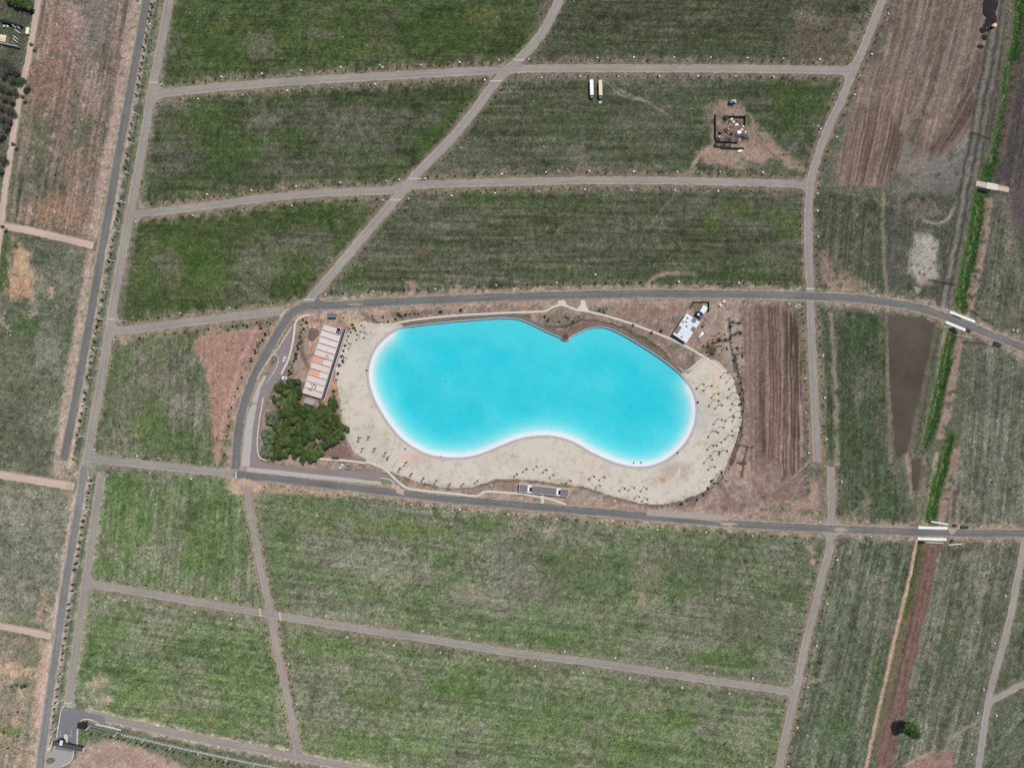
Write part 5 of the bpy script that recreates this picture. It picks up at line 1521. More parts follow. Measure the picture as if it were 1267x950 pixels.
# ------------------------------------------------------------------ perimeter fence: tall white posts, thin stakes and wires
def fence(pts, big, small, label, dz=0):
    c = resample(pts, 1.0)
    s_ = np.concatenate([[0], np.cumsum(np.linalg.norm(np.diff(c, axis=0), axis=1))])
    at = lambda d: (np.interp(d, s_, c[:, 0]), np.interp(d, s_, c[:, 1]))
    root = empty('perimeter_fence', P(*pts[0], 0), 0, label, 'fence')
    pm = MB().box((0, 0, 2.65), (.62, .62, 5.9), taper=.9).mesh('post', mat('white_post', (246, 248, 242), .6, .02))
    sm_ = MB().box((0, 0, 2.0), (.26, .26, 4.4), taper=.8).mesh('stake', mat('grey_stake', (156, 168, 150), .7, .1))
    L = s_[-1]
    for d in np.arange(big[0], L, big[1]):
        o = link('post', pm, None, root); o.location = P(*at(d), 0)-root.location
    for d in np.arange(1, L, small):
        o = link('stake', sm_, None, root); o.location = P(*at(d), 0)-root.location
    b = MB()
    qq = resample(pts, 8.0)
    for h in (.6, 1.2, 1.8, 2.4, 3.0):
        for a, d in zip(qq[:-1], qq[1:]):
            b.tube(P(a[0], a[1], h), P(d[0], d[1], h), .03, n=4, caps=False)
    part(b, 'wires', STEEL, root)
    kb = MB()
    for a, d in zip(qq[:-1], qq[1:]):
        pa, pb = P(a[0], a[1], 0), P(d[0], d[1], 0); m_ = (pa+pb)/2; v_ = pb-pa
        kb.box((m_.x, m_.y, .1), (v_.length+.05, .3, .5), math.atan2(v_.y, v_.x))
    part(kb, 'kerb', mat('fence_kerb', (150, 158, 140), .9, .1), root)
fence([(200.5,-20),(197,0),(179,94),(157,236),(138,338),(116.5,460),(104,532),(97,574)], (19, 36.6), 4.0, 'tall white-post fence along the upper stretch of the highway')
fence([(119,588),(109,648),(98,712),(85,800),(75,872),(69.5,912)], (9, 34.0), 4.0, 'tall white-post fence along the lower stretch of the highway')
fence([(110,897.5),(145,905.5),(180,913),(214,921),(260,931),(310,941.5),(350,949.5)], (2, 35.0), 4.0, 'tall white-post fence beside the entrance road at bottom left')

# ------------------------------------------------------------------ plants: prototypes
G1, G2, G3, G4 = (82, 108, 58), (60, 84, 46), (104, 126, 68), (122, 136, 100)
sap_crown = [leaves('crown', [((0, 0, 1.7), (.62, .62, .75))], 46, .34, [(70, 74, 50), (82, 86, 58), (62, 62, 44)], 31+i) for i in range(3)]
sap_trunk = MB().tube((0, 0, -.3), (0, 0, 1.5), .07, .045, 6).mesh('trunk', BARK)
sap_stake = MB().box((.22, 0, .55), (.06, .06, 1.7)).mesh('stake', mat('timber_stake', (170, 140, 104)))
per_crown = [leaves('crown', [((0, 0, 2.9), (.75, .75, 1.7)), ((.1, 0, 1.8), (.6, .6, .8))], 90, .36, [(74, 74, 54), (66, 80, 54), (90, 76, 58)], 41+i) for i in range(3)]
per_trunk = MB().tube((0, 0, -.3), (0, 0, 3.0), .10, .05, 6).mesh('trunk', BARK)

placed = []
def side_points(ci, off, d0, d1, sp, jit=.8):
    c = ROADC[ci]
    nr = normals2(c)
    s_ = np.concatenate([[0], np.cumsum(np.linalg.norm(np.diff(c, axis=0), axis=1))])
    out = []
    g = random.Random(ci*31+int(off*7))
    d = d0
    while d < (d1 if d1 > 0 else s_[-1]+d1):
        x, y = np.interp(d, s_, c[:, 0]+nr[:, 0]*off), np.interp(d, s_, c[:, 1]+nr[:, 1]*off)
        out.append((x+g.uniform(-jit, jit), y+g.uniform(-jit, jit)))
        d += sp*g.uniform(.85, 1.15)
    return out
RI = {}
for i, r in enumerate(ROADS):
    RI.setdefault(r[0], []).append(i)
def off_roads(p, clear=1.5):
    i = int(np.clip(np.searchsorted(ax, p[0]), 0, nx-1)); j = int(np.clip(np.searchsorted(ay, p[1]), 0, ny-1))
    return roadD[j*nx+i] > clear
DESC = {'cross_road_one': 'topmost cross road', 'cross_road_two': 'second cross road from the top', 'cross_road_three': 'short third cross road at left',
        'north_lagoon_road': 'dark road above the lagoon', 'west_lagoon_road': 'dark curve left of the lagoon', 'diagonal_road': 'diagonal road',
        'field_road': 'long field road at right', 'lower_lane': 'narrow lane at lower left', 'south_lagoon_road': 'dark road below the lagoon',
        'lower_cross_road': 'bottom cross road', 'left_lane': 'lane left of the lagoon junction', 'entrance_road': 'entrance road at bottom left',
        'far_right_lane': 'lane at the far right', 'far_right_branch': 'side lane at the far right', 'inner_road': 'inner road beside the fence', 'highway': 'highway', 'dirt_track': 'dirt track'}
lines = [  # road, index within that name, offset (positive is to the right of travel), start, end, spacing, side words, big
 ('north_lagoon_road', 0, -14.5, 40, 605, 14.6, 'upper', 1.35), ('cross_road_three', 0, -10.5, 24, -10, 14.5, 'upper', 1.3), ('cross_road_three', 0, 11, 40, -22, 14.5, 'lower', 1.3),
 ('west_lagoon_road', 0, 13.5, 34, -12, 11.5, 'outer', 1.15),
 ('cross_road_one', 0, -9.5, 24, -16, 12.6, 'upper', 1.0), ('cross_road_one', 0, 10.2, 30, -22, 12.6, 'lower', 1.0),
 ('cross_road_two', 0, -9.8, 24, -14, 12.8, 'upper', 1.0), ('cross_road_two', 0, 10.0, 24, -14, 12.8, 'lower', 1.0),
]
rest = [('diagonal_road', 0, -12, 90, -30, 13), ('diagonal_road', 0, 12, 90, -30, 13), ('field_road', 0, -10, 60, -14, 12), ('field_road', 0, 10, 60, -14, 12),
        ('field_road', 1, -10, 14, -60, 14), ('field_road', 1, 10, 90, -60, 16), ('lower_lane', 0, -8.5, 20, -10, 9.5), ('lower_lane', 0, 8.5, 20, -10, 10),
        ('inner_road', 0, 12, 70, -20, 13), ('south_lagoon_road', 0, 12, 40, 700, 15), ('lower_cross_road', 0, -9, 14, 220, 12), ('left_lane', 0, -9, 30, -20, 14)]
count = 0
left_over = []
for nm, k, off, d0, d1, sp, side, big in lines:
    idx_ = 0
    for p in side_points(RI[nm][k], off, d0, d1, sp):
        if not off_roads(p) or not (2 < p[0] < 1265) or rng.random() < .07: continue
        if count >= 296:
            left_over.append(p); continue
        idx_ += 1; count += 1
        g = count % 3
        plant('street_sapling', P(p[0], p[1], gz(*p)-.02), rng.uniform(0, 6.28), big*rng.uniform(.6, .95),
              [('crown', sap_crown[g]), ('trunk', sap_trunk), ('stake', sap_stake)],
              '%s young sapling from left, %s verge, %s' % (ordw(idx_), side, DESC[nm]), 'sapling', 'young saplings along the roads')
for nm, k, off, d0, d1, sp in rest:
    left_over += [p for p in side_points(RI[nm][k], off, d0, d1, sp) if off_roads(p)]
# the remaining, smaller saplings as one mass
def scatter_leaves(name, pts, n, r, h, size, cols, seed):
    g = np.random.default_rng(seed)
    k = len(pts)
    base = np.repeat(np.array([tuple(P(p[0], p[1], gz(*p))) for p in pts]), n, 0)
    d = g.normal(size=(k*n, 3)); d /= np.linalg.norm(d, axis=1)[:, None]
    p = base+d*np.array([r, r, h*.4])+np.array([0, 0, h*.6])
    nr = d+np.array([0, 0, .5]); nr /= np.linalg.norm(nr, axis=1)[:, None]
    t = np.cross(nr, g.normal(size=nr.shape)); t /= np.linalg.norm(t, axis=1)[:, None]
    b_ = np.cross(nr, t)
    sz = size*(.6+.8*g.random(len(p)))[:, None]
    v_ = np.stack([p-t*sz, p-b_*sz*.6, p+t*sz, p+b_*sz*.6], 1).reshape(-1, 3)
    m_ = len(p)
    me_ = bpy.data.meshes.new(name)
    me_.vertices.add(4*m_); me_.vertices.foreach_set('co', v_.astype(np.float32).ravel())
    me_.loops.add(4*m_); me_.loops.foreach_set('vertex_index', np.arange(4*m_, dtype=np.int32))
    me_.polygons.add(m_); me_.polygons.foreach_set('loop_start', np.arange(0, 4*m_, 4, dtype=np.int32))
    me_.update()
    cs = np.array([alb(c) for c in cols])
    lc_ = np.repeat(cs[g.integers(0, len(cs), k)], n, 0)*(.75+.5*g.random(m_))[:, None]
    at = me_.attributes.new('leaf', 'FLOAT_COLOR', 'POINT')
    at.data.foreach_set('color', np.repeat(np.column_stack([lc_, np.ones(m_)]), 4, 0).astype(np.float32).ravel())
    me_.materials.append(LEAF)
    return link(name, me_)
tag(scatter_leaves('street_saplings', left_over, 24, .5, 1.9, .3, [(54, 62, 40), (70, 76, 48), (84, 70, 52)], 5),
    'remaining small saplings dotted along the diagonal, field and lower roads', 'saplings', kind='stuff')

# ---- reeds and rank grass along the canal
rp = []
for g_ in GREEN:
    c_ = resample(np.array(g_, float), 1.0)
    for x_, y_, w_ in c_:
        for _ in range(2):
            q_ = (x_+rng.gauss(0, w_*.24), y_+rng.uniform(-.5, .5))
            if off_roads(q_, 3): rp.append(q_)
tag(scatter_leaves('canal_reeds', rp, 6, .6, .5, .34, [(66, 118, 38), (80, 124, 48), (50, 88, 32), (104, 128, 66), (128, 134, 90)], 15),
    'green reeds and rank grass growing along the canal', 'reeds', kind='stuff')

# ---- perimeter trees
def row(pts, sp, words, off=0):
    c = resample(pts, 1.0)
    s_ = np.concatenate([[0], np.cumsum(np.linalg.norm(np.diff(c, axis=0), axis=1))])
    k = 0
    d = 3.0
    while d < s_[-1]:
        x, y = np.interp(d, s_, c[:, 0])+rng.uniform(-.6, .6), np.interp(d, s_, c[:, 1])+rng.uniform(-.6, .6)
        d += sp*rng.uniform(.85, 1.15)
        if rng.random() < .08 or y < -2: continue
        k += 1
        plant('perimeter_tree', P(x, y, gz(x, y)-.02), rng.uniform(0, 6.28), rng.uniform(.6, 1.05), [('crown', per_crown[k % 3]), ('trunk', per_trunk)],
              '%s slender dark tree %s' % (ordw(k), words), 'tree', 'small slender trees along the perimeter fence')
row([(192,-4),(174,94),(152,236),(133,338),(111.5,460),(99,532),(92,572)], 9.2, 'from the top beside the upper highway fence')
row([(114,590),(104,648),(93,712),(80,800),(70,872),(65,908)], 8.6, 'from the top beside the lower highway fence')
row([(112,905),(143,911),(178,919),(212,927),(258,937),(308,948)], 8.0, 'from the left beside the entrance road fence')

# ---- palms on the beach
def palm_parts(seed, h):
    g = random.Random(seed)
    b = MB()
    lean = Vector((g.uniform(-.5, .5), g.uniform(-.5, .5), 0))
    pts = [lean*(t*t)+Vector((0, 0, -.3+(h+.3)*t)) for t in np.linspace(0, 1, 7)]
    for i in range(6):
        b.tube(pts[i], pts[i+1], .24-.02*i, .24-.02*(i+1), 7)
    tr = b.mesh('trunk', mat('palm_trunk', (112, 98, 78), .9, .2, 3))
    top = pts[-1]
    f = MB()
    for k in range(15):
        a = 2*math.pi*k/15+g.uniform(-.15, .15)
        ln, up = g.uniform(.8, 1.3), g.uniform(.3, .9)
        pr = []
        for t in np.linspace(0, 1, 6):
            r_ = ln*t
            z = up*math.sin(t*2.2)*1.0-.8*t*t*t
            pr.append((top+Vector((math.cos(a)*r_, math.sin(a)*r_, z)), .2*math.sin(math.pi*min(1, t*.9+.1))))
        sd = Vector((-math.sin(a), math.cos(a), 0))
        for (p0, w0), (p1, w1) in zip(pr[:-1], pr[1:]):
            dr = Vector((0, 0, -.16))
            f.add([p0, p0+sd*w0+dr, p1+sd*w1+dr, p1], [(0, 1, 2, 3)])
            f.add([p0, p0-sd*w0+dr, p1-sd*w1+dr, p1], [(3, 2, 1, 0)])
    cr = f.mesh('crown', mat('palm_frond', (98, 102, 76), .6, .3, 1.5))
    return tr, cr
PALMP = [palm_parts(60+i, h) for i, h in enumerate((10.5, 11.5, 12.5, 8.0))]
EAST = [(866.5,475.6),(875,477.5),(884,487),(882.6,494.6),(888.3,500.7),(908.6,501),(887.8,517.8),(902,515.4),(889.7,528),(881.2,533),(909.6,527.7),(901.5,538),(887.3,545.7),(902.5,468),(896,461),
        (880,550),(884,557.5),(894,556.7),(876.4,566),(896.6,577.6),(880,576.4),(888,586),(906,486),(911,493),(912,508),(910,516),(908,475),(893,592)]
SOUTH = [(651.5,578.6),(664,576),(675.5,580),(684,586),(704.5,592.5),(733.5,587.4),(746,588.5),(741,599),(770.3,602),(782,601),(796.8,602),(798.2,615),(788.3,612.5),(823.3,622)]
SWEST = [(447.6,540.7),(458.3,540),(451.6,553.7),(465.8,554),(479.2,558.8),(482,564.7),(497.3,578),(504.8,570.6),(510.8,584.5),(525.6,589.4),(542,592.7),(557.3,597.5),(574.4,597),(591.4,592.7),(640,585)]
NWEST = [(454.7,412.9),(445.3,415.3),(435.4,425.5),(430,443),(452,405)]
YARD = [(887,413),(893,415),(878,421),(884,420),(888,429),(896,430),(906,414),(912,411),(909,430),(915,431),(880,433),(872,432)]
for lst, words, hs, sc in ((EAST, 'from the top on the right-hand beach', (0, 1, 2), .95), (SOUTH, 'from the left on the lower beach', (0, 1), .85), (SWEST, 'from the left on the lower left beach', (0, 1, 3), .9),
                           (NWEST, 'from the right on the upper left beach', (1, 2), .9), (YARD, 'from the top in the earth yard right of the clubhouse', (3,), .8)):
    key = (lambda p: p[1]) if 'top' in words else (lambda p: -p[0]) if 'right on' in words else (lambda p: p[0])
    for k, p in enumerate(sorted(lst, key=key)):
        tr, cr = PALMP[hs[k % len(hs)]]
        plant('palm_tree', P(p[0], p[1], max(.05, gz(*p))), rng.uniform(0, 6.28), sc*rng.uniform(.88, 1.1), [('trunk', tr), ('crown', cr)],
              '%s slender palm %s' % (ordw(k+1), words), 'palm', 'palms on and beside the beach')

# ---- bushes
bush_m = [leaves('foliage', [((0, 0, .5), (.9, .8, .7)), ((.5, .3, .4), (.6, .6, .5))], 70, .34, c, 70+i) for i, c in enumerate(([G2, (60, 72, 46)], [(72, 86, 56), (50, 62, 40)], [(84, 76, 56), (60, 58, 42)]))]
bush_t = MB().tube((0, 0, -.2), (0, 0, .6), .08, .05, 5).mesh('stem', BARK)
BUSH = {'beside the white footpath left of unfinished building': [(375,396),(379,399),(373,402),(376,407),(373,411),(371,417),(373,422),(371,425),(369,432),(367,438),(366,443),(364,447),(362,451),(361,455),(358,459),(360,462),(357,464),(365,440),(368,428)],
        'strip between unfinished building and beach': [(436,402),(438,406),(440,409),(434,411),(431,416),(429,421),(427,428),(425,434),(423,441),(420,452),(418,462),(416,470),(413,484),(414,490),(416,498),(418,503),(422,508),(424,446)],
        'on the earth bank above the lagoon': [(461,391),(493,389),(496,391),(489,395),(502,390),(507,389),(513,388),(518,389),(480,398),(474,392),(545,386),(570,384),(674,392),(678,396),(692,398),(700,393),(703,394),(709,398),(716,392),(742,384),(747,386),(751,382),(783,402),(806,412),(818,410)],
        'along the trenches right of the beach': [(884,424),(890,421),(898,420),(904,404),(905,424),(908,446),(911,455),(913,462),(906,399),(914,400),(916,412),(912,431),(918,440),(899,432),(874,436),(877,440),(881,438),(870,428),(876,428),(913,466),(916,474),(918,482),(915,488),(919,494),(916,500),(919,508),(880,595),(884,598),(876,604),(870,612),(862,618),(893,585),(850,620),(843,623)],
        'verge of the dark curve left of lagoon': [(322,403),(323,406),(306,404),(293,403),(329,414),(325,421),(319,428),(316,437),(311,447)],
        'rough grass at the lower left edge': [(14,849),(21,848),(27,850),(31,848),(5,905),(22,910),(10,925),(22,880)]}
nb = 0
for words, lst in BUSH.items():
    byx = (max(p[0] for p in lst)-min(p[0] for p in lst)) > (max(p[1] for p in lst)-min(p[1] for p in lst))
    for k, p in enumerate(sorted(lst, key=lambda q_: q_[0] if byx else q_[1])):
        nb += 1
        plant('bush', P(p[0], p[1], gz(*p)-.03), rng.uniform(0, 6.28), rng.uniform(.7, 1.5), [('foliage', bush_m[nb % 3]), ('stem', bush_t)],
              '%s low bush from the %s, %s' % (ordw(k+1), 'left' if byx else 'top', words), 'bush', 'low bushes round the lagoon and plots')

# ---- grove
def tree_crown(seed, n=7000, cols=None, r=7.6, hz=7.4, flat=.6):
    g = random.Random(seed)
    lob = []
    for k in range(46):
        a = g.uniform(0, 6.28); d = r*.8*math.sqrt(g.random())
        rr = r*g.choice((.10, .13, .17, .22, .30))*g.uniform(.85, 1.15)
        lob.append(((math.cos(a)*d, math.sin(a)*d, hz+g.uniform(-1.6, 1.8)*flat-.13*d), (rr, rr, rr*.75)))
    return leaves('crown', lob, n, .36, cols or [G1, G2, G3, (112, 124, 76), (70, 92, 44)], seed, up=.35, fill=.35)
gcr = [tree_crown(81), tree_crown(82), tree_crown(83, cols=[G4, (108, 122, 94), (132, 142, 114)]), tree_crown(84, cols=[G3, G1, (114, 130, 72)])]
gtr = [trunk_mesh(6.2, .34, 6, 90+i) for i in range(2)]
GROVE = {'back': [(366,486,1,.7),(343,494,0,.7),(362,503,1,.85),(347,480,1,.75),(362,476,0,.8),(357,492,3,.85),(349,503,2,.8)],
         'second': [(345,526,0,.8),(383,516,3,.9),(400,512,0,.85),(336,517,2,.85),(354,514,0,1.0),(374,508,1,1.0),(393,506,0,.9),(410,500,1,.75)],
         'third': [(340,548,0,.85),(358,542,0,.95),(379,538,1,.95),(399,532,3,.9),(331,540,2,.9),(348,533,1,1.0),(368,528,3,1.05),(389,525,0,1.05),(411,520,1,1.0),(423,532,0,.7)],
         'front': [(339,566,0,.6),(361,561,0,.6),(330,558,2,.8),(347,556,3,.95),(369,550,1,1.0),(388,557,3,1.0),(377,568,0,.75),(403,544,0,1.0),(417,540,1,.75)]}
for rowname, lst in GROVE.items():
    for k, (x, y, v_, sc) in enumerate(sorted(lst)):
        plant('grove_tree', P(*under(x, y, 7), gz(x, y)-.05), rng.uniform(0, 6.28), sc, [('crown', gcr[v_]), ('trunk', gtr[k % 2])],
              '%s broad green tree from the left, %s row of the grove' % (ordw(k+1), rowname), 'tree', 'trees of the dense grove')
# lone trees
tall = leaves('crown', [((0, 0, 5.2), (3.4, 3.4, 2.2)), ((.8, -.4, 8), (4.0, 3.8, 3.2)), ((-.9, .6, 10.5), (3.9, 4.0, 3.4)), ((.4, .8, 13), (3.5, 3.4, 3.0)), ((-.3, -.6, 15.6), (2.9, 2.9, 2.6)), ((.2, .2, 18), (1.9, 1.9, 2.0)), ((1.8, 1.4, 7), (2.2, 2.2, 1.8)), ((-2, -1.2, 8.5), (2.2, 2.0, 2.2))], 6500, .38, [(74, 108, 46), (60, 88, 40), (90, 120, 56), (104, 120, 70)], 95, up=.4, fill=.35)
lt = plant('lone_tree', P(1116.5, 894, -.05), 0, 1.0, [('crown', tall), ('trunk', trunk_mesh(9, .42, 6, 96))], 'tall lone green tree at the lower end of the red earth strip', 'tree', None)
lt.scale = (1.25, 1.25, 1.06)
med = leaves('crown', [((0, 0, 9.4), (2.8, 2.8, 2.2)), ((1, .6, 8.6), (2.0, 2.0, 1.6))], 900, .42, [G1, (58, 96, 34), G2], 97, up=.7)
plant('lone_tree', P(37.5, 107.5, -.05), 0, 1.0, [('crown', med), ('trunk', trunk_mesh(8.5, .22, 3, 98))], 'green tree leaning over the dirt track at upper left', 'tree', None)
thin = leaves('crown', [((0, 0, 6.4), (1.6, 1.6, 1.5))], 260, .34, [(76, 88, 54), (60, 70, 44)], 99)
for (x, y), w in zip(((45, 60), (34, 124), (23, 182), (10, 283)), ('beside the bend of the dirt track near the houses', 'beside the dirt track just below the leaning green tree', 'beside the dirt track left of the striped field', 'at the corner where two dirt tracks meet')):
    plant('trackside_tree', P(x, y, gz(x, y)-.05), rng.uniform(0, 6), .9, [('crown', thin), ('trunk', trunk_mesh(5.6, .16, 4, 100+int(x)))], 'thin small tree '+w, 'tree', 'small trees along the dirt track')
# bare grey wood at the left edge
def bare_tree(seed):
    g = random.Random(seed)
    b = MB()
    b.tube((0, 0, -.3), (0, 0, 2.6), .22, .16, 6)
    def br(p, d, l, r_, n):
        e = p+d*l
        b.tube(p, e, r_, r_*.6, 5, False)
        if n:
            for k in range(3):
                q_ = (d+Vector((g.uniform(-.8, .8), g.uniform(-.8, .8), g.uniform(-.1, .5)))).normalized()
                br(e, q_, l*.72, r_*.55, n-1)
    for k in range(5):
        a = k*1.256+g.uniform(-.3, .3)
        br(Vector((0, 0, 1.8+.2*k)), Vector((math.cos(a), math.sin(a), .9)).normalized(), 1.5, .1, 3)
    return b.mesh('trunk', GREYBARK)
bts = [bare_tree(110+i) for i in range(3)]
btl = leaves('crown', [((0, 0, 4.2), (2.9, 2.9, 1.6)), ((1.2, .8, 3.6), (1.8, 1.8, 1.2)), ((-1.3, -.6, 4.6), (1.6, 1.6, 1.1))], 620, .30, [(112, 106, 98), (84, 80, 72), (64, 68, 54), (128, 120, 112)], 113, fill=.3)
k = 0
for (x, y) in ((10,80),(17,86),(24,92),(8,96),(18,101),(27,104),(6,110),(14,114),(23,117),(9,124),(18,127),(5,134),(13,138),(20,141),(7,147),(15,151),(11,160),(5,170),(14,91),(9,200),(4,212)):
    k += 1
    plant('bare_tree', P(x, y, gz(x, y)-.05), rng.uniform(0, 6), rng.uniform(.8, 1.25), [('trunk', bts[k % 3]), ('crown', btl)], '%s leafless grey tree from the top, wood at the left edge' % ordw(k), 'tree', 'bare trees of the wood at the left edge')
k = 0
for (x, y) in ((18,4),(25,6),(32,7),(39,10),(30,1)):
    k += 1
    plant('dark_tree', P(x, y, gz(x, y)-.05), rng.uniform(0, 6), .62, [('crown', gcr[1]), ('trunk', gtr[0])], 'dark green tree, %s in the clump at the top left corner' % ordw(k), 'tree', 'dark clump at the top left corner')

# ------------------------------------------------------------------ white utility cabinets along the verges
CAB = [(275,96),(246,123),(300.5,118),(201,105),(312,236),(324.6,92),(373,88),(422,84),(470,81),(473.6,84),(521,81),(569,78),(617.5,75),(356,113),(410,109),(464.5,105),(600,100),(367,231),(421.6,226.5),(478,224),(494,223),(526.6,221.5),(621,216),
 (654.5,74),(739,72.5),(784,72),(834,72),(879,72),(924.5,72.5),(670.4,97),(718,95.5),(765,95),(815.6,95),(863,95),(910,95),(675.5,213.6),(729,212),(784,213),(838,213),(890.6,213),(943.6,214),(667,237),(723.7,235),(781.5,236),(835,236),(888,237),
 (969,73),(1014,74.5),(956.6,96),(1098.5,18),(1078,68),(1076,15),(1057,118),(1035,170),(1014.7,160),(257,241),(240,267),(300.5,261),(285,381),(223.5,387.5),(169,275),(142,420),(361.5,255),(473.6,248),(506,246),(559,242.6),(612.5,239.5),(403,364.5),(462,360.5),(539,357.5),(614,353),
 (689,350),(736.6,340),(763,350),(839.6,349),(913.6,350),(1011.6,293),(976,376.5),(1017.7,440),(1011,261),(170.5,564),(196.5,566.5),(186,585.4),(237.4,592),(389,609),(449.6,615),(510,623.5),(569,629.6),(629,635.7),(688.6,641.7),(750.5,648),(813,655),(873,658),(931,662.4),
 (1020,492),(1021.7,543),(1041,595.5),(1077,663.4),(1035.4,692),(1017,666),(1014,645),(168.7,722),(219,731),(268,739.5),(156,742),(199,749.6),(242.4,757),(287,764.5),(219.7,899),(264,907.7),(177.5,890),(310,916.6),
 (404,761),(465.5,771),(523,780),(581,789),(430,787.5),(487.5,797.6),(545,806.5),(603.6,815),(357.5,820.6),(368,870),(356.7,926),(456.4,945.6),(640,797),(698.7,805),(761,813),(824.4,825),(883,832),(931,838),(662,823),(721,831),(779,838),(843.4,849.6),(902,857),
 (1023,746),(1010,798),(999,849),(986,899),(975,947),(1243,736.5),(1230,795),(1216.4,852),(1209,881),(1201.5,932),(993,771),(1232,884),(1011,240),(996,468),(997,510),(1000,560),(118,556)]
cab_b = MB().box((0, 0, .75), (1.25, 1.0, 1.3)).mesh('body', mat('cabinet_white', (210, 206, 196), .6, .04))
cab_r = MB().box((0, 0, 1.46), (1.42, 1.16, .14)).mesh('lid', mat('cabinet_lid', (226, 224, 216), .5, .03))
cab_p = MB().box((0, 0, -.02), (1.5, 1.25, .3)).mesh('plinth', CONC2)
cab_d = MB().box((0, -.515, .75), (.9, .04, 1.0)).mesh('door', STEEL)
info = []
for p in CAB:
    best = None
    for i, c in enumerate(ROADC):
        D, _, T, Sd = dist_line(np.array([p[0]]), np.array([p[1]]), c, 60)
        if best is None or D[0] < best[0]:
            best = (D[0], i, T[0], Sd[0])
    info.append((p, best))
by = {}
for p, (D, i, T, sd) in info:
    by.setdefault((ROADS[i][0], i, sd), []).append((T, p))
for (nm, i, sd), lst in by.items():
    pts = ROADS[i][5]
    vert = abs(pts[-1][1]-pts[0][1]) > abs(pts[-1][0]-pts[0][0])
    side = (('left' if sd > 0 else 'right') if pts[-1][1] > pts[0][1] else ('right' if sd > 0 else 'left')) if vert else ('lower' if sd > 0 else 'upper')
    lst.sort(key=lambda t: t[1][1] if vert else t[1][0])
    extra = ''
    if len(RI[nm]) > 1:
        extra = ' upper stretch' if i == RI[nm][0] else ' lower stretch'
    for k, (T, p) in enumerate(lst):
        root = empty('utility_cabinet', P(p[0], p[1], max(gz(*p), -.1)), rng.uniform(-.2, .2),
                     '%s white cabinet from %s, %s verge, %s%s' % (ordw(k+1), 'top' if vert else 'left', side, DESC[nm], ','+extra if extra else ''), 'cabinet', 'white utility cabinets along the roads')
        for n_, me_ in (('body', cab_b), ('lid', cab_r), ('plinth', cab_p), ('door', cab_d)):
            link(n_, me_, None, root)
        s_ = rng.uniform(.62, .9); root.scale = (s_, s_, s_)

# ------------------------------------------------------------------ cars
def car_proto(colr, name):
    pm = mat('car_paint_'+name, colr, .35, .03, 1, spec=.5)
    prof = [(-2.1, .35), (-2.1, .8), (-1.9, .95), (-1.1, 1.0), (1.0, 1.0), (1.95, .85), (2.1, .65), (2.1, .35)]
    cabp = [(-1.75, .98), (-1.25, 1.45), (.35, 1.48), (1.05, .98)]
    def loft(pr, w0, w1, zt):
        n = len(pr)
        v_ = []
        for s_ in (-1, 1):
            for x, z in pr:
                w = w0+(w1-w0)*max(0, (z-pr[0][1])/(zt-pr[0][1]))
                v_.append((x, s_*w, z))
        f_ = [tuple(range(n-1, -1, -1)), tuple(range(n, 2*n))]+[(i, (i+1) % n, n+(i+1) % n, n+i) for i in range(n)]
        return MB().add(v_, f_)
    parts = [('body', loft(prof, .88, .84, 1.0).mesh('body', pm)), ('windows', loft(cabp, .80, .62, 1.48).mesh('windows', GLASS)),
             ('roof', MB().box((-.45, 0, 1.49), (1.55, 1.22, .06)).mesh('roof', pm))]
    wh = MB().tube((0, -.1, 0), (0, .1, 0), .33, n=12).mesh('wheel', BLACK)
    return parts, wh
CARS = {}
def car(px, py, ang, colr, name, label, sc=1.0, z=0.3):
    if name not in CARS: CARS[name] = car_proto(colr, name)
    parts, wh = CARS[name]
    root = empty('parked_car', P(px, py, z), R(ang), label, 'car', 'parked cars')
    for n_, me_ in parts: link(n_, me_, None, root)
    for x in (-1.3, 1.3):
        for y in (-.82, .82):
            o = link('wheel', wh, None, root); o.location = (x, y, .33)
    root.scale = (sc, sc, sc)
car(352.3, 445, 75, (238, 238, 238), 'white', 'white car parked on the service lane beside the unfinished building', z=.31)
car(422.5, 577, 55, (238, 238, 238), 'white', 'white car, left one of two parked below the grove', z=.31)
car(430.3, 577.3, 105, (150, 156, 162), 'silver', 'silver car, right one of two parked below the grove', z=.31)
car(870.2, 402, 60, (24, 26, 30), 'black', 'black car parked on the earth beside the white-roofed building', z=.02)
car(915, 187.6, 10, (232, 234, 236), 'white', 'white car parked just below the fenced scrap yard', z=.02)
car(7.8, 33.5, 0, (206, 212, 218), 'pale', 'pale car parked inside the walled house plot at top left', z=.02)
# pickup
r_ = empty('pickup_truck', P(866.8, 414.8, .02), R(50), 'white pickup truck parked right of the white-roofed building', 'truck')
wp_ = mat('car_paint_white', (238, 238, 238))
MB().box((0, 0, .75), (5.0, 1.8, .6)).build('body', wp_, r_)
MB().box((.6, 0, 1.35), (1.7, 1.6, .65), taper=.82).build('cab', wp_, r_)
MB().box((-1.5, 0, 1.1), (1.7, 1.4, .12)).build('load_bed', STEEL, r_)
for x in (-1.6, 1.6):
    for y in (-.85, .85):
        MB().tube((x, y-.1, .38), (x, y+.1, .38), .38, n=12).build('wheel', BLACK, r_)

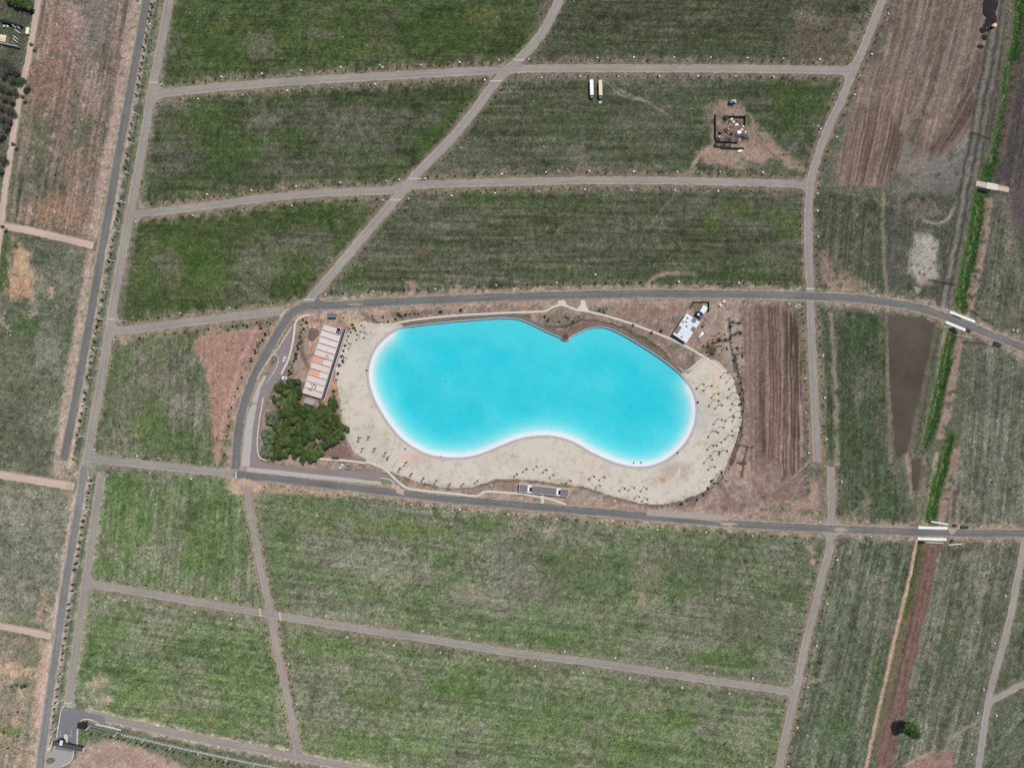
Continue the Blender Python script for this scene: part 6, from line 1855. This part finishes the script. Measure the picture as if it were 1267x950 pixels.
# ------------------------------------------------------------------ two box trailers
def trailer(px, py, colr, nm, label):
    root = empty('box_trailer', P(*under(px, py, 2), .0), R(1.5), label, 'trailer', 'box trailers in the upper field')
    pm = mat('trailer_'+nm, colr, .5, .06, .7)
    MB().box((0, .9, 2.55), (2.55, 11.2, 2.7)).build('body', pm, root)
    rb = MB()
    for i in range(9):
        rb.box((0, -4.2+i*1.25, 3.93), (2.5, .1, .07))
    rb.build('roof_rib', mat('trailer_rib_'+nm, tuple(int(c*.93) for c in colr)), root)
    MB().box((0, .2, 1.05), (1.2, 13.0, .3)).build('chassis', STEEL, root)
    MB().box((0, -5.75, 2.0), (2.4, 1.9, 1.7), taper=.9).build('front_unit', mat('trailer_front', (70, 86, 100), .5, .1), root)
    for y in (4.6, 3.4, -5.0):
        for x in (-1.05, 1.05):
            MB().tube((x-.15, y, .5), (x+.15, y, .5), .5, n=14).build('wheel', BLACK, root)
    MB().tube((0, -6.6, .9), (0, -8.2, .8), .1, n=6).build('drawbar', STEEL, root)
    MB().box((0, -7.4, .35), (.2, .2, 1.0)).build('landing_leg', STEEL, root)
trailer(731.9, 111, (240, 240, 240), 'white', 'white box trailer, left one of two in the field below the top road')
trailer(742.8, 111.5, (218, 206, 172), 'cream', 'cream box trailer, right one of two in the field below the top road')
r_ = empty('plastic_sheet', P(742.6, 126.5, gz(742, 126)+.1), .3, 'crumpled pale green plastic sheet on the grass below the cream trailer', 'sheet')
g = random.Random(3)
bb = MB()
gr_ = [[(x*.45-1.1, y*.45-1.1, g.uniform(0, .35)) for x in range(6)] for y in range(6)]
bb.add([v_ for row_ in gr_ for v_ in row_], [(i*6+j, i*6+j+1, (i+1)*6+j+1, (i+1)*6+j) for i in range(5) for j in range(5)])
bb.build('sheet', mat('pale_green_plastic', (176, 214, 178), .5, .08), r_)

# ------------------------------------------------------------------ excavator on the black heap
r_ = empty('excavator', P(1227.5, 33.5, .1), R(205), 'orange and white excavator working at the edge of the black soil heap', 'excavator')
om = mat('excavator_orange', (226, 140, 52), .5, .1)
for y in (-1.1, 1.1):
    MB().box((0, y, .45), (3.6, .6, .9), taper=.86).build('track', BLACK, r_)
MB().box((-.3, 0, 1.45), (3.0, 2.5, 1.0)).build('house', om, r_)
MB().box((-1.5, 0, 1.5), (.7, 2.5, 1.1)).build('counterweight', WHITE, r_)
cb = MB().box((.6, .7, 2.2), (1.4, 1.0, 1.4), taper=.85).build('cab', WHITE, r_)
MB().box((1.32, .7, 2.25), (.06, .8, 1.0)).build('windscreen', GLASS, cb)
MB().tube((.8, -.3, 1.8), (3.6, -.3, 4.0), .28, .22, 6).build('boom', om, r_)
MB().tube((3.6, -.3, 4.0), (5.2, -.3, 1.6), .2, .15, 6).build('arm', om, r_)
MB().box((5.3, -.3, 1.0), (.9, 1.1, .9), taper=.7).build('bucket', STEEL, r_)
# black heaps
def heap(px, py, rx, ry, h, colr, mname, label, seed, cat='heap', name='soil_heap', z=0, n=14, group=None):
    g_ = random.Random(seed)
    v_, f_ = [], []
    rings = 5
    for i in range(rings):
        t = i/(rings-1)
        for j in range(n):
            a = 2*math.pi*j/n
            k_ = (1-t*.82)*(1+g_.uniform(-.14, .14))
            v_.append((rx*k_*math.cos(a), ry*k_*math.sin(a), -.25+(h+.25)*(t**.7)*(1+g_.uniform(-.1, .1))))
    v_.append((0, 0, h*1.04))
    for i in range(rings-1):
        for j in range(n):
            f_.append((i*n+j, i*n+(j+1) % n, (i+1)*n+(j+1) % n, (i+1)*n+j))
    for j in range(n):
        f_.append(((rings-1)*n+j, (rings-1)*n+(j+1) % n, len(v_)-1))
    me_ = MB().add(v_, f_).mesh(name, mat(mname, colr, .95, .25, 1.2, .4))
    o = link(name, me_); o.location = P(px, py, z)
    return tag(o, label, cat, group)
blk = (46, 42, 42)
hp = [(1227,4,5.5,7,1.6,'largest black soil heap at the top edge beside the canal track'), (1224,16,5.5,5,1.4,'black soil heap just below the topmost one'), (1227,25,4.5,4.5,1.3,'black soil heap directly above the excavator'),
      (1215.5,37.5,2.8,2.6,.9,'small black soil heap left of the excavator'), (1218,46.5,2.6,2.6,.9,'round black soil heap below the excavator'), (1213,58,3.0,2.0,.9,'lowest black soil heap, standing apart from the others'),
      (1219,8,2.2,4,.8,'black soil spill on the left flank of the topmost heap'), (1222,33,3.5,4,1.0,'black soil heap between the excavator and the ploughed field')]
for i, (x, y, a, b_, h_, lb) in enumerate(hp):
    heap(x, y, a, b_, h_, blk, 'black_soil', lb, 130+i, group='black soil heaps by the canal')
heap(388, 412, 4.4, 4.6, 1.2, (116, 100, 92), 'brown_spoil', 'brown spoil heap between footpath and unfinished building, left one', 140, group='spoil heaps at the building site')
heap(385.5, 417.5, 3.2, 3.6, .9, (108, 92, 84), 'brown_spoil', 'brown spoil heap between footpath and unfinished building, lower one', 141, group='spoil heaps at the building site')

# ------------------------------------------------------------------ rubble piles
def rubble(px, py, r, n, cols, label, seed, name='rubble_pile', hmax=.8):
    g_ = random.Random(seed)
    root = empty(name, P(px, py, max(-.1, gz(px, py))), 0, label, 'rubble')
    for k in range(n):
        a, d = g_.uniform(0, 6.28), r*math.sqrt(g_.random())
        s3 = (g_.uniform(.35, 1.2), g_.uniform(.3, .9), g_.uniform(.2, hmax))
        b_ = MB().box((0, 0, s3[2]/2-.1), s3, 0, g_.uniform(.75, 1))
        c_ = cols[k % len(cols)]
        o = b_.build('block', mat('rubble_%d_%d_%d' % c_, c_, .9, .12), root)
        o.location = (math.cos(a)*d, math.sin(a)*d, 0); o.rotation_euler = (0, 0, g_.uniform(0, 3))
LT, MD, DK, BL, RD = (206, 202, 196), (150, 142, 132), (70, 66, 62), (110, 130, 160), (190, 110, 90)
rubble(1061, 94.5, 2.6, 12, [LT, LT, MD, DK], 'pale rubble pile at the corner right of the topmost junction', 1)
rubble(1069, 96, 1.6, 5, [MD, LT], 'small rubble scatter right of the pale pile at the topmost junction', 2)
rubble(985, 374.5, 3.2, 12, [DK, LT, MD], 'mixed rubble on the corner above the striped ploughed plot', 3)
rubble(427, 391, 2.6, 10, [LT, BL, MD, DK], 'building rubble between the blue shed and the beach road', 4)
rubble(436, 393, 2.4, 9, [LT, LT, MD], 'pale broken concrete right of the building rubble', 5)
rubble(476, 391, 3.6, 9, [LT, MD, DK], 'scattered blocks on the earth slope above the beach', 6)
rubble(1259, 388, 2.6, 8, [MD, LT, DK], 'rubble strip at the right edge above the bend road', 7)
rubble(1251.5, 452.5, 2.8, 8, [LT, MD], 'pale rubble in the field right of the canal, left pile', 8)
rubble(1258, 462.5, 2.2, 6, [MD, LT, DK], 'pale rubble in the field right of the canal, right pile', 9)
rubble(1182, 683, 2.6, 9, [(112, 92, 74), (86, 70, 58)], 'brown spoil blocks below the lower bridge', 10)
rubble(1014, 232.5, 1.2, 4, [DK, LT], 'dumped slab and dark rubbish right of the second junction', 11)
rubble(888, 586, 3.0, 14, [LT, MD, DK], 'ring of stones at the lower right end of the beach', 12)
rubble(12, 412, 2.0, 5, [LT], 'few pale stones in the rough grass at far left', 13)

rubble(393, 403, 2.2, 7, [LT, MD, (196, 160, 130)], 'blocks stacked at the upper left corner of the unfinished building', 14)
rubble(391, 436, 1.8, 6, [(150, 120, 100), LT], 'bricks and planks beside the left wall of the unfinished building', 15)
rubble(377, 470, 2.0, 6, [MD, LT], 'stones beside the lower left wall of the unfinished building', 16)
rubble(415, 396, 2.0, 7, [(210, 180, 140), LT, MD], 'yellowish sand bags between blue shed and unfinished building', 17)
rubble(742, 379, 1.2, 3, [LT], 'two or three white blocks on the bank right of the path junctions', 18)
rubble(570.5, 381, 1.2, 3, [LT, MD], 'white slab on the earth strip above the left half of the lagoon', 19)
rubble(586, 384, 1.0, 3, [LT, BL], 'pale box pieces beside the path above the lagoon', 20)

# ------------------------------------------------------------------ tanks
def tank(px, py, r, h, colr, label):
    root = empty('water_tank', P(px, py, 0), 0, label, 'tank', 'round water tanks')
    m_ = mat('tank_%d' % colr[0], colr, .5, .04)
    MB().tube((0, 0, -.1), (0, 0, h), r, r*.97, 18).build('shell', m_, root)
    MB().tube((0, 0, h), (0, 0, h+.3), r*.97, r*.35, 18).build('dome', m_, root)
    MB().tube((0, 0, h+.28), (0, 0, h+.42), r*.25, n=10).build('lid', STEEL, root)
tank(895.2, 373.4, 1.0, 1.6, (240, 238, 232), 'white round tank nearest the road beside the clubhouse yard')
tank(890.8, 377.8, 1.0, 1.6, (236, 232, 226), 'white round tank left of the pair beside the clubhouse yard')
tank(898.5, 377.8, .7, 1.1, (160, 176, 160), 'small greenish tank right of the white tanks')
tank(894, 380, .5, .8, (214, 208, 196), 'smallest pale tank in front of the white tanks')
tank(891.2, 164.6, 1.3, 1.8, (40, 42, 46), 'black round tank inside the scrap yard')
tank(1253, 408.5, .65, .9, (240, 240, 238), 'white tank, left of two by the right-hand bend road')
tank(1258, 409.8, .65, .9, (240, 240, 238), 'white tank, right of two by the right-hand bend road')

# ------------------------------------------------------------------ blue site shed
r_ = empty('site_shed', P(*under(410.3, 390.8, 2.5), 0), R(-3), 'dark blue site shed with grey roof above the unfinished building', 'shed')
MB().box((0, 0, 1.2), (6.0, 3.4, 2.6)).build('wall', mat('navy_cladding', (40, 48, 74), .6, .08), r_)
rf_ = MB().box((0, .35, 2.58), (6.4, 3.2, .16)).build('roof', mat('blue_grey_roof', (104, 112, 128), .6, .08), r_)
MB().box((0, .9, 2.7), (6.2, .12, .1)).box((0, 0, 2.7), (6.2, .12, .1)).build('ridge', STEEL, rf_)
MB().box((1.5, -1.73, 1.0), (.9, .08, 2.0)).build('door', STEEL, r_)
r_ = empty('site_hut', P(353.2, 468.2, 0), R(-22), 'small white hut with dark panel at the end of the white footpath', 'hut')
MB().box((0, 0, 1.1), (3.6, 2.2, 2.4)).build('wall', WHITE, r_)
MB().box((0, 0, 2.36), (3.9, 2.5, .14)).build('roof', mat('white_roof_membrane', (224, 228, 234)), r_)
MB().box((.2, -.1, 2.46), (1.6, 1.0, .1)).build('roof_panel', mat('navy_cladding', (40, 48, 74)), r_)

# ------------------------------------------------------------------ bridges over the canal
def bridge(n0, n1, s0, s1, w, label, tooth):
    mid = ((n0[0]+s1[0])/2, (n0[1]+s1[1])/2)
    root = empty('road_bridge', P(mid[0], mid[1], 0), 0, label, 'bridge')
    wm = mat('bridge_concrete', (238, 236, 228), .8, .05, .5)
    for a, b_ in ((n0, n1), (s0, s1)):
        pa, pb = P(*a, 0), P(*b_, 0); m_ = (pa+pb)/2; v_ = pb-pa; an = math.atan2(v_.y, v_.x)
        k = 6
        for i in range(k):
            c_ = pa+v_*((i+.5)/k)
            part(MB().box((c_.x, c_.y, .35), (v_.length/k-.06, w, .75), an), 'parapet_slab', wm, root)
        part(MB().box((m_.x, m_.y, -1.2), (v_.length, w*.7, 2.4), an), 'side_beam', mat('shadowed_concrete', (120, 112, 104), .9, .1), root)
        if tooth and a == n0:
            nv = Vector((v_.y, -v_.x, 0)).normalized()
            for i in range(6):
                c_ = pa+v_*(.16+i*.055)+nv*(w*.62)
                part(MB().box((c_.x, c_.y, .42), (.7, .8, .9), an), 'rail_post', DARKROOF, root)
bridge((1174.5,386), (1205.5,398.2), (1169.5,398.5), (1199.5,411), 1.9, 'upper road bridge over the green canal with two white parapets', True)
bridge((1135.5,652.3), (1171.5,653.2), (1134.5,666), (1170.5,667), 1.9, 'lower road bridge over the green canal with two white parapets', False)
SHADE_DARK = mat('canal_shade_dark', (30, 34, 34), .12, .08, .2, spec=.5)  # near-black colour for the painted shade at the canal crossings
def pipe(a, b_, r_p, z, label, m=None):
    root = empty('water_pipe', P(*a, 0), 0, label, 'pipe')
    pa, pb = P(*a, z), P(*b_, z)
    part(MB().tube(pa, pb, r_p, n=10), 'pipe', m or WHITE, root)
    for q_ in (pa, pb):
        part(MB().box((q_.x, q_.y, z/2-.3), (1.0, .9, z+.6)), 'support', CONC2, root)
pipe((1151.5,645), (1172,648.2), .6, .8, 'white pipe crossing the canal above the lower bridge')
pipe((1144.5,670.5), (1166,671.6), .5, .7, 'pale pipe crossing the canal below the lower bridge', CONC2)
pipe((1173.5,673.8), (1189,672.6), .35, .5, 'thin white pipe on the verge right of the lower bridge')
pipe((1184,415), (1201,418), .35, .5, 'pale pipe under the edge of the upper bridge', CONC2)
for (x, y, a, lx, ly, lb) in ((1192.7,652,0,5.4,1.9,'dark flat-roofed valve box beside the road right of the lower bridge'), (1233.2,426.2,-22,5.4,3.0,'dark flat-roofed valve box beside the bend road at right'), (1197,409.2,-22,3.6,2.4,'black equipment box at the end of the upper bridge'),
                             (1180.5,649.8,-10,2.4,1.6,'small black valve box right of the white canal pipe'), (1177.5,668.8,0,2.0,1.5,'small black valve box at the lower right end of the bridge'), (415,566.5,-3,5,1.6,'low dark box beside the footpath below the grove')):
    r_ = empty('valve_box', P(x, y, 0), R(a), lb, 'box')
    MB().box((0, 0, .45), (lx, ly, 1.1)).build('body', BLACK, r_)
    for k in range(3):
        MB().box((-lx/2+(k+.5)*lx/3, 0, 1.04), (lx/3-.06, ly+.1, .12)).build('cover', mat('dark_cover', (58, 54, 56), .8, .12), r_)
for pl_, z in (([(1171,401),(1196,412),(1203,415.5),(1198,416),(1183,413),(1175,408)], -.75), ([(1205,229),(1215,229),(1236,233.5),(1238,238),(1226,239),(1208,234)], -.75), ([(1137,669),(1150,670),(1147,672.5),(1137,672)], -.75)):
    sheet('canal_shade', pl_, z+.62, SHADE_DARK, depth=.06)  # flat dark sheets painting the shade below the bridges and culvert
# culvert crossing
r_ = empty('culvert_crossing', P(1227, 231, 0), R(-11), 'pale concrete culvert crossing over the green canal', 'crossing')
for i, (x, l_, c_) in enumerate(((-8.3, 7.6, (196, 180, 160)), (0, 8.6, (214, 206, 194)), (8.6, 8.4, (200, 178, 154)))):
    MB().box((x, -.3*(i == 2), .3+.02*i), (l_, 4.6 if i == 1 else 3.4, .5)).build('deck_slab', mat('culvert_slab_%d' % i, c_, .9, .08), r_)
for s_ in (-1, 1):
    MB().box((0, s_*2.0, -.7), (24, .4, 1.7)).build('head_wall', CONC2, r_)

# ------------------------------------------------------------------ fenced scrap yard in the upper right field
def wall_run(name, pts, h, w, m, label, cat, pn):
    root = empty(name, P(*pts[0], 0), 0, label, cat)
    for a, b_ in zip(pts[:-1], pts[1:]):
        pa, pb = P(*a, 0), P(*b_, 0); v_ = pb-pa
        k = max(1, int(v_.length/3))
        for i in range(k):
            c_ = pa+v_*((i+.5)/k)
            part(MB().box((c_.x, c_.y, h/2-.15+.04*(i % 2)), (v_.length/k-.04, w, h+.3), math.atan2(v_.y, v_.x)), pn, m, root)
NET = mat('green_shade_net', (44, 66, 54), .9, .2, 2)
wall_run('net_fence', [(884.4,142),(884.4,172.5)], 2.6, .25, NET, 'dark green net fence on the left side of the scrap yard', 'fence', 'net_panel')
wall_run('sheet_fence', [(899,145.3),(921,145.6),(920.6,157)], 2.6, .25, mat('dark_blue_sheet', (44, 50, 62), .7, .15), 'dark sheet fence round the upper right corner of the scrap yard', 'fence', 'sheet')
wall_run('hedge_screen', [(892,183.5),(920,184.5)], 1.8, .9, mat('hedge_green', (50, 68, 44), .9, .35, 1.5), 'dark hedge screen below the long shed of the scrap yard', 'hedge', 'hedge_block')
for (x, y, lx, ly, h, a, cr, lb) in ((899,174.3,16.5,2.8,2.3,-3,(112,98,94),'long narrow shed along the lower side of the scrap yard'), (893.5,180.5,12.5,2.2,1.8,-1,(140,134,126),'low grey shed below the long shed of the scrap yard')):
    r_ = empty('yard_shed', P(x, y, 0), R(a), lb, 'shed')
    MB().box((0, 0, h/2-.1), (lx-.3, ly-.3, h+.1)).build('wall', mat('shed_boards', (96, 84, 76), .9, .15), r_)
    for k in range(6):
        MB().box((-lx/2+(k+.5)*lx/6, 0, h+.03+.02*(k % 2)), (lx/6-.03, ly, .1)).build('roof_sheet', mat('shed_roof_%d' % ((k*7+int(x)) % 3), tuple(max(0, c_-24*((k*7+int(x)) % 3)) for c_ in cr), .8, .12), r_)
JUNK = [(904.8,148,2.2,1.4,.9,30,LT,'white crate'),(907,151.7,1.8,2.2,1.1,10,(196,176,160),'tan crate'),(911,155,2.6,1.5,1.0,5,(238,238,236),'white freezer box'),(902.5,150,1.6,1.2,.9,60,DK,'dark crate'),
        (897.7,162,1.5,3.2,1.2,25,DK,'dark tilted panel stack'),(901,160.5,1.0,2.2,.9,25,MD,'grey panel stack'),(905,166,2.2,1.8,1.2,0,(60,50,46),'brown crate'),(908.5,158,1.2,1.2,.8,0,(150,120,104),'brown box'),
        (914,164.5,3.0,2.6,1.3,12,(226,228,232),'white sheet pile'),(917.5,161,2.2,1.8,1.0,40,(206,176,150),'tan plank pile'),(911.5,167.5,2.2,2.0,1.2,0,(70,86,104),'blue-grey drum crate'),(917,168,2.6,2.2,1.4,20,(60,74,88),'dark blue crate'),
        (921,170.5,2.8,2.4,1.5,10,(52,66,72),'dark tarpaulin bundle'),(914,173.8,2.0,1.4,.8,30,(222,150,134),'red and white bundle'),(919.5,157,1.4,1.4,1.1,0,(232,232,230),'white box at the fence'),(922,164,1.6,1.4,.8,50,(216,196,160),'straw-coloured bundle'),
        (890,170,2.2,1.0,.7,60,LT,'pale plank'),(894,170.8,1.4,.9,.7,0,(190,170,110),'yellow crate'),(912.5,149.5,1.6,1.2,.9,20,(120,92,76),'rusty crate'),(915.5,152,1.2,1.6,.8,0,(100,84,74),'brown pallet')]
for i, (x, y, lx, ly, h, a, c_, nm) in enumerate(JUNK):
    r_ = empty(nm.split(' at ')[0].replace('-', '_').replace(' and ', '_').replace(' ', '_'), P(x, y, 0), R(a), '%s in the %s of the scrap yard' % (nm, ('upper' if y < 158 else 'middle' if y < 168 else 'lower')+' '+('left' if x < 900 else 'centre' if x < 910 else 'right')), 'scrap')
    m_ = mat('junk_%d_%d_%d' % c_, c_, .8, .15)
    MB().box((0, 0, h*.42), (lx, ly, h*.9), 0, .95).build('body', m_, r_)
    MB().box((.1, .05, h*.9), (lx*.85, ly*.8, h*.2), .2).build('top', mat('junk_top_%d_%d_%d' % c_, tuple(min(250, int(k*1.12)) for k in c_), .8, .1), r_)
rubble(906, 154, 3.2, 16, [LT, MD, DK, (170, 130, 110), BL], 'loose debris in the upper half of the scrap yard', 21, 'debris_heap')
rubble(915.5, 165.5, 3.0, 16, [LT, BL, DK, (206, 176, 140), RD], 'mixed debris heap at the right side of the scrap yard', 22, 'debris_heap')
rubble(899, 166, 3.0, 10, [DK, MD, (120, 96, 80)], 'dark debris in the lower left of the scrap yard', 23, 'debris_heap')
r_ = empty('small_truck', P(*under(906.6, 126.3, 2), 0), R(8), 'dark blue small truck with pale roof standing above the scrap yard', 'truck')
nv_ = mat('truck_navy', (28, 36, 60), .5, .1)
MB().box((-.6, 0, 1.7), (4.0, 2.2, 2.4)).build('box_body', nv_, r_)
MB().box((2.0, 0, 1.3), (1.5, 2.0, 1.7), taper=.85).build('cab', mat('pale_blue_sheet', (206, 222, 228)), r_)
MB().box((.3, .75, 2.93), (2.6, .6, .1)).build('roof_rack', WHITE, r_)
for x in (-1.8, 1.9):
    for y in (-.95, .95):
        MB().tube((x, y-.13, .42), (x, y+.13, .42), .42, n=12).build('wheel', BLACK, r_)
plant('yard_tree', P(897.5, 146.5, -.05), 0, .3, [('crown', gcr[1]), ('trunk', gtr[0])], 'dark bushy tree at the upper left corner of the scrap yard', 'tree', None)

# ------------------------------------------------------------------ house plots at the top left corner
HEDGE = mat('hedge_dark', (36, 46, 38), .9, .35, 1.2)
wall_run('tall_hedge', [(4,28),(17,31),(29,35)], 3.2, 1.6, HEDGE, 'tall dark hedge along the upper side of the house plot at top left', 'hedge', 'hedge_block')
wall_run('plot_wall', [(2,55),(14,57.5),(26,60)], 3.0, .35, mat('plot_wall_pale', (208, 208, 204), .85, .08), 'pale wall along the lower side of the house plot at top left', 'wall', 'wall_panel')
r_ = empty('house', P(3, 49.5, 0), R(-10), 'pale tan-roofed house cut off by the left edge near the top', 'house')
MB().box((0, 0, 1.5), (9.0, 4.2, 3.2)).build('wall', mat('house_wall', (214, 204, 190), .85, .06), r_)
rf_ = MB().add([(-4.9, -2.5, 3.05), (4.9, -2.5, 3.05), (4.9, 2.5, 3.05), (-4.9, 2.5, 3.05), (-3.4, 0, 4.0), (3.4, 0, 4.0)], [(0, 1, 5, 4), (1, 2, 5), (2, 3, 4, 5), (3, 0, 4), (3, 2, 1, 0)]).build('roof', mat('tan_roof', (226, 206, 178), .85, .1, 1), r_)
MB().box((-2, .8, 3.9), (.6, .6, .9)).build('chimney', CONC2, rf_)
MB().box((1.5, -2.13, 1.0), (1.0, .08, 2.0)).build('door', mat('door_paint', (90, 70, 60)), r_)
f_ = MB().box((-1.5, -2.13, 1.6), (1.4, .1, 1.1)).build('window', WHITE, r_)
MB().box((-1.5, -2.2, 1.6), (1.2, .05, .9)).build('pane', GLASS, f_)
for k, (x, y) in enumerate(((25.5, 36), (24.5, 41), (22.5, 49), (22, 52.5), (20, 34.5))):
    r_ = empty('pergola_beam', P(x, y, 0), R(-38), 'white pergola bay, %s from the top in the house plot at top left' % ordw(k+1), 'pergola', 'white pergola bays of the house plot')
    MB().box((0, 0, 2.6), (4.6, .35, .3)).build('beam', WHITE, r_)
    for s_ in (-1, 1):
        MB().box((s_*2.1, 0, 1.15), (.25, .25, 2.7)).build('post', WHITE, r_)
r_ = empty('meter_hut', P(36.5, 40, 0), R(-8), 'small cream meter hut beside the dirt track at top left', 'hut')
MB().box((0, 0, 1.0), (2.0, 4.2, 2.2)).build('wall', mat('cream_wall', (226, 216, 192), .85, .05), r_)
MB().box((0, 0, 2.18), (2.5, 4.7, .16)).build('roof', mat('cream_roof', (236, 228, 204), .85, .05), r_)
MB().box((1.03, 0, .95), (.06, .9, 1.9)).build('door', STEEL, r_)

# a few swimmers' buoys and intake covers seen as dark dots in the water and on the sand
for i, (x, y, r2_, z, lb) in enumerate(((779.5,502,.32,-.3,'small dark buoy floating in the right half of the lagoon'), (551.5,471.5,.32,-.3,'small dark buoy floating in the left half of the lagoon'), (545.5,565,.5,.1,'dark drain box at the lower left waterline'), (784,572.5,.6,.02,'dark drain grate at the lower right waterline, left one'), (793,572.2,.6,.02,'dark drain grate at the lower right waterline, right one'),
                                      (838,560,.8,.1,'dark drain box on the rim at lower right'), (863.2,498,1.0,.1,'dark drain box on the right-hand rim'), (453.5,458.5,.8,.1,'dark drain box on the left-hand rim'), (501.5,555.5,.8,.1,'dark box on the sand at lower left waterline'))):
    o = MB().tube((0, 0, 0), (0, 0, .45), r2_, r2_*.8, 10).tube((0, 0, .45), (0, 0, .6), r2_*.5, r2_*.2, 10).build('buoy' if 'buoy' in lb else 'drain_box', mat('dark_plastic', (44, 52, 54), .6, .1))
    o.location = P(x, y, z); tag(o, lb, 'buoy' if 'buoy' in lb else 'drain')

# ------------------------------------------------------------------ weeds and grass clumps over the fields
g = np.random.default_rng(77)
M = 130000
tx, ty = g.uniform(-20, 1287, M), g.uniform(-20, 970, M)
ii = np.clip(np.searchsorted(ax, tx), 0, nx-1); jj = np.clip(np.searchsorted(ay, ty), 0, ny-1)
vv = veg[jj*nx+ii]
cl = fbm(tx, ty, 22, 733, 3)*.6+fbm(tx, ty, 6, 737, 2)*.6
ok = (vv > .45) & (roadD[jj*nx+ii] > 2.5) & (cl > .45)
tx, ty, ii, jj = tx[ok][:52000], ty[ok][:52000], ii[ok][:52000], jj[ok][:52000]
k = len(tx)
tz = Z[jj*nx+ii]
hh = g.uniform(.25, .7, k); rr = g.uniform(.22, .6, k)*(1+.7*(g.random(k) > .95)); an = g.uniform(0, 6.28, k)
base = np.stack([(tx-CX)*S, -(ty-CY)*S, tz-.05], 1)
V = []
for q_ in range(5):
    a = an+q_*2*math.pi/5
    V.append(base+np.stack([np.cos(a)*rr, np.sin(a)*rr, hh*.35*g.random(k)], 1))
V.append(base+np.stack([g.normal(0, .08, k), g.normal(0, .08, k), hh], 1))
V = np.stack(V, 1).reshape(-1, 3)
o6 = np.arange(k)*6
F = np.concatenate([np.stack([o6+q_, o6+(q_+1) % 5, o6+5], 1) for q_ in range(5)])
me = bpy.data.meshes.new('weeds')
me.vertices.add(len(V)); me.vertices.foreach_set('co', V.astype(np.float32).ravel())
me.loops.add(F.size); me.loops.foreach_set('vertex_index', F.astype(np.int32).ravel())
me.polygons.add(len(F)); me.polygons.foreach_set('loop_start', np.arange(0, F.size, 3, dtype=np.int32))
me.update()
gc = lc[jj*nx+ii]
tone = np.where(g.random(k)[:, None] < .6, gc*np.array([.5, .58, .46]), gc*np.array([1.55, 1.5, 1.45]))
at = me.attributes.new('leaf', 'FLOAT_COLOR', 'POINT')
at.data.foreach_set('color', np.repeat(np.column_stack([tone, np.ones(k)]), 6, 0).astype(np.float32).ravel())
me.materials.append(LEAF)
tag(link('weeds', me), 'clumps of weeds and dry grass scattered over the fields', 'weeds', kind='stuff')
